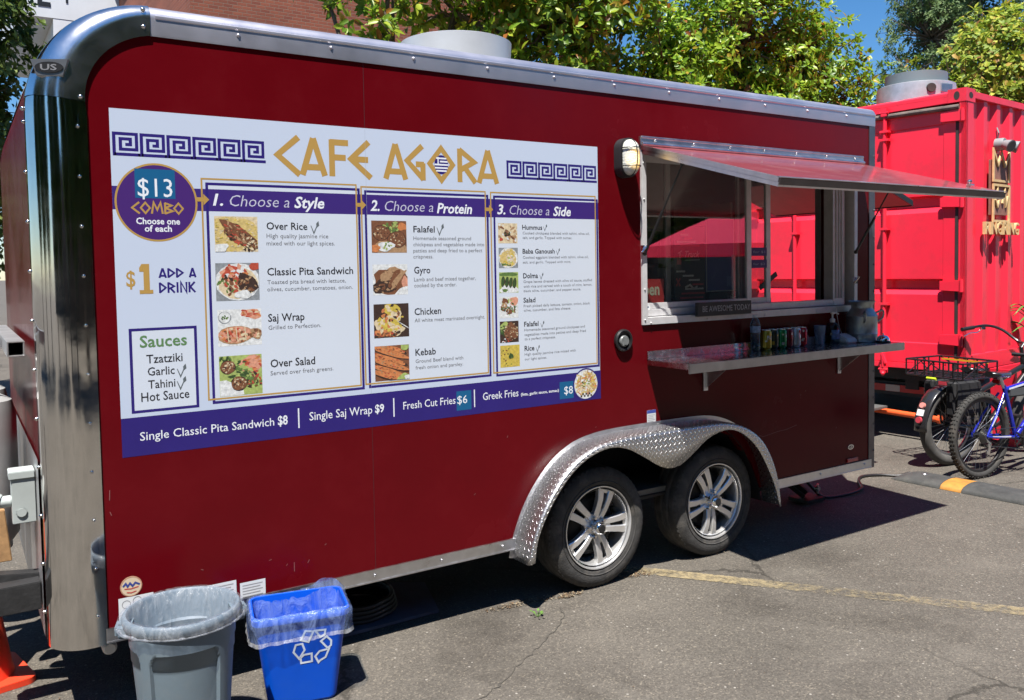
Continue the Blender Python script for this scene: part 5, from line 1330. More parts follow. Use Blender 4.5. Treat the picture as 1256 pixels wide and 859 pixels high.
tag(st.build('oval_sticker', [stickw, M('sticker_dark_blue', (0.06, 0.11, 0.2), 0.5), M('sticker_teal', (0.1, 0.35, 0.45), 0.5)], smooth=False, fix=False), 'white oval sticker on the window above the sill', 'sticker')
sg_ = MB(); sg_.box((3.598, -0.045, 1.432), (4.045, -0.020, 1.512)); sg_.cur = 1; put_text(sg_, 'BE AWESOME TODAY', 3.632, 4.035, 1.458, 0.033, XZ(-0.0462), 0, 0.008)
tag(sg_.build('slogan_sign', [black, M('slogan_grey', (0.42, 0.42, 0.43), 0.5)], smooth=False, fix=False), 'narrow black sign reading BE AWESOME TODAY along the window sill', 'sign')
# tablet stand on the inside counter
ts = thing('tablet_stand', 'thin black tablet stand on the counter inside the open window', 'tablet stand', (4.48, 0.17, 1.33))
k = MB(); k.cyl((4.48, 0.17, 1.332), (4.48, 0.17, 1.345), 0.05, n=20); k.tube([(4.48, 0.17, 1.345), (4.47, 0.17, 1.5), (4.44, 0.17, 1.62)], 0.006, 8); k.build('stand', black, ts)
k = MB(); k.bar((4.36, 0.16, 1.575), (4.52, 0.16, 1.665), 0.008, 0.03); k.build('tablet', black, ts)
ct_ = thing('paper_carton', 'pale green folded carton on the counter behind the Open sign', 'carton', (3.36, 0.2, 1.33))
k = MB(); k.add([(3.30, 0.2, 1.70), (3.40, 0.2, 1.70), (3.40, 0.28, 1.70), (3.30, 0.28, 1.70), (3.35, 0.24, 1.79)], [(0, 1, 4), (1, 2, 4), (2, 3, 4), (3, 0, 4), (3, 2, 1, 0)]); k.box((3.30, 0.2, 1.331), (3.40, 0.28, 1.699)); k.build('box', M('pale_carton', (0.35, 0.4, 0.26), 0.6), ct_)
# ---------------------------------------------------------------- things on the serving shelf
ZT_ = ZS + 0.0012
bt = thing('water_bottle', 'clear plastic water bottle with a blue label at the left of the shelf row', 'bottle', (4.045, -0.075, ZT_))
k = MB(); k.lathe([(0.0, 0.0), (0.024, 0.001), (0.029, 0.008), (0.0295, 0.03), (0.0275, 0.034), (0.0295, 0.04), (0.0275, 0.062), (0.0295, 0.068), (0.0275, 0.09), (0.0295, 0.095), (0.0305, 0.105), (0.0305, 0.155), (0.029, 0.165), (0.022, 0.185), (0.0135, 0.20), (0.0125, 0.205)], c=(4.045, -0.075, ZT_), n=32)
def bottle_mat():
    m, t, b, out = nt('clear_bottle'); b.inputs['Base Color'].default_value = (0.9, 0.93, 0.95, 1); b.inputs['Roughness'].default_value = 0.05; b.inputs['Transmission Weight'].default_value = 0.92; b.inputs['IOR'].default_value = 1.33
    return m
k.build('body', bottle_mat(), bt)
k = MB(); k.lathe([(0.0306, 0.112), (0.0312, 0.113), (0.0312, 0.150), (0.0306, 0.151)], c=(4.045, -0.075, ZT_), n=32); k.build('paper_label', M('bottle_label', (0.25, 0.33, 0.45), 0.4, var=0.6, vs=60), bt)
k = MB(); k.lathe([(0.0145, 0.203), (0.0145, 0.216), (0.013, 0.218), (0.0, 0.218)], c=(4.045, -0.075, ZT_), n=24); k.build('cap', white_paint, bt)
def can(x, y, lab, cols, txt=None, tc=None):
    t = thing('drink_can', lab, 'drink can', (x, y, ZT_), group='drink cans in a row on the shelf')
    k = MB(); c = (x, y, ZT_)
    k.lathe([(0.0, 0.0012), (0.025, 0.0012), (0.0255, 0.004), (0.033, 0.014), (0.033, 0.108), (0.027, 0.119)], c=c, n=32); k.cur = 1
    # painted pattern panels standing on the curved side
    rr = random.Random(int(x * 1000))
    for i in range(7):
        a = -PI / 2 + rr.uniform(-1.1, 0.9); z = rr.uniform(0.02, 0.095); h = rr.uniform(0.008, 0.02); da = rr.uniform(0.2, 0.55)
        k.lathe([(0.0333, z), (0.0333, min(0.107, z + h))], c=c, n=6, a0=a, a1=a + da, mi=1 + i % (len(cols) - 1))
    if txt:
        vs, fs = text2d(txt, 0, 0.02); w = max(v[0] for v in vs)
        k.add([(x + 0.0336 * math.cos(-PI / 2 - 0.75 + 1.35 * p / w), y + 0.0336 * math.sin(-PI / 2 - 0.75 + 1.35 * p / w), ZT_ + 0.062 + q * 0.036) for p, q in vs], fs, len(cols))
    k.build('body', cols + ([tc] if tc else []), t)
    k = MB(); k.lathe([(0.027, 0.119), (0.0275, 0.1225), (0.0255, 0.1225), (0.0245, 0.118), (0.0, 0.118)], c=c, n=32); k.build('lid', alu, t)
pc_ = lambda n, c: M(n, c, 0.25, 0.45, var=0.15, vs=50)
cyel, cdk, cgrn, cred, cwht, clil = pc_('can_yellow', (0.55, 0.36, 0.03)), pc_('can_dark', (0.05, 0.05, 0.03)), pc_('can_green', (0.02, 0.22, 0.06)), pc_('can_red', (0.42, 0.015, 0.03)), pc_('can_white', (0.6, 0.6, 0.6)), pc_('can_maroon', (0.2, 0.02, 0.03))
can(4.148, -0.07, 'yellow orange drink can with white FAN lettering, just right of the bottle', [cyel, cyel, cwht], 'FAN', cwht)
can(4.214, -0.068, 'dark olive and yellow drink can between the yellow and the green can', [cdk, cyel, cdk])
can(4.280, -0.075, 'bright green drink can with pale streaks in the row', [cgrn, cwht, cgrn])
can(4.350, -0.068, 'dark red drink can with white marks, right of the green can', [clil, cwht, cred])
can(4.418, -0.073, 'mostly white and red drink can between two red cans', [cwht, cred, cred])
can(4.485, -0.068, 'red drink can with white script at the right end of the row', [cred, cwht, cwht])
hs = thing('hand_sanitizer', 'clear pump bottle of hand sanitizer with a white pump on the shelf', 'sanitizer bottle', (4.775, -0.08, ZT_))
c = (4.775, -0.08, ZT_); k = MB(); k.lathe([(0.0, 0.0), (0.040, 0.001), (0.043, 0.01), (0.043, 0.105), (0.035, 0.125), (0.016, 0.137), (0.014, 0.14)], c=c, n=32); k.build('body', glass_mat('sanitizer_gel', (0.55, 0.66, 0.76), 1.4, 1.2), hs)
k = MB(); k.lathe([(0.0434, 0.03), (0.0438, 0.031), (0.0438, 0.09), (0.0434, 0.091)], c=c, n=24, a0=-2.6, a1=-0.5); k.build('paper_label', M('sanitizer_label', (0.1, 0.2, 0.42), 0.4, var=0.6, vs=40), hs)
k = MB(); k.lathe([(0.016, 0.138), (0.017, 0.158), (0.012, 0.163), (0.006, 0.165), (0.006, 0.19), (0.013, 0.192), (0.013, 0.205), (0.0, 0.207)], c=c, n=20); k.tube([(4.775, -0.08, ZT_ + 0.199), (4.80, -0.09, ZT_ + 0.199), (4.815, -0.095, ZT_ + 0.19)], 0.006, 8); k.build('pump', white_paint, hs)
pu = thing('plastic_cup', 'cloudy plastic cup left of the hand sanitizer', 'cup', (4.672, -0.06, ZT_))
k = MB(); k.lathe([(0.0, 0.0), (0.028, 0.001), (0.038, 0.12), (0.0395, 0.122), (0.0365, 0.12), (0.027, 0.004)], c=(4.672, -0.06, ZT_), n=28); k.build('body', film_mat('cup_plastic', (0.4, 0.48, 0.6), 0.5, (0.8, 0.85, 0.95)), pu)
pf = MB()
for i in range(3): pf.box((4.50 + 0.06 * i, -0.03 - 0.004 * i, ZT_), (4.60 + 0.05 * i, -0.026 - 0.004 * i, ZT_ + 0.06 - 0.01 * i))
tag(pf.build('card_stack', M('grey_card', (0.3, 0.3, 0.32), 0.6, var=0.2), smooth=False), 'grey cards leaning on the wall behind the red cans', 'cards')
nb = thing('card_reader', 'small white wedge shaped card reader on the shelf right of the sanitizer', 'card reader', (4.865, -0.13, ZT_))
k = MB(); k.prism([(-0.17, ZT_), (-0.06, ZT_), (-0.06, ZT_ + 0.055), (-0.085, ZT_ + 0.062), (-0.165, ZT_ + 0.03)], [], lambda a, b, d: (d, a, b), 4.81, 4.915); k.build('body', white_paint, nb, bev=0.008, seg=3)
k = MB(); k.tube(catmull([(4.90, -0.08, ZT_ + 0.03), (4.91, -0.04, ZT_ + 0.08), (4.905, -0.018, ZT_ + 0.18), (4.90, -0.02, ZT_ + 0.24)]), 0.0022, 6); k.build('cord', white_paint, nb)
mk = thing('milk_can', 'dented galvanised milk can at the right end of the shelf', 'milk can', (5.035, -0.115, ZT_))
c = (5.035, -0.115, ZT_); galv = M('galvanised', (0.36, 0.40, 0.41), 0.42, 0.75, var=0.22, vs=22, rvar=0.1, bump=0.06, bs=8)
k = MB(); k.lathe([(0.0, 0.0), (0.096, 0.0), (0.099, 0.006), (0.097, 0.012), (0.097, 0.05), (0.099, 0.055), (0.097, 0.06), (0.097, 0.165), (0.099, 0.17), (0.095, 0.18), (0.072, 0.215), (0.066, 0.222), (0.066, 0.24), (0.085, 0.268), (0.083, 0.268), (0.062, 0.242)], c=c, n=48); k.build('body', galv, mk)
k = MB(); k.tube(catmull([(5.10, -0.175, ZT_ + 0.19), (5.13, -0.205, ZT_ + 0.205), (5.13, -0.205, ZT_ + 0.16), (5.105, -0.18, ZT_ + 0.13)]), 0.006, 8); k.tube(catmull([(4.97, -0.175, ZT_ + 0.19), (4.945, -0.205, ZT_ + 0.205), (4.945, -0.205, ZT_ + 0.16), (4.965, -0.18, ZT_ + 0.13)]), 0.006, 8); k.build('handle', galv, mk)
cb = thing('call_bell', 'small black and chrome call bell at the shelf corner', 'bell', (5.06, -0.255, ZT_))
k = MB(); k.lathe([(0.0, 0.0), (0.046, 0.0), (0.046, 0.008), (0.042, 0.012)], c=(5.06, -0.255, ZT_), n=28); k.build('base', black, cb)
k = MB(); k.lathe([(0.040, 0.012), (0.038, 0.028), (0.028, 0.042), (0.012, 0.049), (0.004, 0.05), (0.004, 0.06), (0.0, 0.062)], c=(5.06, -0.255, ZT_), n=28); k.build('dome', chrome, cb)

# ---------------------------------------------------------------- grey round bin with clear liner
gb = thing('waste_bin', 'large round grey plastic waste bin beside the trailer nose', 'bin', (0.632, -0.45, 0))
GX, GY, GZ = 0.632, -0.45, 0.55
face_a = math.atan2(-3.1, -0.55)
def bin_r(th, z):
    f = z / GZ; r = 0.158 + (0.185 - 0.158) * f
    q = th - face_a; q = (q + PI) % (PI / 2) - 0.0
    loc = ((th - face_a + PI / 4) % (PI / 2)) - PI / 4
    sq = (abs(math.cos(loc)) ** 6 + abs(math.sin(loc)) ** 6) ** (-1 / 6)
    k = 0.6 * (1 - max(0, (f - 0.86) / 0.14))
    r *= (1 - 0.25 * k) + 0.22 * k * sq
    u = loc / 0.66; w = (z - 0.235) / 0.21
    ins = max(abs(u), abs(w) if abs(w) > 0 else 0); rr_ = (max(0, abs(u) - 0.78) ** 2 / 0.05 + max(0, abs(w) - 0.78) ** 2 / 0.05)
    if rr_ < 1 and abs(u) < 1.01 and abs(w) < 1.01: r -= 0.012 * min(1, (1 - rr_) * 7)
    return r
k = MB(); nth = 200; zs = [0.0, 0.012] + [0.02 + 0.0105 * i for i in range(48)]
rows = []
for z in zs: rows.append([(GX + bin_r(2 * PI * i / nth, max(z, 0.012)) * math.cos(2 * PI * i / nth), GY + bin_r(2 * PI * i / nth, max(z, 0.012)) * math.sin(2 * PI * i / nth), z) for i in range(nth)])
k.grid(rows, close=True)
grey_bin = M('grey_bin_plastic', (0.125, 0.165, 0.195), 0.5, var=0.06, vs=6, dirt=(0.2, 0.2, 0.2), dirtamt=0.25, ds=7, bump=0.03, bs=90)
k.lathe([(0.178, 0.515), (0.192, 0.517), (0.198, 0.53), (0.198, 0.546), (0.192, 0.553), (0.184, 0.553), (0.177, 0.545), (0.172, 0.40), (0.168, 0.396), (0.1675, 0.38), (0.140, 0.02), (0.0, 0.015)], c=(GX, GY, 0), n=96)
bbody = k.build('body', grey_bin, gb, angle=45)
for sgn in (-1, 1):
    a = face_a + sgn * PI / 2 + 0.12 * sgn; k = MB(); u = Vector((math.cos(a), math.sin(a), 0)); w = Vector((-u.y, u.x, 0)); o_ = Vector((GX, GY, 0))
    def hp(p, q, z): return o_ + u * p + w * q + Vector((0, 0, z))
    k.add([hp(p, q, z) for z in (0.475, 0.528) for p, q in ((0.165, -0.055), (0.218, -0.042), (0.218, 0.042), (0.165, 0.055))], [(0, 1, 2, 3), (7, 6, 5, 4), (0, 4, 5, 1), (1, 5, 6, 2), (2, 6, 7, 3), (3, 7, 4, 0)])
    k.build('handle', grey_bin, gb, bev=0.012, seg=3)
hem_film = film_mat('milky_hem', (0.72, 0.74, 0.78), 0.76)
def liner(name, loop_in, loop_rim, loop_out, mat, label, loc, seed, ragged=0.008):
    """loops: list of (x, y, z) rings from inside bottom over the rim to the ragged outside hem"""
    rings = loop_in + loop_rim + loop_out; rows = []; n = len(rings[0])
    for j, ring in enumerate(rings):
        row = []
        for i, p in enumerate(ring):
            p = Vector(p); th = 2 * PI * i / n; cx = Vector((loc[0], loc[1], p.z)); d = (p - cx); d.z = 0; d.normalize()
            q = Vector((math.cos(th) * 3.2, math.sin(th) * 3.2, p.z * 7 + seed))
            amp = 0.0015 if j == len(loop_in) else 0.004
            if j > len(loop_in): p = p + d * (amp * 1.2 + amp * noise.noise(q * 2.3) + 0.002 * noise.noise(q * 6.1))
            else: p = p - d * (0.003 + amp * abs(noise.noise(q * 2.1)))
            if j == len(rings) - 1: p.z += ragged * noise.noise(q * 1.3) + ragged * 0.6 * noise.noise(q * 4)
            row.append(p)
        rows.append(row)
    k = MB(); k.grid(rows[:-2], close=True); k.cur = 1; k.grid(rows[-3:], close=True)
    o = k.build(name, [mat, hem_film], angle=80, fix=False); return tag(o, label, 'bin liner')
nn = 240
def cring(r, z): return [(GX + r * math.cos(2 * PI * i / nn), GY + r * math.sin(2 * PI * i / nn), z) for i in range(nn)]
def bulge(z0, r): return [(GX + (r + 0.014 * max(0, math.cos(2 * PI * i / nn - face_a - PI / 2)) ** 8 + 0.014 * max(0, math.cos(2 * PI * i / nn - face_a + PI / 2)) ** 6) * math.cos(2 * PI * i / nn), GY + (r + 0.014 * max(0, math.cos(2 * PI * i / nn - face_a - PI / 2)) ** 8 + 0.014 * max(0, math.cos(2 * PI * i / nn - face_a + PI / 2)) ** 6) * math.sin(2 * PI * i / nn), z) for i in range(nn)]
liner('bin_liner', [cring(0.155, 0.28), cring(0.161, 0.36), cring(0.166, 0.43), cring(0.171, 0.50)], [cring(0.182, 0.5565), cring(0.191, 0.557), cring(0.200, 0.549)], [bulge(0.535, 0.201), bulge(0.52, 0.198), bulge(0.505, 0.193), bulge(0.492, 0.188), bulge(0.480, 0.186)],
      film_mat('clear_liner', (0.55, 0.58, 0.62), 0.94), 'clear crinkled plastic liner folded over the round grey bin', (GX, GY), 1.0)

# ---------------------------------------------------------------- blue recycling bin
BX, BY, BZ, BR = 1.125, -0.235, 0.385, math.radians(-13)
rb = thing('recycling_bin', 'small blue rectangular recycling bin with a white recycling symbol', 'recycling bin', (BX, BY, 0))
def rring(hx, hy, z, r, n=8, sx=0, sy=0):
    pts = rrect(-hx, -hy, hx, hy, r, n); c, s_ = math.cos(BR), math.sin(BR)
    return [(BX + sx + a * c - b * s_, BY + sy + a * s_ + b * c, z) for a, b in pts]
blue = M('blue_bin_plastic', (0.001, 0.075, 0.55), 0.42, var=0.05, vs=8, bump=0.02, bs=90, spec=0.3, dirt=(0.012, 0.09, 0.5), dirtamt=0.4, ds=9)
k = MB(); k.grid([rring(0.135 + 0.045 * f, 0.088 + 0.034 * f, 0.012 + 0.353 * f, 0.035, 10) for f in [i / 12 for i in range(13)]], close=True)
k.grid([rring(0.128, 0.08, 0.0, 0.03, 10), rring(0.135, 0.088, 0.012, 0.035, 10)], close=True)
k.grid([rring(0.180, 0.122, 0.352, 0.036, 10), rring(0.190, 0.132, 0.354, 0.04, 10), rring(0.192, 0.134, 0.378, 0.04, 10), rring(0.187, 0.129, 0.385, 0.038, 10), rring(0.179, 0.121, 0.383, 0.034, 10), rring(0.135, 0.088, 0.016, 0.03, 10)], close=True)
ri = rring(0.135, 0.088, 0.016, 0.03, 10); k.add(ri, [tuple(range(len(ri)))])
k.build('body', blue, rb, angle=45)
# recycling arrows printed on the front
k = MB(); cB, sB = math.cos(BR), math.sin(BR)
def bf(a, b):
    f = (b - 0.012) / 0.353; hy = 0.088 + 0.034 * f + 0.0012
    return (BX + a * cB + hy * sB, BY + a * sB - hy * cB, b)
for pts in (((382, 440), (420, 432), (433, 470), (400, 525), (368, 485)), ((408, 520), (430, 500), (474, 492), (475, 540), (412, 552)), ((495, 510), (522, 477), (578, 462), (556, 515), (526, 533), (514, 547)),
            ((530, 415), (565, 385), (592, 410), (590, 440), (570, 458)), ((412, 410), (440, 352), (486, 355), (457, 420)), ((498, 350), (558, 343), (553, 374), (528, 390))):
    stroke(k, [(0.040 + (u - 482) * 0.00066, 0.238 - (v - 450 + 0.17 * (u - 482)) * 0.00068) for u, v in pts], 0.0078, bf, None, True)
k.build('recycling_symbol', M('symbol_white', (0.62, 0.68, 0.78), 0.45), rb, smooth=False, fix=False)
def liner2():
    k = MB(); rows = []; L0 = [(0.150, 0.095, 0.12, 0.03), (0.165, 0.108, 0.25, 0.032), (0.176, 0.118, 0.35, 0.034), (0.1865, 0.1285, 0.3895, 0.038), (0.196, 0.138, 0.382, 0.042), (0.200, 0.142, 0.362, 0.044), (0.199, 0.141, 0.34, 0.044), (0.197, 0.139, 0.318, 0.044), (0.199, 0.141, 0.298, 0.044), (0.203, 0.145, 0.285, 0.044)]
    for j, (hx, hy, z, r) in enumerate(L0):
        base = [Vector(p) for p in rring(hx, hy, z, r, 10)]; base = resample(base + [base[0]], 201)[:-1]; row = []
        for i, p in enumerate(base):
            d = Vector((p.x - BX, p.y - BY, 0)).normalized(); q = Vector((p.x * 16, p.y * 16, z * 9))
            a = 0.0015 if j == 3 else 0.005
            s = (1 if j > 3 else -1)
            p = p + d * s * (abs(a * noise.noise(q)) * 1.5 + 0.004 * abs(noise.noise(q * 3)))
            # slack film standing up at the far right corner, sagging hem
            lx = (p.x - BX) * cB + (p.y - BY) * sB; ly = -(p.x - BX) * sB + (p.y - BY) * cB
            if j in (3, 4): p.z += 0.035 * max(0, 1 - ((lx - 0.13) ** 2 + (ly - 0.12) ** 2) / 0.006) + 0.008 * noise.noise(q * 1.4)
            if j >= 5: p.z += 0.012 * noise.noise(q * 0.8) + (0.006 * noise.noise(q * 2.5) if j == len(L0) - 1 else 0)
            row.append(p)
        rows.append(row)
    k.grid(rows[:-1], close=True); k.cur = 1; k.grid(rows[-2:], close=True)
    return k.build('bin_liner', [film_mat('blue_tinged_liner', (0.30, 0.42, 0.78), 0.82, (0.9, 0.95, 1.0)), hem_film], angle=80, fix=False)
tag(liner2(), 'clear crinkled plastic liner hanging over the blue recycling bin', 'bin liner')

# ---------------------------------------------------------------- traffic cone, bump, cables, board
cn = thing('traffic_cone', 'orange traffic cone at the nose of the trailer', 'traffic cone', (0.02, 0.66, 0), math.radians(12))
k = MB(); k.lathe([(0.135, 0.028), (0.128, 0.06), (0.032, 0.69), (0.030, 0.70), (0.02, 0.702), (0.015, 0.69)], n=40); k.build('body', M('cone_orange', (0.80, 0.055, 0.02), 0.45, var=0.08, dirt=(0.3, 0.08, 0.04), dirtamt=0.4, ds=8), cn, local=True)
k = MB(); k.prism(rrect(-0.18, -0.18, 0.18, 0.18, 0.04), [], lambda a, b, d: (a, b, d), 0.0, 0.028); k.build('base', bpy.data.materials['cone_orange'], cn, local=True, bev=0.006)

sb = thing('speed_bump', 'black rubber speed bump with an orange yellow segment on the asphalt', 'speed bump', (6.47, -0.4, 0))
ax0, ax1 = Vector((6.345, 0.44, 0)), Vector((6.52, -2.2, 0)); ad_ = (ax1 - ax0); AL = ad_.length; ad_.normalize(); an = Vector((-ad_.y, ad_.x, 0))
def bump_seg(s0, s1, e0=False):
    k = MB(); rows = []; ns = 12
    for i in range(ns + 1):
        s = s0 + (s1 - s0) * i / ns; f = min(1, ((s - 0.0) / 0.12)) if e0 else 1.0; f = max(0.02, f) ** 0.6
        rows.append([ax0 + ad_ * s + an * (0.165 * (0.85 + 0.15 * f) * math.cos(PI * j / 14)) + Vector((0, 0, 0.002 + 0.052 * f * math.sin(PI * j / 14) ** 0.8)) for j in range(15)])
    k.grid(rows); return k
rub = M('bump_rubber', (0.045, 0.046, 0.045), 0.75, var=0.25, vs=9, bump=0.3, bs=140, dirt=(0.12, 0.115, 0.1), dirtamt=0.6, ds=4)
ybm = M('bump_orange_yellow', (0.42, 0.19, 0.035), 0.6, var=0.25, vs=12, dirt=(0.15, 0.1, 0.05), dirtamt=0.5, ds=10)
bump_seg(0.0, 0.40, True).build('end_segment', rub, sb, angle=60); bump_seg(0.402, 0.56).build('yellow_segment', ybm, sb, angle=60); bump_seg(0.562, 1.45).build('middle_segment', rub, sb, angle=60); bump_seg(1.452, AL).build('far_segment', rub, sb, angle=60)
k = MB()
for s in (0.2, 1.0): p = ax0 + ad_ * s + Vector((0, 0, 0.0535)); k.cyl(p, p + Vector((0, 0, 0.004)), 0.02, 0.016, 14); k.bar(p + Vector((-0.03, 0.01, 0.003)), p + Vector((0.03, -0.015, 0.003)), 0.008, 0.004)
k.build('anchor_bolt', alu, sb)
k = MB(); k.tube(catmull([(5.08, 0.55, 0.33), (5.20, 0.42, 0.10), (5.30, 0.37, 0.013), (5.50, 0.32, 0.013), (5.68, 0.335, 0.02), (5.80, 0.42, 0.013), (5.93, 0.53, 0.013), (6.06, 0.58, 0.013), (6.20, 0.53, 0.013), (6.30, 0.43, 0.013), (6.36, 0.36, 0.04)], 8), 0.011, 10)
tag(k.build('power_cable', black), 'black power cable looping from under the trailer to the bump', 'cable')
k = MB(); c = Vector((1.62, 0.42, 0))
for j in range(4):
    k.tube([c + Vector((0.22 * (1 - 0.03 * j) * math.cos(a * PI / 24), 0.20 * math.sin(a * PI / 24), 0.032 + 0.022 * j + 0.002 * math.sin(a))) for a in range(49)], 0.0115, 8)
tag(k.build('hose_coil', M('dark_hose', (0.02, 0.02, 0.022), 0.5)), 'dark hose coil lying on the board under the trailer', 'hose')
k = MB(); k.prism([(1.35, 0.16), (1.98, 0.165), (2.10, 0.55), (1.75, 0.78), (1.3, 0.7)], [], lambda a, b, d: (a, b, d), 0.004, 0.02); tag(k.build('floor_board', M('dull_blue_board', (0.09, 0.10, 0.14), 0.6, var=0.25, vs=8), bev=0.003), 'dull grey board lying flat under the trailer', 'board')
# propane bottles on the tongue
def gas(x, y, lab):
    t = thing('propane_bottle', lab, 'gas bottle', (x, y, 0.53), group='propane bottles on the trailer tongue')
    k = MB(); k.lathe([(0.0, 0.535), (0.12, 0.535), (0.12, 0.56), (0.15, 0.60), (0.155, 0.66), (0.155, 1.12), (0.14, 1.19), (0.07, 1.235), (0.05, 1.24), (0.0, 1.24)], c=(x, y, 0), n=32); k.build('body', M('gas_bottle_grey', (0.42, 0.42, 0.42), 0.4, 0.2, var=0.12, vs=8), t)
    k = MB(); k.lathe([(0.10, 1.215), (0.105, 1.36), (0.098, 1.37), (0.095, 1.215)], c=(x, y, 0), n=28, a0=0.5, a1=5.6); k.build('collar', bpy.data.materials['gas_bottle_grey'], t, fix=False); k = MB(); k.cyl((x, y, 1.24), (x, y, 1.31), 0.022); k.cyl((x - 0.03, y, 1.29), (x + 0.03, y, 1.29), 0.012); k.build('valve', M('brass', (0.5, 0.35, 0.1), 0.3, 1.0), t)
gas(0.055, 0.80, 'grey propane bottle on the tongue nearer the camera'); gas(0.05, 1.26, 'grey propane bottle on the tongue farther from the camera')
k = MB(); k.prism([(0.09, 0.33), (0.16, 0.33), (0.14, 0.55), (0.06, 0.55)], [], lambda a, b, d: (a, d, b + 0.20), 0.56, 0.60); tag(k.build('wood_block', M('raw_wood', (0.38, 0.22, 0.10), 0.7, var=0.25, vs=30), bev=0.003), 'raw wooden block standing on the trailer tongue', 'wood block')
# ---------------------------------------------------------------- bicycles (local frame: x forward, y left, z up)
def torus(mb, c, R, r, n=64, m=10, sy=1.0, mi=None):
    c = Vector(c); prof = [(R + r * math.cos(2 * PI * j / m), c.y + r * sy * math.sin(2 * PI * j / m)) for j in range(m)]
    mb.lathe(prof, c=(c.x, 0, c.z), axis='y', n=n, closed=True, mi=mi)
spoke_m = M('spoke_steel', (0.35, 0.35, 0.36), 0.3, 1.0); rimblk = M('black_rim', (0.02, 0.02, 0.022), 0.35, 0.3)
def bike_wheel(root, x, R, tr, knobs, tyre_mat, rim_mat):
    w = bpy.data.objects.new('wheel', None); COL.objects.link(w); w.empty_display_size = 0.1; w.location = (x, 0, R); setp(w, root, True)
    k = MB(); torus(k, (0, 0, 0), R - tr, tr, 72, 12)
    if knobs:
        for i in range(66):
            a = 2 * PI * i / 66
            for dy in ((-0.55, 0.0, 0.55) if i % 2 else (-0.8, -0.2, 0.3, 0.8)):
                rr = R - tr + tr * math.cos(dy * 1.1) * 1.0; c = Vector((rr * math.cos(a), tr * math.sin(dy * 1.1), rr * math.sin(a))); rd = Vector((math.cos(a) * math.cos(dy), math.sin(dy), math.sin(a) * math.cos(dy))); tt = Vector((-math.sin(a), 0, math.cos(a)))
                k.bar(c - tt * 0.006, c + tt * 0.006, 0.011, 0.011, up=rd)
    k.build('tyre', tyre_mat, w, local=True, angle=50)
    k = MB(); Rr = R - 2 * tr + 0.004; k.lathe([(Rr, -0.013), (Rr - 0.02, -0.011), (Rr - 0.024, 0.0), (Rr - 0.02, 0.011), (Rr, 0.013)], axis='y', n=64, closed=True); k.build('rim', rim_mat, w, local=True)
    k = MB()
    for i in range(32):
        a = 2 * PI * i / 32; s = 1 if i % 2 else -1; a2 = a + (0.42 if (i // 2) % 2 else -0.42)
        k.cyl((0.026 * math.cos(a2 + 0.9 * s), 0.028 * s, 0.026 * math.sin(a2 + 0.9 * s)), ((Rr - 0.015) * math.cos(a), 0.0, (Rr - 0.015) * math.sin(a)), 0.0013, n=4, cap=False)
    k.build('spokes', spoke_m, w, local=True)
    k = MB(); k.cyl((0, -0.05, 0), (0, 0.05, 0), 0.014, n=14); 
    for s in (-1, 1): k.cyl((0, 0.026 * s, 0), (0, 0.031 * s, 0), 0.029, n=18)
    k.build('hub', black, w, local=True); return w
def drivetrain(root, hx, R, bx, bz, big):
    k = MB()
    for i in range(7): k.cyl((hx, -0.036 - 0.0042 * i, R), (hx, -0.038 - 0.0042 * i, R), big - (big - 0.024) * i / 6, n=28)
    k.build('cassette', M('cassette_steel', (0.2, 0.2, 0.19), 0.35, 0.9, var=0.2), root, local=True)
    k = MB(); k.lathe([(0.085, -0.062), (0.09, -0.062), (0.09, -0.058), (0.085, -0.058)], c=(bx, 0, bz), axis='y', n=40, closed=True)
    for i in range(5): a = 2 * PI * i / 5; k.bar((bx, -0.06, bz), (bx + 0.087 * math.cos(a), -0.06, bz + 0.087 * math.sin(a)), 0.004, 0.016, up=(-math.sin(a), 0, math.cos(a)))
    for i in range(40): a = 2 * PI * i / 40; k.cyl((bx + 0.092 * math.cos(a), -0.0615, bz + 0.092 * math.sin(a)), (bx + 0.092 * math.cos(a), -0.0585, bz + 0.092 * math.sin(a)), 0.003, n=5)
    k.build('chainring', black, root, local=True)
    k = MB()
    for s, a in ((-1, 0.5), (1, 0.5 + PI)):
        e = (bx + 0.17 * math.cos(a), 0.085 * s, bz + 0.17 * math.sin(a)); k.bar((bx, 0.07 * s, bz), e, 0.014, 0.024); 
    k.cyl((bx, -0.078, bz), (bx, 0.078, bz), 0.014); k.build('crank', black, root, local=True)
    for s, a in ((-1, 0.5), (1, 0.5 + PI)):
        k = MB(); k.box((bx + 0.17 * math.cos(a) - 0.045, 0.095 * s if s > 0 else -0.185, bz + 0.17 * math.sin(a) - 0.011), (bx + 0.17 * math.cos(a) + 0.045, 0.185 if s > 0 else -0.095, bz + 0.17 * math.sin(a) + 0.011)); k.build('pedal', black, root, local=True, bev=0.004)
    k = MB(); k.tube([(hx, -0.05, R + big * 0.75), (bx, -0.06, bz + 0.092)], 0.0035, 5); k.tube([(hx + 0.02, -0.05, R - 0.10), (hx + 0.08, -0.055, R - 0.085), (bx, -0.06, bz - 0.092)], 0.0035, 5); k.build('chain', M('chain', (0.12, 0.11, 0.10), 0.4, 0.9), root, local=True)
    k = MB(); k.tube([(hx + 0.0, -0.055, R - 0.015), (hx + 0.025, -0.07, R - 0.05), (hx + 0.02, -0.065, R - 0.12)], 0.010, 8); k.cyl((hx + 0.03, -0.066, R - 0.065), (hx + 0.03, -0.058, R - 0.065), 0.02, n=12); k.cyl((hx + 0.015, -0.066, R - 0.125), (hx + 0.015, -0.058, R - 0.125), 0.02, n=12); k.build('derailleur', chrome, root, local=True)
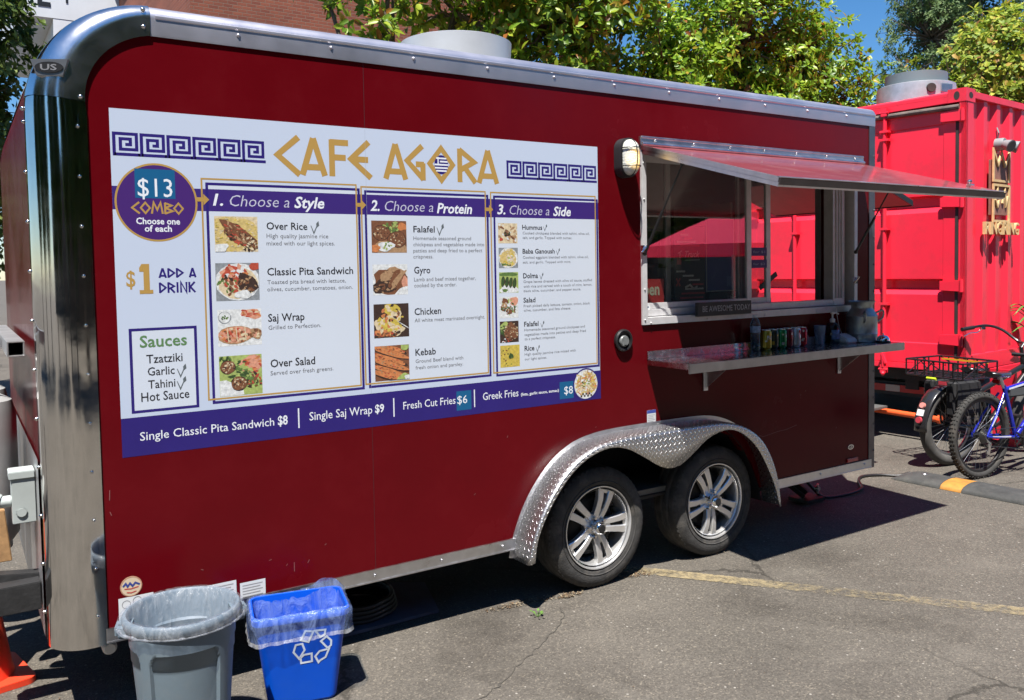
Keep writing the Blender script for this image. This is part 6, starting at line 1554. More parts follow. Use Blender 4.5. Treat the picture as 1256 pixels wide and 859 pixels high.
def saddle(root, x, z, mat):
    k = MB(); rows = []
    for i in range(13):
        f = i / 12; hw = 0.075 * (1 - f) ** 0.9 + 0.016; hw *= math.sqrt(min(1, 8 * f + 0.15)) * math.sqrt(min(1, (1 - f) * 9 + 0.12)); zz = z + 0.012 * (1 - f) ** 2 - 0.012 * f * f
        rows.append([(x - 0.12 + 0.27 * f, hw * math.cos(2 * PI * j / 14), zz + (0.022 if math.sin(2 * PI * j / 14) > 0 else 0.028) * math.sin(2 * PI * j / 14)) for j in range(14)])
    k.grid(rows, close=True); k.add(rows[0], [tuple(range(14))]); k.add(rows[-1], [tuple(range(14))]); k.build('saddle', mat, root, local=True, angle=60)

# blue mountain bike
hd_ = math.atan2(-0.13, 0.99)
BB = thing('bicycle', 'blue mountain bike with knobbly tyres beside the speed bump', 'bicycle', (6.77, 0.03, 0), hd_, 'bicycles parked by the red container')
R1 = 0.342; bike_t = M('mtb_tyre', (0.035, 0.034, 0.032), 0.85, var=0.3, vs=20, dirt=(0.14, 0.12, 0.1), dirtamt=0.5, ds=8)
bike_wheel(BB, 0, R1, 0.027, True, bike_t, rimblk); bike_wheel(BB, 1.06, R1, 0.027, True, bike_t, rimblk)
bluef = M('bike_blue', (0.012, 0.025, 0.42), 0.2, 0.3, var=0.1, coat=0.6); bwht = M('bike_decal_white', (0.6, 0.62, 0.7), 0.3)
bbx, bbz = 0.435, 0.29; stx, stz = 0.265, 0.72; hx_, hz_ = 0.93, 0.80
k = MB()
k.tube([(bbx, 0, bbz), (stx + 0.02, 0, stz)], 0.017, 12); k.tube([(stx + 0.03, 0, stz - 0.035), (0.6, 0, 0.725), (hx_ - 0.01, 0, hz_ - 0.03)], 0.019, 12); k.tube([(bbx, 0, bbz), (0.68, 0, 0.50), (hx_ + 0.015, 0, hz_ - 0.12)], 0.022, 12)
k.tube([(hx_ + 0.03, 0, hz_ - 0.16), (hx_ - 0.015, 0, hz_ + 0.02)], 0.022, 12); k.cyl((bbx, -0.035, bbz), (bbx, 0.035, bbz), 0.024)
for s in (-1, 1):
    k.tube([(0, 0.062 * s, R1), (0.12, 0.058 * s, R1 - 0.02), (0.30, 0.045 * s, bbz + 0.02), (bbx, 0.03 * s, bbz)], 0.011, 10); k.tube([(0, 0.062 * s, R1), (0.12, 0.056 * s, 0.50), (stx - 0.01, 0.022 * s, stz - 0.06)], 0.0095, 10)
    k.box((-0.018, 0.058 * s - 0.003, R1 - 0.022), (0.03, 0.058 * s + 0.003, R1 + 0.02))
k.build('frame', bluef, BB, local=True, angle=50)
for p, q, h in (((stx + 0.06, -0.0195, stz - 0.03), (0.60, -0.0195, 0.728), 0.014), ((0.06, -0.069, R1 - 0.006), (0.30, -0.057, bbz + 0.022), 0.010), ((0.05, -0.069, 0.42), (0.115, -0.067, 0.497), 0.008), ((0.52, -0.0225, 0.37), (0.66, -0.0225, 0.485), 0.02)):
    k = MB(); k.bar(p, q, 0.002, h); k.build('frame_decal', bwht, BB, local=True)
k = MB()
for s in (-1, 1): k.tube([(1.06, 0.06 * s, R1), (1.0, 0.06 * s, 0.62), (hx_ + 0.03, 0.035 * s, hz_ - 0.15)], [0.013, 0.017, 0.019], 10)
k.box((hx_ + 0.0, -0.055, hz_ - 0.175), (hx_ + 0.07, 0.055, hz_ - 0.15)); k.build('fork', black, BB, local=True, bev=0.002)
k = MB(); k.tube([(hx_ - 0.015, 0, hz_ + 0.02), (hx_ - 0.02, 0, hz_ + 0.06), (hx_ + 0.05, 0, hz_ + 0.08)], 0.016, 10)
k.tube(catmull([(hx_ - 0.03, -0.33, hz_ + 0.11), (hx_ + 0.03, -0.18, hz_ + 0.10), (hx_ + 0.05, -0.05, hz_ + 0.08), (hx_ + 0.05, 0.05, hz_ + 0.08), (hx_ + 0.03, 0.18, hz_ + 0.10), (hx_ - 0.03, 0.33, hz_ + 0.11)]), 0.0125, 10); k.build('handlebar', black, BB, local=True)
for s in (-1, 1):
    k = MB(); k.cyl((hx_ - 0.035, 0.345 * s, hz_ + 0.11), (hx_ - 0.0, 0.23 * s, hz_ + 0.107), 0.0165, n=14); k.build('grip', black, BB, local=True)
k = MB(); k.tube([(stx + 0.02, 0, stz - 0.02), (stx - 0.03, 0, 0.80)], 0.013, 10); k.build('seat_post', alu, BB, local=True)
saddle(BB, stx - 0.045, 0.815, M('saddle_black', (0.015, 0.015, 0.016), 0.22, coat=0.4)); drivetrain(BB, 0, R1, bbx, bbz, 0.062)
k = MB(); k.box((0.33, -0.022, 0.62), (0.62, 0.022, 0.70)); k.build('frame_bag', M('bag_grey', (0.06, 0.065, 0.07), 0.8), BB, local=True, bev=0.012)
k = MB(); k.box((stx - 0.085, -0.03, 0.745), (stx - 0.06, 0.03, 0.775)); k.build('rear_light', M('light_red', (0.4, 0.01, 0.01), 0.2), BB, local=True, bev=0.005)

# black cargo bike with a wire rack
KB = thing('bicycle', 'black cargo bike with a wide wire rack and reflectors on its mudguard', 'bicycle', (7.02, 0.42, 0), hd_, 'bicycles parked by the red container')
R2 = 0.345; fat = M('fat_tyre_grey', (0.075, 0.072, 0.068), 0.85, var=0.25, vs=14)
bike_wheel(KB, 0, R2, 0.046, False, fat, alu); bike_wheel(KB, 1.18, R2, 0.046, False, fat, alu)
kf = M('bike_black', (0.012, 0.012, 0.013), 0.3, coat=0.3)
k = MB(); k.tube([(0.50, 0, 0.30), (0.36, 0, 0.66)], 0.02, 12); k.tube([(0.38, 0, 0.60), (0.95, 0, 0.78)], 0.024, 12); k.tube([(0.50, 0, 0.30), (0.98, 0, 0.70)], 0.03, 12); k.tube([(1.0, 0, 0.62), (0.95, 0, 0.86)], 0.024, 12)
for s in (-1, 1): k.tube([(0, 0.075 * s, R2), (0.28, 0.07 * s, 0.31), (0.5, 0.04 * s, 0.30)], 0.013, 8); k.tube([(0, 0.075 * s, R2), (0.36, 0.03 * s, 0.62)], 0.011, 8); k.tube([(0, 0.08 * s, R2), (-0.05, 0.09 * s, 0.735)], 0.009, 8); k.tube([(0.20, 0.09 * s, 0.74), (0.06, 0.08 * s, R2 + 0.05)], 0.009, 8)
k.build('frame', kf, KB, local=True, angle=50)
k = MB()
for s in (-1, 1): k.tube([(1.18, 0.07 * s, R2), (1.08, 0.07 * s, 0.60), (1.01, 0.03 * s, 0.64)], 0.015, 8)
k.build('fork', kf, KB, local=True)
k = MB(); rows = []
for i in range(19):
    a = math.radians(62 + 118 * i / 18 + 4); Rm = R2 + 0.028
    rows.append([(Rm * math.cos(a) - 0.014 * math.cos(a) * (abs(q) / 0.058) ** 2, q, R2 + Rm * math.sin(a) - 0.014 * math.sin(a) * (abs(q) / 0.058) ** 2) for q in [0.062 * j / 6 for j in range(-6, 7)]])
k.grid(rows); o = k.build('mudguard', M('mudguard_black', (0.02, 0.02, 0.022), 0.25, coat=0.5), KB, local=True, fix=False); sd_ = o.modifiers.new('t', 'SOLIDIFY'); sd_.thickness = 0.004
mg = o
def mgp(deg, y, up=0.0): a = math.radians(deg); r = R2 + 0.032 + up; return Vector((r * math.cos(a), y, R2 + r * math.sin(a)))
k = MB(); k.cyl(mgp(150, 0), mgp(150, 0, 0.014), 0.027, 0.024, 20); k.build('reflector', M('reflector_pink', (0.6, 0.22, 0.18), 0.2, coat=1.0), mg, local=True)
k = MB(); k.bar(mgp(155.5, 0, 0.004), mgp(163.5, 0, 0.004), 0.062, 0.006, up=(-1, 0, 0.3)); k.build('white_plate', white_paint, mg, local=True)
k = MB(); k.cyl(mgp(169, 0), mgp(169, 0, 0.014), 0.03, 0.026, 20); k.build('reflector', M('reflector_red', (0.45, 0.05, 0.07), 0.15, coat=1.0), mg, local=True)
# rack: open tray with X-braced sides
k = MB(); rx0, rx1, ry, rz0, rz1 = -0.20, 0.22, 0.27, 0.765, 0.895
for z in (rz0, rz1):
    for p, q in (((rx0, -ry), (rx1, -ry)), ((rx1, -ry), (rx1, ry)), ((rx1, ry), (rx0, ry)), ((rx0, ry), (rx0, -ry))): k.cyl((*p, z), (*q, z), 0.0075, n=8)
for i in range(7):
    y = -ry + 2 * ry * i / 6
    for x in (rx0, rx1): k.bar((x, y, rz0), (x, y, rz1), 0.012, 0.006, up=(1, 0, 0))
for i in range(4):
    x = rx0 + (rx1 - rx0) * i / 3
    for y in (-ry, ry): k.bar((x, y, rz0), (x, y, rz1), 0.012, 0.006, up=(0, 1, 0))
for i in range(9): y = -ry + 2 * ry * i / 8; k.cyl((rx0, y, rz0), (rx1, y, rz0), 0.004, n=6)
for i in range(5): x = rx0 + (rx1 - rx0) * i / 4; k.cyl((x, -ry, rz0), (x, ry, rz0), 0.004, n=6)
for s in (-1, 1): k.cyl((rx0, ry * s, rz0), (0.05, ry * s, rz1), 0.005, n=6); k.cyl((0.0, ry * s, rz1), (rx1, ry * s, rz0), 0.005, n=6)
for p, q in (((rx1, -ry), (rx1, 0.05)), ((rx1, 0.0), (rx1, ry)), ((rx0, 0.0), (rx0, 0.13)), ((rx0, 0.13), (rx0, 0.0))): k.cyl((*p, rz0), (*q, rz1), 0.005, n=6)
rk_ = k.build('cargo_rack', kf, KB, local=True, angle=50)
k = MB(); k.bar((rx1 - 0.01, -0.20, rz1 - 0.022), (rx1 - 0.01, 0.24, rz1 - 0.022), 0.004, 0.014); k.build('yellow_strap', M('strap_amber', (0.75, 0.38, 0.02), 0.4), rk_, local=True)
k = MB(); k.cyl((rx0 - 0.005, -0.03, rz0 - 0.016), (rx0 - 0.005, 0.06, rz0 - 0.016), 0.012, n=12); k.build('marker_light', M('marker_lime', (0.5, 0.65, 0.03), 0.35), rk_, local=True)
k = MB(); k.box((rx0 - 0.004, -0.12, rz0 - 0.062), (rx0 + 0.012, -0.045, rz0 - 0.03)); k.build('rear_light', bpy.data.materials['reflector_red'], rk_, local=True, bev=0.004)
k = MB()
for s in (-1, 1): k.box((-0.14, 0.105 * s - 0.055, 0.43), (0.20, 0.105 * s + 0.055, 0.745))
k.build('pannier', M('pannier_black', (0.018, 0.018, 0.02), 0.7, var=0.3, vs=10, bump=0.3, bs=12), KB, local=True, bev=0.03, seg=3)
k = MB(); k.tube(catmull([(rx1 - 0.02, -ry + 0.02, rz0 + 0.03), (0.28, -0.24, 0.70), (0.33, -0.22, 0.74), (0.40, -0.12, 0.73)]), 0.016, 10); k.tube([(0.36, 0, 0.66), (0.33, 0, 0.76)], 0.014, 8); k.build('foot_rail', kf, KB, local=True)
saddle(KB, 0.33, 0.79, bpy.data.materials['saddle_black'])
k = MB(); k.tube([(0.95, 0, 0.86), (0.93, 0, 0.95), (0.97, 0, 0.985)], 0.016, 10)
for s in (-1, 1): k.tube(catmull([(0.97, 0, 0.985), (0.985, 0.07 * s, 1.0), (0.93, 0.19 * s, 1.10), (0.82, 0.27 * s, 1.135), (0.58, 0.31 * s, 1.11)]), 0.0125, 10)
k.build('handlebar', kf, KB, local=True)
for s in (-1, 1):
    k = MB(); k.cyl((0.70, 0.295 * s, 1.122), (0.565, 0.312 * s, 1.108), 0.0175, n=14); k.build('grip', black, KB, local=True)
    k = MB(); k.tube(catmull([(0.80, 0.285 * s, 1.115), (0.76, 0.30 * s, 1.075), (0.68, 0.315 * s, 1.07), (0.615, 0.325 * s, 1.045)]), 0.006, 8); k.box((0.77, 0.275 * s - 0.012, 1.10), (0.82, 0.275 * s + 0.012, 1.13)); k.build('brake_lever', chrome, KB, local=True)
drivetrain(KB, 0, R2, 0.5, 0.30, 0.05)
# ---------------------------------------------------------------- red shipping container on a road chassis
CR = math.atan2(0.087, 0.996); CO = Vector((7.71, 0.684, 0))
CT = thing('shipping_container', 'bright red shipping container raised on a trailer chassis behind the bicycles', 'container', CO, CR)
CL, CW, Z0, Z1 = 6.06, 2.44, 0.70, 3.29
rcd = M('container_red_doors', (0.88, 0.024, 0.056), 0.36, var=0.05, vs=1.0, dirt=(0.55, 0.04, 0.05), dirtamt=0.55, ds=2.2, bump=0.04, bs=3)
rdk = M('door_gasket_dark', (0.035, 0.026, 0.024), 0.7, var=0.3)
lo = lambda x, y, z: Vector((x, y, z))
# frame: corner posts, rails
k = MB()
for x in (0.0, CL - 0.15):
    for y in (0.0, CW - 0.06): k.box((x, y, Z0 + 0.118), (x + 0.15, y + 0.06, Z1 - 0.118))
k.box((0.0, 0.0, Z0 + 0.12), (0.045, 0.045, Z1 - 0.12)); 
k.prism([(0.0, Z1 - 0.118), (0.05, Z1 - 0.118), (0.05, Z1 - 0.005), (0.0, Z1 - 0.06)], [], lambda a, b, d: (a, d, b), 0.16, CW - 0.16)
k.box((0.0, 0.16, Z0), (0.06, CW - 0.16, Z0 + 0.055))
for y in (0.012, CW - 0.07): k.box((0.18, y, Z1 - 0.075), (CL - 0.18, y + 0.058, Z1 - 0.012)); k.box((0.18, y, Z0), (CL - 0.18, y + 0.05, Z0 + 0.15))
k.build('frame', red_cont, CT, local=True, bev=0.004)
# corner castings with their lifting holes
for x, y in ((0, 0), (0, CW - 0.162), (CL - 0.178, 0), (CL - 0.178, CW - 0.162)):
    for z in (Z0, Z1 - 0.118):
        k = MB(); k.box((x - 0.004, y - 0.004, z), (x + 0.178, y + 0.162, z + 0.12))
        def hole(cx, cz, hw, hh, fn):
            k.add([fn(cx + hw * math.cos(a * PI / 10), cz + hh * math.sin(a * PI / 10)) for a in range(20)], [tuple(range(20))], 1)
        hole(y + 0.08, z + 0.058, 0.026, 0.038, lambda a, b: (x - 0.0055, a, b)); hole(x + 0.09, z + 0.058, 0.040, 0.028, lambda a, b: (a, y - 0.0055, b)); hole(x + 0.09, y + 0.08, 0.06, 0.03, lambda a, b: (a, b, z + 0.1215))
        k.build('corner_casting', [red_cont, rdk], CT, local=True, bev=0.0)
# corrugated long sides
def corr(y, s, name):
    k = MB(); pts = []; x = 0.15; n = 0
    while x < CL - 0.16:
        for dx, dy in ((0.0, 0.0), (0.072, 0.0), (0.14, 0.036), (0.21, 0.036)):
            if x + dx < CL - 0.15: pts.append((x + dx, y + s * dy))
        x += 0.278
    pts.append((CL - 0.15, y)); k.grid([[(a, b, z) for a, b in pts] for z in (Z0 + 0.14, Z0 + 1.0, Z0 + 1.8, Z1 - 0.06)]); return k.build(name, red_cont, CT, local=True, angle=20)
corr(0.028, 1, 'side_panel'); corr(CW - 0.028, -1, 'side_panel')
k = MB(); k.box((0.0, 0.02, Z1 - 0.06), (CL, CW - 0.02, Z1 - 0.03)); k.build('roof', red_cont, CT, local=True); k = MB(); k.box((CL - 0.05, 0.06, Z0 + 0.1), (CL - 0.01, CW - 0.06, Z1 - 0.1)); k.build('end_wall', red_cont, CT, local=True)
k = MB(); k.box((0.05, 0.03, Z0 + 0.03), (CL - 0.05, CW - 0.03, Z0 + 0.12)); k.build('floor', rdk, CT, local=True)
# doors: pressed panels with two horizontal recesses each
def door(y0, y1):
    k = MB(); zb, zt = Z0 + 0.06, Z1 - 0.155
    prof = [(0.012, zb), (0.012, zb + 0.19), (0.018, zb + 0.20), (0.016, 1.415), (0.066, 1.475), (0.066, 1.552), (0.016, 1.565), (0.016, 2.185), (0.066, 2.245), (0.066, 2.332), (0.016, 2.345), (0.018, zt - 0.15), (0.012, zt - 0.14), (0.012, zt)]
    ya, yb = y0 + 0.12, y1 - 0.10
    rows = []
    for x, z in prof: rows.append([(0.012, y0, z), (0.012, ya - 0.004, z), (x, ya, z), (x, yb, z), (0.012, yb + 0.004, z), (0.012, y1, z)])
    k.grid(rows); k.box((0.07, y0, zb), (0.095, y1, zt)); 
    d = k.build('door', rcd, CT, local=True, angle=20)
    return d
d1 = door(0.085, 1.205); d2 = door(1.235, 2.355)
for d_, ys_ in ((d1, (0.075, 1.207)), (d2, (1.233, 2.357))):
    k = MB(); zb, zt = Z0 + 0.06, Z1 - 0.155
    y = ys_[0] if d_ is d1 else ys_[1]
    k.box((0.006, y - 0.016, zb - 0.01), (0.03, y + 0.016, zt + 0.01)); k.build('gasket', rdk, d_, local=True)
k = MB(); k.box((0.006, 1.208, Z0 + 0.06), (0.03, 1.232, Z1 - 0.155)); k.build('centre_seal', rcd, d2, local=True)
gp_ = MB(); gp_.tube([(0.0 - 0.012, 0.05, Z1 - 0.165), (-0.014, 0.5, Z1 - 0.158), (-0.014, 1.2, Z1 - 0.155), (-0.014, 2.4, Z1 - 0.155)], 0.024, 10); gp_.build('header_pipe', M('weathered_pipe', (0.16, 0.13, 0.11), 0.6, 0.2, var=0.4, vs=6), CT, local=True)
for d_, ys_ in ((d1, (0.75, 1.02)), (d2, (1.42, 1.75))):
    for y in ys_:
        k = MB(); k.cyl((-0.022, y, Z0 - 0.03), (-0.022, y, Z1 - 0.10), 0.019, n=14)
        for z in (Z0 + 0.62, Z0 + 1.35, Z1 - 0.30, Z1 - 0.38): k.box((-0.046, y - 0.045, z - 0.012), (0.011, y + 0.045, z + 0.012))
        for z in (Z0 - 0.02, Z1 - 0.12): k.box((-0.05, y - 0.03, z - 0.035), (-0.004, y + 0.03, z + 0.045)); k.cyl((-0.04, y - 0.045, z), (-0.04, y + 0.045, z), 0.012)
        k.build('lock_rod', rcd, d_, local=True, bev=0.002)
        k = MB(); k.bar((-0.045, y + 0.02, Z0 + 0.16), (-0.045, y - 0.03, Z0 + 0.04), 0.02, 0.03, up=(1, 0, 0)); k.cyl((-0.045, y, Z0 + 0.1), (-0.045, y, Z0 + 0.0), 0.018, 0.012, 8); k.sphere((-0.045, y, Z0 - 0.06), 0.022); k.build('cam_keeper', rcd, d_, local=True, bev=0.002)
for y, d_, s in ((0.06, d1, 1), (2.38, d2, -1)):
    for z in (Z0 + 0.30, 1.50, 2.27, Z1 - 0.24):
        k = MB(); k.prism([(y - 0.05 * s, z - 0.055), (y + 0.16 * s, z - 0.045), (y + 0.16 * s, z + 0.045), (y - 0.05 * s, z + 0.055)], [], lambda a, b, d: (d, a, b), -0.022, 0.0115); k.cyl((-0.022, y - 0.04 * s, z - 0.06), (-0.022, y - 0.04 * s, z + 0.06), 0.016, n=12); k.build('hinge', rcd, d_, local=True, bev=0.006)
# chassis and wheels under it
k = MB()
for y in (0.62, 1.66): k.box((0.41, y, Z0 - 0.26), (CL - 0.1, y + 0.14, Z0 - 0.002))
for i in range(8): k.box((0.55 + 0.75 * i, 0.1, Z0 - 0.16), (0.65 + 0.75 * i, CW - 0.1, Z0 - 0.02))
k.box((0.30, 0.1, Z0 - 0.15), (0.40, CW - 0.1, Z0 - 0.003)); k.box((0.45, 0.3, 0.36), (0.55, CW - 0.06, 0.50)); k.box((0.46, 0.35, 0.15), (0.54, 0.45, 0.36))
k.build('chassis', blacksteel, CT, local=True, bev=0.004)
k = MB(); k.box((0.42, 0.35, 0.40), (0.447, CW - 0.2, 0.47)); k.cur = 1
for i in range(5): k.box((0.416, 0.42 + 0.4 * i, 0.402), (0.4195, 0.57 + 0.4 * i, 0.468))
k.build('reflective_strip', [M('strip_red', (0.5, 0.02, 0.015), 0.3), M('strip_white', (0.5, 0.48, 0.45), 0.3)], CT, local=True)
k = MB(); k.cyl((0.06, 0.25, 0.235), (0.10, 1.0, 0.25), 0.028, n=14); k.cyl((0.06, 0.23, 0.235), (0.06, 0.26, 0.235), 0.04, n=14); k.build('orange_pipe', M('orange_pipe', (0.75, 0.10, 0.02), 0.5), CT, local=True)
k = MB(); k.box((-0.22, 0.98, 0.30), (0.05, 1.5, 0.335)); k.box((-0.2, 0.75, 0.285), (0.05, 1.0, 0.31)); k.build('step', M('step_grey', (0.16, 0.16, 0.155), 0.5, 0.4), CT, local=True, bev=0.004)
for x in (1.9, 2.95):
    for y in (0.02, CW - 0.28):
        k = MB(); k.lathe([(0.22, 0.0), (0.40, 0.0), (0.44, 0.05), (0.44, 0.21), (0.40, 0.26), (0.22, 0.26)], c=(x, y, 0.44), axis='y', n=40, closed=True); k.lathe([(0.0, 0.06), (0.12, 0.05), (0.22, 0.02)], c=(x, y, 0.44), axis='y', n=30); k.build('road_wheel', rubber, CT, local=True)
k = MB(); k.box((0.3, 0.012, Z0 - 0.002), (CL - 0.3, 0.016, Z0 + 0.0)); 
# roof fan
k = MB(); vx, vy = 0.40, 0.66
k.lathe([(0.36, Z1 - 0.03), (0.36, Z1 + 0.09), (0.355, Z1 + 0.155), (0.345, Z1 + 0.16), (0.28, Z1 + 0.165), (0.28, Z1 + 0.265), (0.272, Z1 + 0.267), (0.265, Z1 + 0.19), (0.0, Z1 + 0.19)], c=(vx, vy, 0), n=56)
k.build('roof_fan', M('fan_galvanised', (0.58, 0.58, 0.60), 0.38, 0.6, var=0.2, vs=9), CT, local=True, angle=40)
fan = [o for o in COL.objects if o.name == 'roof_fan'][0]
k = MB(); k.lathe([(0.283, Z1 + 0.17), (0.284, Z1 + 0.269), (0.278, Z1 + 0.271)], c=(vx, vy, 0), n=56); k.build('dark_collar', M('fan_collar', (0.22, 0.26, 0.28), 0.45, 0.3), fan, local=True)
for a, m_, r in ((-2.30, rdk, 0.045), (-1.85, alu, 0.05)):
    u = Vector((math.cos(a), math.sin(a), 0)); p = Vector((vx, vy, Z1 + 0.085)) + u * 0.356; k = MB()
    if m_ is rdk: k.cyl(p, p + u * 0.02, r, r * 0.9, 20)
    else: w = Vector((-u.y, u.x, 0)); k.bar(p - w * 0.07, p + w * 0.07, 0.02, 0.075)
    k.build('fan_hatch', m_, fan, local=True)
# twin spot lamp
FL = thing('security_lamp', 'grey twin head security lamp on the red container side above the crown sign', 'lamp', CO + Matrix.Rotation(CR, 3, 'Z') @ Vector((0.70, -0.0, 2.83)), CR)
lg = M('lamp_grey', (0.22, 0.24, 0.25), 0.5)
k = MB(); k.lathe([(0.0, -0.05), (0.055, -0.05), (0.06, -0.03), (0.06, 0.03), (0.0, 0.03)], c=(0, 0.0, 0), axis='y', n=24); k.tube([(0, 0.02, 0.05), (-0.02, 0.0, 0.11), (-0.01, 0.02, 0.16)], 0.007, 8); k.build('base', lg, FL, local=True)
for s, dx in ((-1, -0.03), (1, 0.10)):
    ax = Vector((0.25 * s, -0.9, -0.35)).normalized(); c = Vector((dx, -0.09, -0.02)); k = MB(); k.cyl(c - ax * 0.03, c + ax * 0.035, 0.045, 0.058, 24); k.cyl(c - ax * 0.07, c - ax * 0.03, 0.028, 0.045, 20); k.cyl(Vector((dx * 0.5, -0.04, 0)), c - ax * 0.05, 0.014); h = k.build('lamp_head', lg, FL, local=True, angle=40)
    k = MB(); k.cyl(c + ax * 0.0355, c + ax * 0.038, 0.05, 0.048, 24); k.build('lens', M('lens_dark', (0.08, 0.08, 0.085), 0.12), h, local=True)
# timber crown sign
CS = thing('crown_sign', 'pale timber crown sign with letters mounted on the red container side', 'sign', CO + Matrix.Rotation(CR, 3, 'Z') @ Vector((0.70, 0, 2.1)), CR)
wood_d = M('crown_board', (0.26, 0.12, 0.09), 0.7, var=0.25, vs=14); wood_l = M('pale_batten', (0.66, 0.46, 0.22), 0.6, var=0.18, vs=20)
k = MB(); k.box((-0.165, -0.012, 0.06), (0.165, 0.026, 0.58)); k.build('backboard', wood_d, CS, local=True)
def crown(z0, z1, kind):
    f = lambda a, b: (a, -0.028, b); k = MB()
    def st(pts, closed=False):
        a = MB(); stroke(a, [(q * 0.84, w_) for q, w_ in pts], 0.022, f, None, closed); n = len(a.v); vs = a.v + [(x, -0.0125, z) for x, y, z in a.v]; fs = a.f + [tuple(i + n for i in reversed(q)) for q in a.f]
        cnt = {}
        for q in a.f:
            for i in range(len(q)): e = (q[i], q[(i + 1) % len(q)]); cnt[e] = 1
        for (i, j) in cnt:
            if (j, i) not in cnt: fs.append((i, j, j + n, i + n))
        k.add(vs, fs)
    if kind: st([(-0.205, z0), (-0.205, z1), (-0.09, z1 - 0.13), (0.0, z1 - 0.01), (0.09, z1 - 0.13), (0.205, z1), (0.205, z0)], True)
    else:
        st([(-0.205, z0), (-0.205, z1), (0.205, z1), (0.205, z0)], True); st([(-0.15, z0 + 0.20), (-0.10, z0 + 0.30), (-0.05, z0 + 0.20), (-0.10, z0 + 0.14)], True); st([(0.03, z0 + 0.17), (0.09, z0 + 0.29), (0.12, z0 + 0.16), (0.18, z0 + 0.24)])
    return k
crown(0.36 + 0.02, 0.66, True).build('crown_outline', wood_l, CS, local=True, smooth=False); crown(0.02 - 0.02, 0.34, False).build('crown_outline', wood_l, CS, local=True, smooth=False)
for word, xw in (('RING', -0.36), ('RING', 0.02)):
    vs, fs = text2d(word, 0, 0.012); w = max(v[0] for v in vs); n = len(vs); y0_, y1_ = -0.035, -0.002
    P_ = [(xw + 0.36 * a / w, b * 0.165 - 0.125) for a, b in vs]
    sgn = MB(); sgn.add([(a, y0_, b) for a, b in P_] + [(a, y1_, b) for a, b in P_], [tuple(q) for q in fs] + [tuple(i + n for i in reversed(q)) for q in fs])
    ec_ = {}
    for q in fs:
        for i in range(len(q)): ec_[(q[i], q[(i + 1) % len(q)])] = 1
    for (i, j) in ec_:
        if (j, i) not in ec_: sgn.f.append((i, j, j + n, i + n)); sgn.mi.append(0)
    sgn.build('timber_lettering', wood_l, CS, local=True, smooth=False, fix=False)
# red planter by the container with a strap-leaved plant
PLN = thing('planter_box', 'red wooden planter box in front of the container', 'planter', (8.35, 0.45, 0), CR)
k = MB(); k.prism([(-0.22, 0.05), (0.62, 0.05), (0.70, 0.725), (-0.30, 0.725)], [], lambda a, b, d: (a, d, b), -0.02, 0.0); k.prism([(-0.22, 0.05), (0.62, 0.05), (0.70, 0.725), (-0.30, 0.725)], [], lambda a, b, d: (a, d, b), 0.18, 0.2)
k.box((-0.22, 0.0, 0.05), (0.62, 0.18, 0.08)); k.prism([(-0.22, 0.08), (-0.20, 0.08), (-0.28, 0.725), (-0.30, 0.725)], [], lambda a, b, d: (a, d, b), 0.0, 0.18); k.prism([(0.60, 0.08), (0.62, 0.08), (0.70, 0.725), (0.68, 0.725)], [], lambda a, b, d: (a, d, b), 0.0, 0.18); k.box((-0.2, 0.02, 0.0), (0.6, 0.16, 0.05)); k.build('box', rcd, PLN, local=True)
k = MB(); k.box((-0.25, 0.002, 0.6), (0.65, 0.178, 0.66)); k.build('soil', M('soil', (0.03, 0.02, 0.012), 0.95, var=0.4, vs=30), PLN, local=True)
PT = thing('strap_leaf_plant', 'green strap leaved plant arching out of the red planter', 'plant', (9.02, 0.62, 0.66), 0.0)
k = MB(); rr = random.Random(8)
for i in range(11):
    a = PI + rr.uniform(-1.1, 1.1); L = rr.uniform(0.45, 0.75); pts = catmull([(0, 0, 0), (0.10 * math.cos(a), 0.10 * math.sin(a), L * 0.6), (0.25 * math.cos(a), 0.25 * math.sin(a), L * 0.85), (0.42 * math.cos(a), 0.42 * math.sin(a), L * 0.72)], 5); n = len(pts)
    w = Vector((-math.sin(a), math.cos(a), 0)) * 0.024
    k.grid([[p - w * (1 - (q / (n - 1)) ** 3) + Vector((0, 0, 0.006)), p, p + w * (1 - (q / (n - 1)) ** 3) + Vector((0, 0, 0.006))] for q, p in enumerate(pts)])
k.build('leaf', M('strap_leaf', (0.05, 0.20, 0.03), 0.4), PT, local=True, angle=60, fix=False)
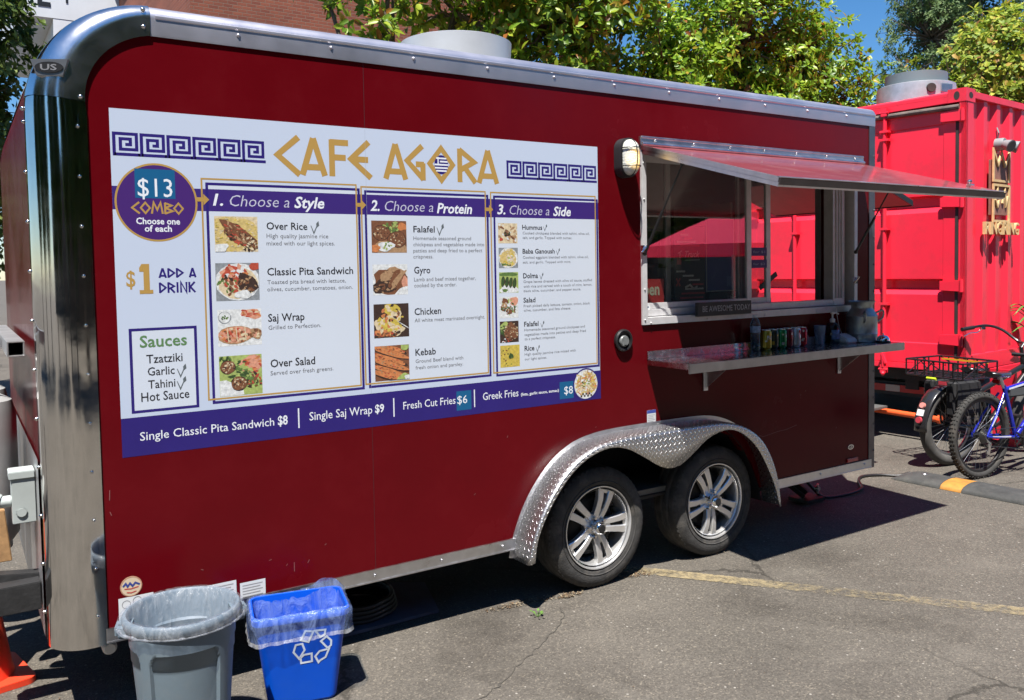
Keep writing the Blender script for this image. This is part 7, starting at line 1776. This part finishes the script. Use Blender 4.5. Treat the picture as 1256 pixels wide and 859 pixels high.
# ---------------------------------------------------------------- trees
bark = M('grey_bark', (0.13, 0.10, 0.075), 0.9, var=0.35, vs=9, bump=0.5, bs=18)
lmag = leaf_mat('glossy_leaf', 0.45, 0.4); lsoft = leaf_mat('soft_leaf', 0.38, 0.6)
def make_tree(name, label, cat, base, blobs, ncl, per, ln_, wd_, pal, mat, seed, trunk_r=0.14, thr=-0.15, nscale=0.9, zmin=2.4, droop=0.0, group=None, fill=0.55, spread=1.0):
    rr = random.Random(seed); t = thing(name, label, cat, base, 0, group); B = Vector(base)
    v = []; f = []; col = []
    vol = [b[1][0] * b[1][1] * b[1][2] for b in blobs]; tot = sum(vol); tips = []
    for (c, rad), vv in zip(blobs, vol):
        n = int(ncl * vv / tot); c = Vector(c); got = 0; tries = 0
        while got < n and tries < n * 12:
            tries += 1
            d = Vector((rr.gauss(0, 1), rr.gauss(0, 1), rr.gauss(0, 1))).normalized(); r = fill + (1 - fill) * rr.random() ** 0.6
            if rr.random() < 0.22: r = rr.uniform(0.2, 0.8)
            p = c + Vector((d.x * rad[0] * r, d.y * rad[1] * r, d.z * rad[2] * r))
            p += Vector((rr.gauss(0, 1), rr.gauss(0, 1), rr.gauss(0, 1))) * 0.12
            if p.z < zmin or noise.noise(p * nscale + Vector((seed, 0, 0))) < thr: continue
            got += 1; tips.append((p, d))
            ax = (d * 0.75 + Vector((rr.gauss(0, .35), rr.gauss(0, .35), 0.55 + rr.gauss(0, .3) - droop))).normalized(); u, w, ax = ortho(ax)
            tone = rr.random(); age = noise.noise(p * 1.3 + Vector((0, seed, 0)))
            for q in range(per):
                a = q * 2.399 + rr.random() * 1.1; el = rr.uniform(-0.25, 1.05) * spread
                o = u * math.cos(a) + w * math.sin(a); dr = (o * math.cos(el) + ax * math.sin(el) - Vector((0, 0, droop * 0.5))).normalized()
                L = ln_ * rr.uniform(0.65, 1.15); W = wd_ * rr.uniform(0.75, 1.15) * 0.5; sd = dr.cross(ax)
                if sd.length < 1e-4: sd = u.copy()
                sd.normalize(); up = sd.cross(dr).normalized(); cup = W * 0.35
                s0 = p + dr * (0.02 + L * 0.12); m1 = p + dr * (L * 0.5); tp = p + dr * L - up * (L * 0.12)
                o0 = len(v); ma = p + dr * (L * 0.36); mb_ = p + dr * (L * 0.70) - up * (L * 0.04)
                v += [s0, ma + sd * W * 0.92 + up * cup, ma, ma - sd * W * 0.92 + up * cup, mb_ + sd * W * 0.86 + up * cup * 0.8, mb_, mb_ - sd * W * 0.86 + up * cup * 0.8, tp]
                f += [(o0, o0 + 2, o0 + 1), (o0, o0 + 3, o0 + 2), (o0 + 1, o0 + 2, o0 + 5, o0 + 4), (o0 + 2, o0 + 3, o0 + 6, o0 + 5), (o0 + 4, o0 + 5, o0 + 7), (o0 + 5, o0 + 6, o0 + 7)]
                x = rr.random()
                k_ = 0
                for wgt, ca, cb in pal:
                    k_ += wgt
                    if x < k_ : break
                g = min(1, max(0, 0.5 * tone + 0.3 * rr.random() + 0.35 * age + 0.1)); cc = tuple(ca[i] * (1 - g) + cb[i] * g for i in range(3)); col += [cc] * 8
    # trunk with limbs reaching the crown lobes
    tr = MB(); top = max(b[0][2] for b in blobs); cx = sum(b[0][0] for b in blobs) / len(blobs); cy = sum(b[0][1] for b in blobs) / len(blobs)
    tip = Vector((cx, cy, top)); pts = catmull([B, B.lerp(tip, 0.3) + Vector((0.08, -0.05, 0)), B.lerp(tip, 0.65) + Vector((-0.1, 0.06, 0)), tip], 6); n = len(pts); tr.tube(pts, [trunk_r * (1 - 0.85 * i / (n - 1)) + 0.012 for i in range(n)], 10)
    for (c, rad) in blobs:
        c = Vector(c); s = pts[int(n * 0.4)]; tr.tube(catmull([s, s.lerp(c, 0.5) + Vector((0, 0, 0.2)), c], 5), [trunk_r * 0.5 * (1 - 0.8 * i / 10) + 0.008 for i in range(11)], 7)
    for i in range(min(len(tips), int(len(tips) * 0.16))):
        p, d = tips[rr.randrange(len(tips))]; j = rr.randrange(len(blobs)); c = min((Vector(b[0]) for b in blobs), key=lambda q: (q - p).length); s = c.lerp(p, 0.15)
        tr.tube([s, s.lerp(p, 0.5) + Vector((rr.gauss(0, .12), rr.gauss(0, .12), rr.gauss(0, .08))), p], [0.022, 0.013, 0.005], 5, cap=False)
    tr.build('trunk', bark, t, angle=60, fix=False)
    me = bpy.data.meshes.new('crown'); me.from_pydata([tuple(p) for p in v], [], f); me.materials.append(mat)
    ca_ = me.color_attributes.new('leaf', 'FLOAT_COLOR', 'POINT'); ca_.data.foreach_set('color', [x for c in col for x in (*c, 1.0)])
    me.shade_smooth(); o = bpy.data.objects.new('crown', me); COL.objects.link(o); setp(o, t); return t
MAG = [(0.5, (0.07, 0.16, 0.014), (0.26, 0.42, 0.03)), (0.38, (0.20, 0.32, 0.02), (0.48, 0.55, 0.05)), (0.07, (0.42, 0.30, 0.04), (0.5, 0.36, 0.05)), (0.03, (0.42, 0.2, 0.03), (0.35, 0.12, 0.03)), (0.02, (0.14, 0.07, 0.035), (0.2, 0.10, 0.05))]
MAG2 = [(0.54, (0.085, 0.19, 0.016), (0.27, 0.45, 0.03)), (0.40, (0.22, 0.38, 0.022), (0.46, 0.57, 0.05)), (0.04, (0.42, 0.30, 0.04), (0.5, 0.36, 0.05)), (0.02, (0.35, 0.16, 0.03), (0.3, 0.1, 0.03))]
make_tree('magnolia_tree', 'thin magnolia with sparse leaves and bare twigs in front of the brick wall', 'tree', (4.6, 6.4, 0), [((4.75, 6.3, 5.35), (0.9, 0.9, 0.8)), ((3.85, 6.5, 5.45), (0.55, 0.5, 0.3)), ((5.5, 6.1, 5.0), (0.75, 0.8, 0.9)), ((4.7, 6.2, 4.35), (0.6, 0.7, 0.5))], 290, 9, 0.19, 0.068, MAG, lmag, 11, 0.09, -0.05, 1.2)
make_tree('magnolia_tree', 'broad magnolia with large glossy leaves rising behind the white roof vent', 'tree', (6.8, 6.0, 0), [((6.9, 5.9, 5.0), (1.25, 1.1, 1.1)), ((7.55, 5.7, 5.5), (0.9, 0.9, 0.75)), ((6.1, 6.0, 5.7), (0.85, 0.9, 0.7)), ((7.2, 5.8, 4.1), (1.1, 0.9, 0.7))], 1150, 8, 0.19, 0.072, MAG, lmag, 23, 0.15, -0.26, 1.0)
make_tree('magnolia_tree', 'dense yellow green magnolia between the trailer and the container', 'tree', (10.3, 5.7, 0), [((10.2, 5.7, 5.1), (1.75, 1.3, 1.35)), ((11.4, 5.6, 4.75), (1.15, 1.1, 1.05)), ((9.0, 5.9, 4.5), (1.05, 1.0, 0.95)), ((10.3, 5.5, 6.3), (1.1, 1.0, 0.7)), ((12.1, 5.5, 4.2), (0.95, 0.9, 0.8)), ((9.9, 5.5, 3.9), (1.6, 1.0, 0.8))], 4200, 8, 0.135, 0.055, MAG2, lmag, 31, 0.18, -0.26, 0.9)
YEL = [(0.58, (0.09, 0.17, 0.012), (0.28, 0.38, 0.03)), (0.33, (0.30, 0.36, 0.03), (0.50, 0.50, 0.06)), (0.07, (0.45, 0.30, 0.05), (0.5, 0.34, 0.06)), (0.02, (0.2, 0.1, 0.03), (0.3, 0.15, 0.04))]
make_tree('broadleaf_tree', 'yellowing broadleaf tree over the red container at the upper right', 'tree', (17.3, 5.4, 0), [((17.1, 5.3, 5.3), (1.7, 1.5, 1.2)), ((18.4, 5.2, 5.9), (1.5, 1.4, 1.2)), ((17.5, 5.2, 4.2), (1.8, 1.4, 0.9)), ((16.0, 5.5, 4.4), (0.9, 1.0, 0.7))], 2600, 8, 0.15, 0.07, YEL, lsoft, 41, 0.16, -0.12, 0.9)
DK = [(0.7, (0.07, 0.13, 0.05), (0.19, 0.28, 0.10)), (0.3, (0.14, 0.22, 0.08), (0.26, 0.34, 0.12))]
make_tree('feathery_tree', 'tall feathery dark green tree far behind at the upper right', 'tree', (24.0, 10.6, 0), [((24.4, 10.2, 9.6), (1.9, 1.8, 1.7)), ((23.4, 10.4, 8.0), (1.3, 1.4, 1.0)), ((25.6, 10.0, 10.6), (1.8, 1.7, 1.3)), ((22.7, 10.6, 6.9), (0.9, 1.0, 0.8)), ((25.3, 10.0, 8.4), (1.3, 1.2, 1.0))], 4600, 10, 0.14, 0.045, DK, lsoft, 53, 0.22, 0.0, 1.1, 4.0, 0.25)
LF = [(0.7, (0.04, 0.085, 0.018), (0.14, 0.21, 0.04)), (0.3, (0.11, 0.18, 0.03), (0.24, 0.31, 0.06))]
lt = make_tree('leafy_tree', 'dark leafy tree at the left edge behind the trailer nose', 'tree', (0.2, 10.2, 0), [((-0.55, 10.0, 5.0), (1.65, 1.4, 1.7)), ((-0.6, 10.2, 2.9), (1.5, 1.4, 1.5)), ((-0.15, 10.4, 6.4), (1.15, 1.2, 1.0)), ((0.0, 10.0, 3.8), (0.85, 1.0, 1.3))], 5200, 9, 0.14, 0.07, LF, lsoft, 61, 0.16, -0.45, 0.9, 0.6)
# trees across the car park, facing the trailer (they show in its polished metal and window)
def far_copy(src, loc, rz, sc, label):
    r = src.copy(); COL.objects.link(r); r.location = loc; r.rotation_euler = (0, 0, rz); r.scale = (sc, sc, sc); r['label'] = label; r['group'] = 'trees across the car park'
    for c in src.children:
        d = c.copy(); COL.objects.link(d); d.parent = r; d.matrix_parent_inverse = c.matrix_parent_inverse.copy()
    return r
spots = ((-14.0, 4.0, 0.7, 1.3), (-13.5, 0.5, 1.7, 1.2), (-13.0, -3.0, 1.0, 1.2), (-11.0, -7.5, 2.2, 1.1), (-8.0, -11.0, 0.3, 1.2), (-4.5, -12.5, 1.9, 1.35), (-1.0, -12.0, 3.4, 1.1), (2.5, -13.0, 4.0, 1.25), (6.0, -12.5, 5.2, 1.15), (10.0, -14.0, 0.9, 1.3), (16.0, -14.0, 2.6, 1.3))
labs = ('leafy tree beyond the trailer nose, behind the tongue', 'leafy tree beyond the trailer nose, level with its front wall', 'leafy tree across the car park left of the trailer, farthest left of the row', 'second leafy tree from the left across the car park', 'third leafy tree from the left across the car park', 'tallest leafy tree across the car park facing the trailer', 'low leafy tree across the car park right of the tallest', 'leafy tree across the car park opposite the menu board', 'leafy tree across the car park opposite the wheels', 'leafy tree across the car park opposite the hatch', 'leafy tree across the car park beyond the red parasol')
for (x, y, rz, sc), lab in zip(spots, labs): far_copy(lt, (x, y, 0), rz, sc + 0.15, lab)

# ---------------------------------------------------------------- buildings behind
def brick_mat():
    m, t, b, out = nt('orange_brick'); b.inputs['Roughness'].default_value = 0.85
    tc = node(t, 'ShaderNodeTexCoord'); mp = node(t, 'ShaderNodeMapping'); mp.inputs['Rotation'].default_value = (math.radians(90), 0, 0); t.links.new(tc.outputs['Object'], mp.inputs[0])
    bk = node(t, 'ShaderNodeTexBrick', i_Scale=1.0); bk.inputs['Color1'].default_value = (0.25, 0.07, 0.035, 1); bk.inputs['Color2'].default_value = (0.18, 0.045, 0.024, 1); bk.inputs['Mortar'].default_value = (0.20, 0.115, 0.08, 1)
    bk.inputs['Mortar Size'].default_value = 0.007; bk.inputs['Brick Width'].default_value = 0.21; bk.inputs['Row Height'].default_value = 0.075; bk.inputs['Bias'].default_value = 0.0
    t.links.new(mp.outputs[0], bk.inputs['Vector']); n = node(t, 'ShaderNodeTexNoise', i_Scale=0.7, i_Detail=6.0); t.links.new(tc.outputs['Object'], n.inputs['Vector'])
    r = ramp(t, [(0.3, (0.8, 0.8, 0.8)), (0.7, (1.15, 1.12, 1.1))]); t.links.new(n.outputs[0], r.inputs[0])
    mx = node(t, 'ShaderNodeMix', data_type='RGBA', blend_type='MULTIPLY', i_0=1.0); t.links.new(bk.outputs[0], mx.inputs[6]); t.links.new(r.outputs[0], mx.inputs[7]); t.links.new(mx.outputs[2], b.inputs['Base Color'])
    bp = node(t, 'ShaderNodeBump', i_Strength=0.5, i_Distance=0.01); t.links.new(bk.outputs[1], bp.inputs['Height']); bp.invert = True; t.links.new(bp.outputs[0], b.inputs['Normal']); return m
bb_ = thing('brick_building', 'orange brick building rising behind the magnolias', 'building', (10, 18, 0))
k = MB(); k.prism([(4.55, 0), (13.3, 0), (13.3, 10.2), (4.55, 10.2)], [[(6.0, 1.0), (7.6, 1.0), (7.6, 2.6), (6.0, 2.6)], [(9.4, 1.0), (11.0, 1.0), (11.0, 2.6), (9.4, 2.6)]], lambda a, b, d: (a, d, b), 16.0, 16.35); k.box((4.55, 16.36, 0), (13.3, 26, 10.2)); k.build('wall', brick_mat(), bb_, smooth=False)
k = MB(); k.box((4.4, 15.9, 10.21), (13.45, 26.1, 10.45)); k.build('roof_coping', M('coping_stone', (0.4, 0.38, 0.35), 0.8), bb_)
for x in (6.0, 9.4):
    k = MB(); k.box((x, 16.12, 1.0), (x + 1.6, 16.2, 1.08)); k.box((x, 16.12, 2.52), (x + 1.6, 16.2, 2.6)); k.box((x, 16.12, 1.08), (x + 0.08, 16.2, 2.52)); k.box((x + 1.52, 16.12, 1.08), (x + 1.6, 16.2, 2.52)); k.box((x + 0.77, 16.12, 1.08), (x + 0.83, 16.2, 2.52)); w_ = k.build('window', white_paint, bb_); k = MB(); k.box((x + 0.08, 16.15, 1.08), (x + 1.52, 16.16, 2.52)); k.build('pane', M('dark_pane', (0.03, 0.035, 0.04), 0.08), w_)
wb_ = thing('white_building', 'white sided building with black wall letters behind the trailer nose', 'building', (3, 25, 0))
k = MB(); k.box((1.85, 25.0, 9.3), (6.2, 34, 14.0)); k.box((2.75, 25.01, 0), (6.2, 33.9, 9.29)); k.build('wall', M('white_cladding', (0.6, 0.62, 0.64), 0.55, var=0.05, vs=2), wb_)
k = MB(); k.box((5.0, 24.7, 10.02), (6.8, 25.3, 10.34)); k.box((5.0, 24.66, 9.84), (6.82, 25.3, 9.96)); k.build('eave', M('grey_eave', (0.5, 0.5, 0.5), 0.5), wb_); k = MB(); k.box((5.0, 24.72, 9.97), (6.78, 25.3, 10.01)); k.build('eave_dark_strip', M('eave_dark', (0.03, 0.03, 0.03), 0.6), wb_)  # dark strip between the two eave boards
k = MB(); put_text(k, 'E', 2.36, 2.70, 9.63, 0.62, XZ(24.985), 0, 0.03); put_text(k, 'I', 3.10, 3.16, 9.80, 0.62, XZ(24.985), 0, 0.02); k.build('wall_lettering', black, wb_, smooth=False, fix=False)
ob_ = thing('low_building', 'unseen long brown low building added across the car park for reflections', 'building', (2, -22, 0))  # out of view; added dark for the reflections in metal and glass
k = MB(); k.box((-40, -30, 0), (40, -22, 5.2)); k.build('wall', M('brown_render', (0.10, 0.07, 0.05), 0.8, var=0.1), ob_); k = MB(); k.box((-40.2, -30.2, 5.21), (40.2, -21.7, 5.5)); k.build('roof', M('dull_roof', (0.12, 0.12, 0.12), 0.8), ob_)
for i in range(8):
    k = MB(); k.box((-26 + 8 * i, -22.02, 1.0), (-23 + 8 * i, -21.98, 2.8)); k.build('window', bpy.data.materials['dark_pane'], ob_)
# red parasol across the way, mirrored in the serving window
UM = thing('parasol', 'red parasol standing opposite the serving window', 'parasol', (8.0, -3.6, 0))
k = MB(); n = 8; R_ = 1.05; rows = []
for j in range(5):
    f = j / 4; rows.append([(R_ * f * math.cos(2 * PI * i / 32) * (1 - 0.06 * f * abs(math.sin(n * PI * i / 32))), R_ * f * math.sin(2 * PI * i / 32) * (1 - 0.06 * f * abs(math.sin(n * PI * i / 32))), 2.40 - 0.43 * f ** 1.15) for i in range(32)])
rows.append([(x * 1.005, y * 1.005, z - 0.13) for x, y, z in rows[-1]])
k.grid(rows, close=True)
def cloth():
    m, t, b, out = nt('red_parasol_cloth'); b.inputs['Base Color'].default_value = (0.9, 0.045, 0.13, 1); b.inputs['Roughness'].default_value = 0.8; tl = node(t, 'ShaderNodeBsdfTranslucent'); tl.inputs[0].default_value = (0.85, 0.06, 0.12, 1); mx = node(t, 'ShaderNodeMixShader', i_0=0.4); t.links.new(b.outputs[0], mx.inputs[1]); t.links.new(tl.outputs[0], mx.inputs[2]); t.links.new(mx.outputs[0], out.inputs[0]); return m
k.build('canopy', cloth(), UM, local=True, fix=False)
k = MB(); k.cyl((0, 0, 0.05), (0, 0, 2.45), 0.024); k.build('pole', alu, UM, local=True); k = MB(); k.lathe([(0.0, 0.0), (0.28, 0.0), (0.28, 0.05), (0.05, 0.09), (0.04, 0.3), (0.0, 0.3)], n=32); k.build('base', blacksteel, UM, local=True)
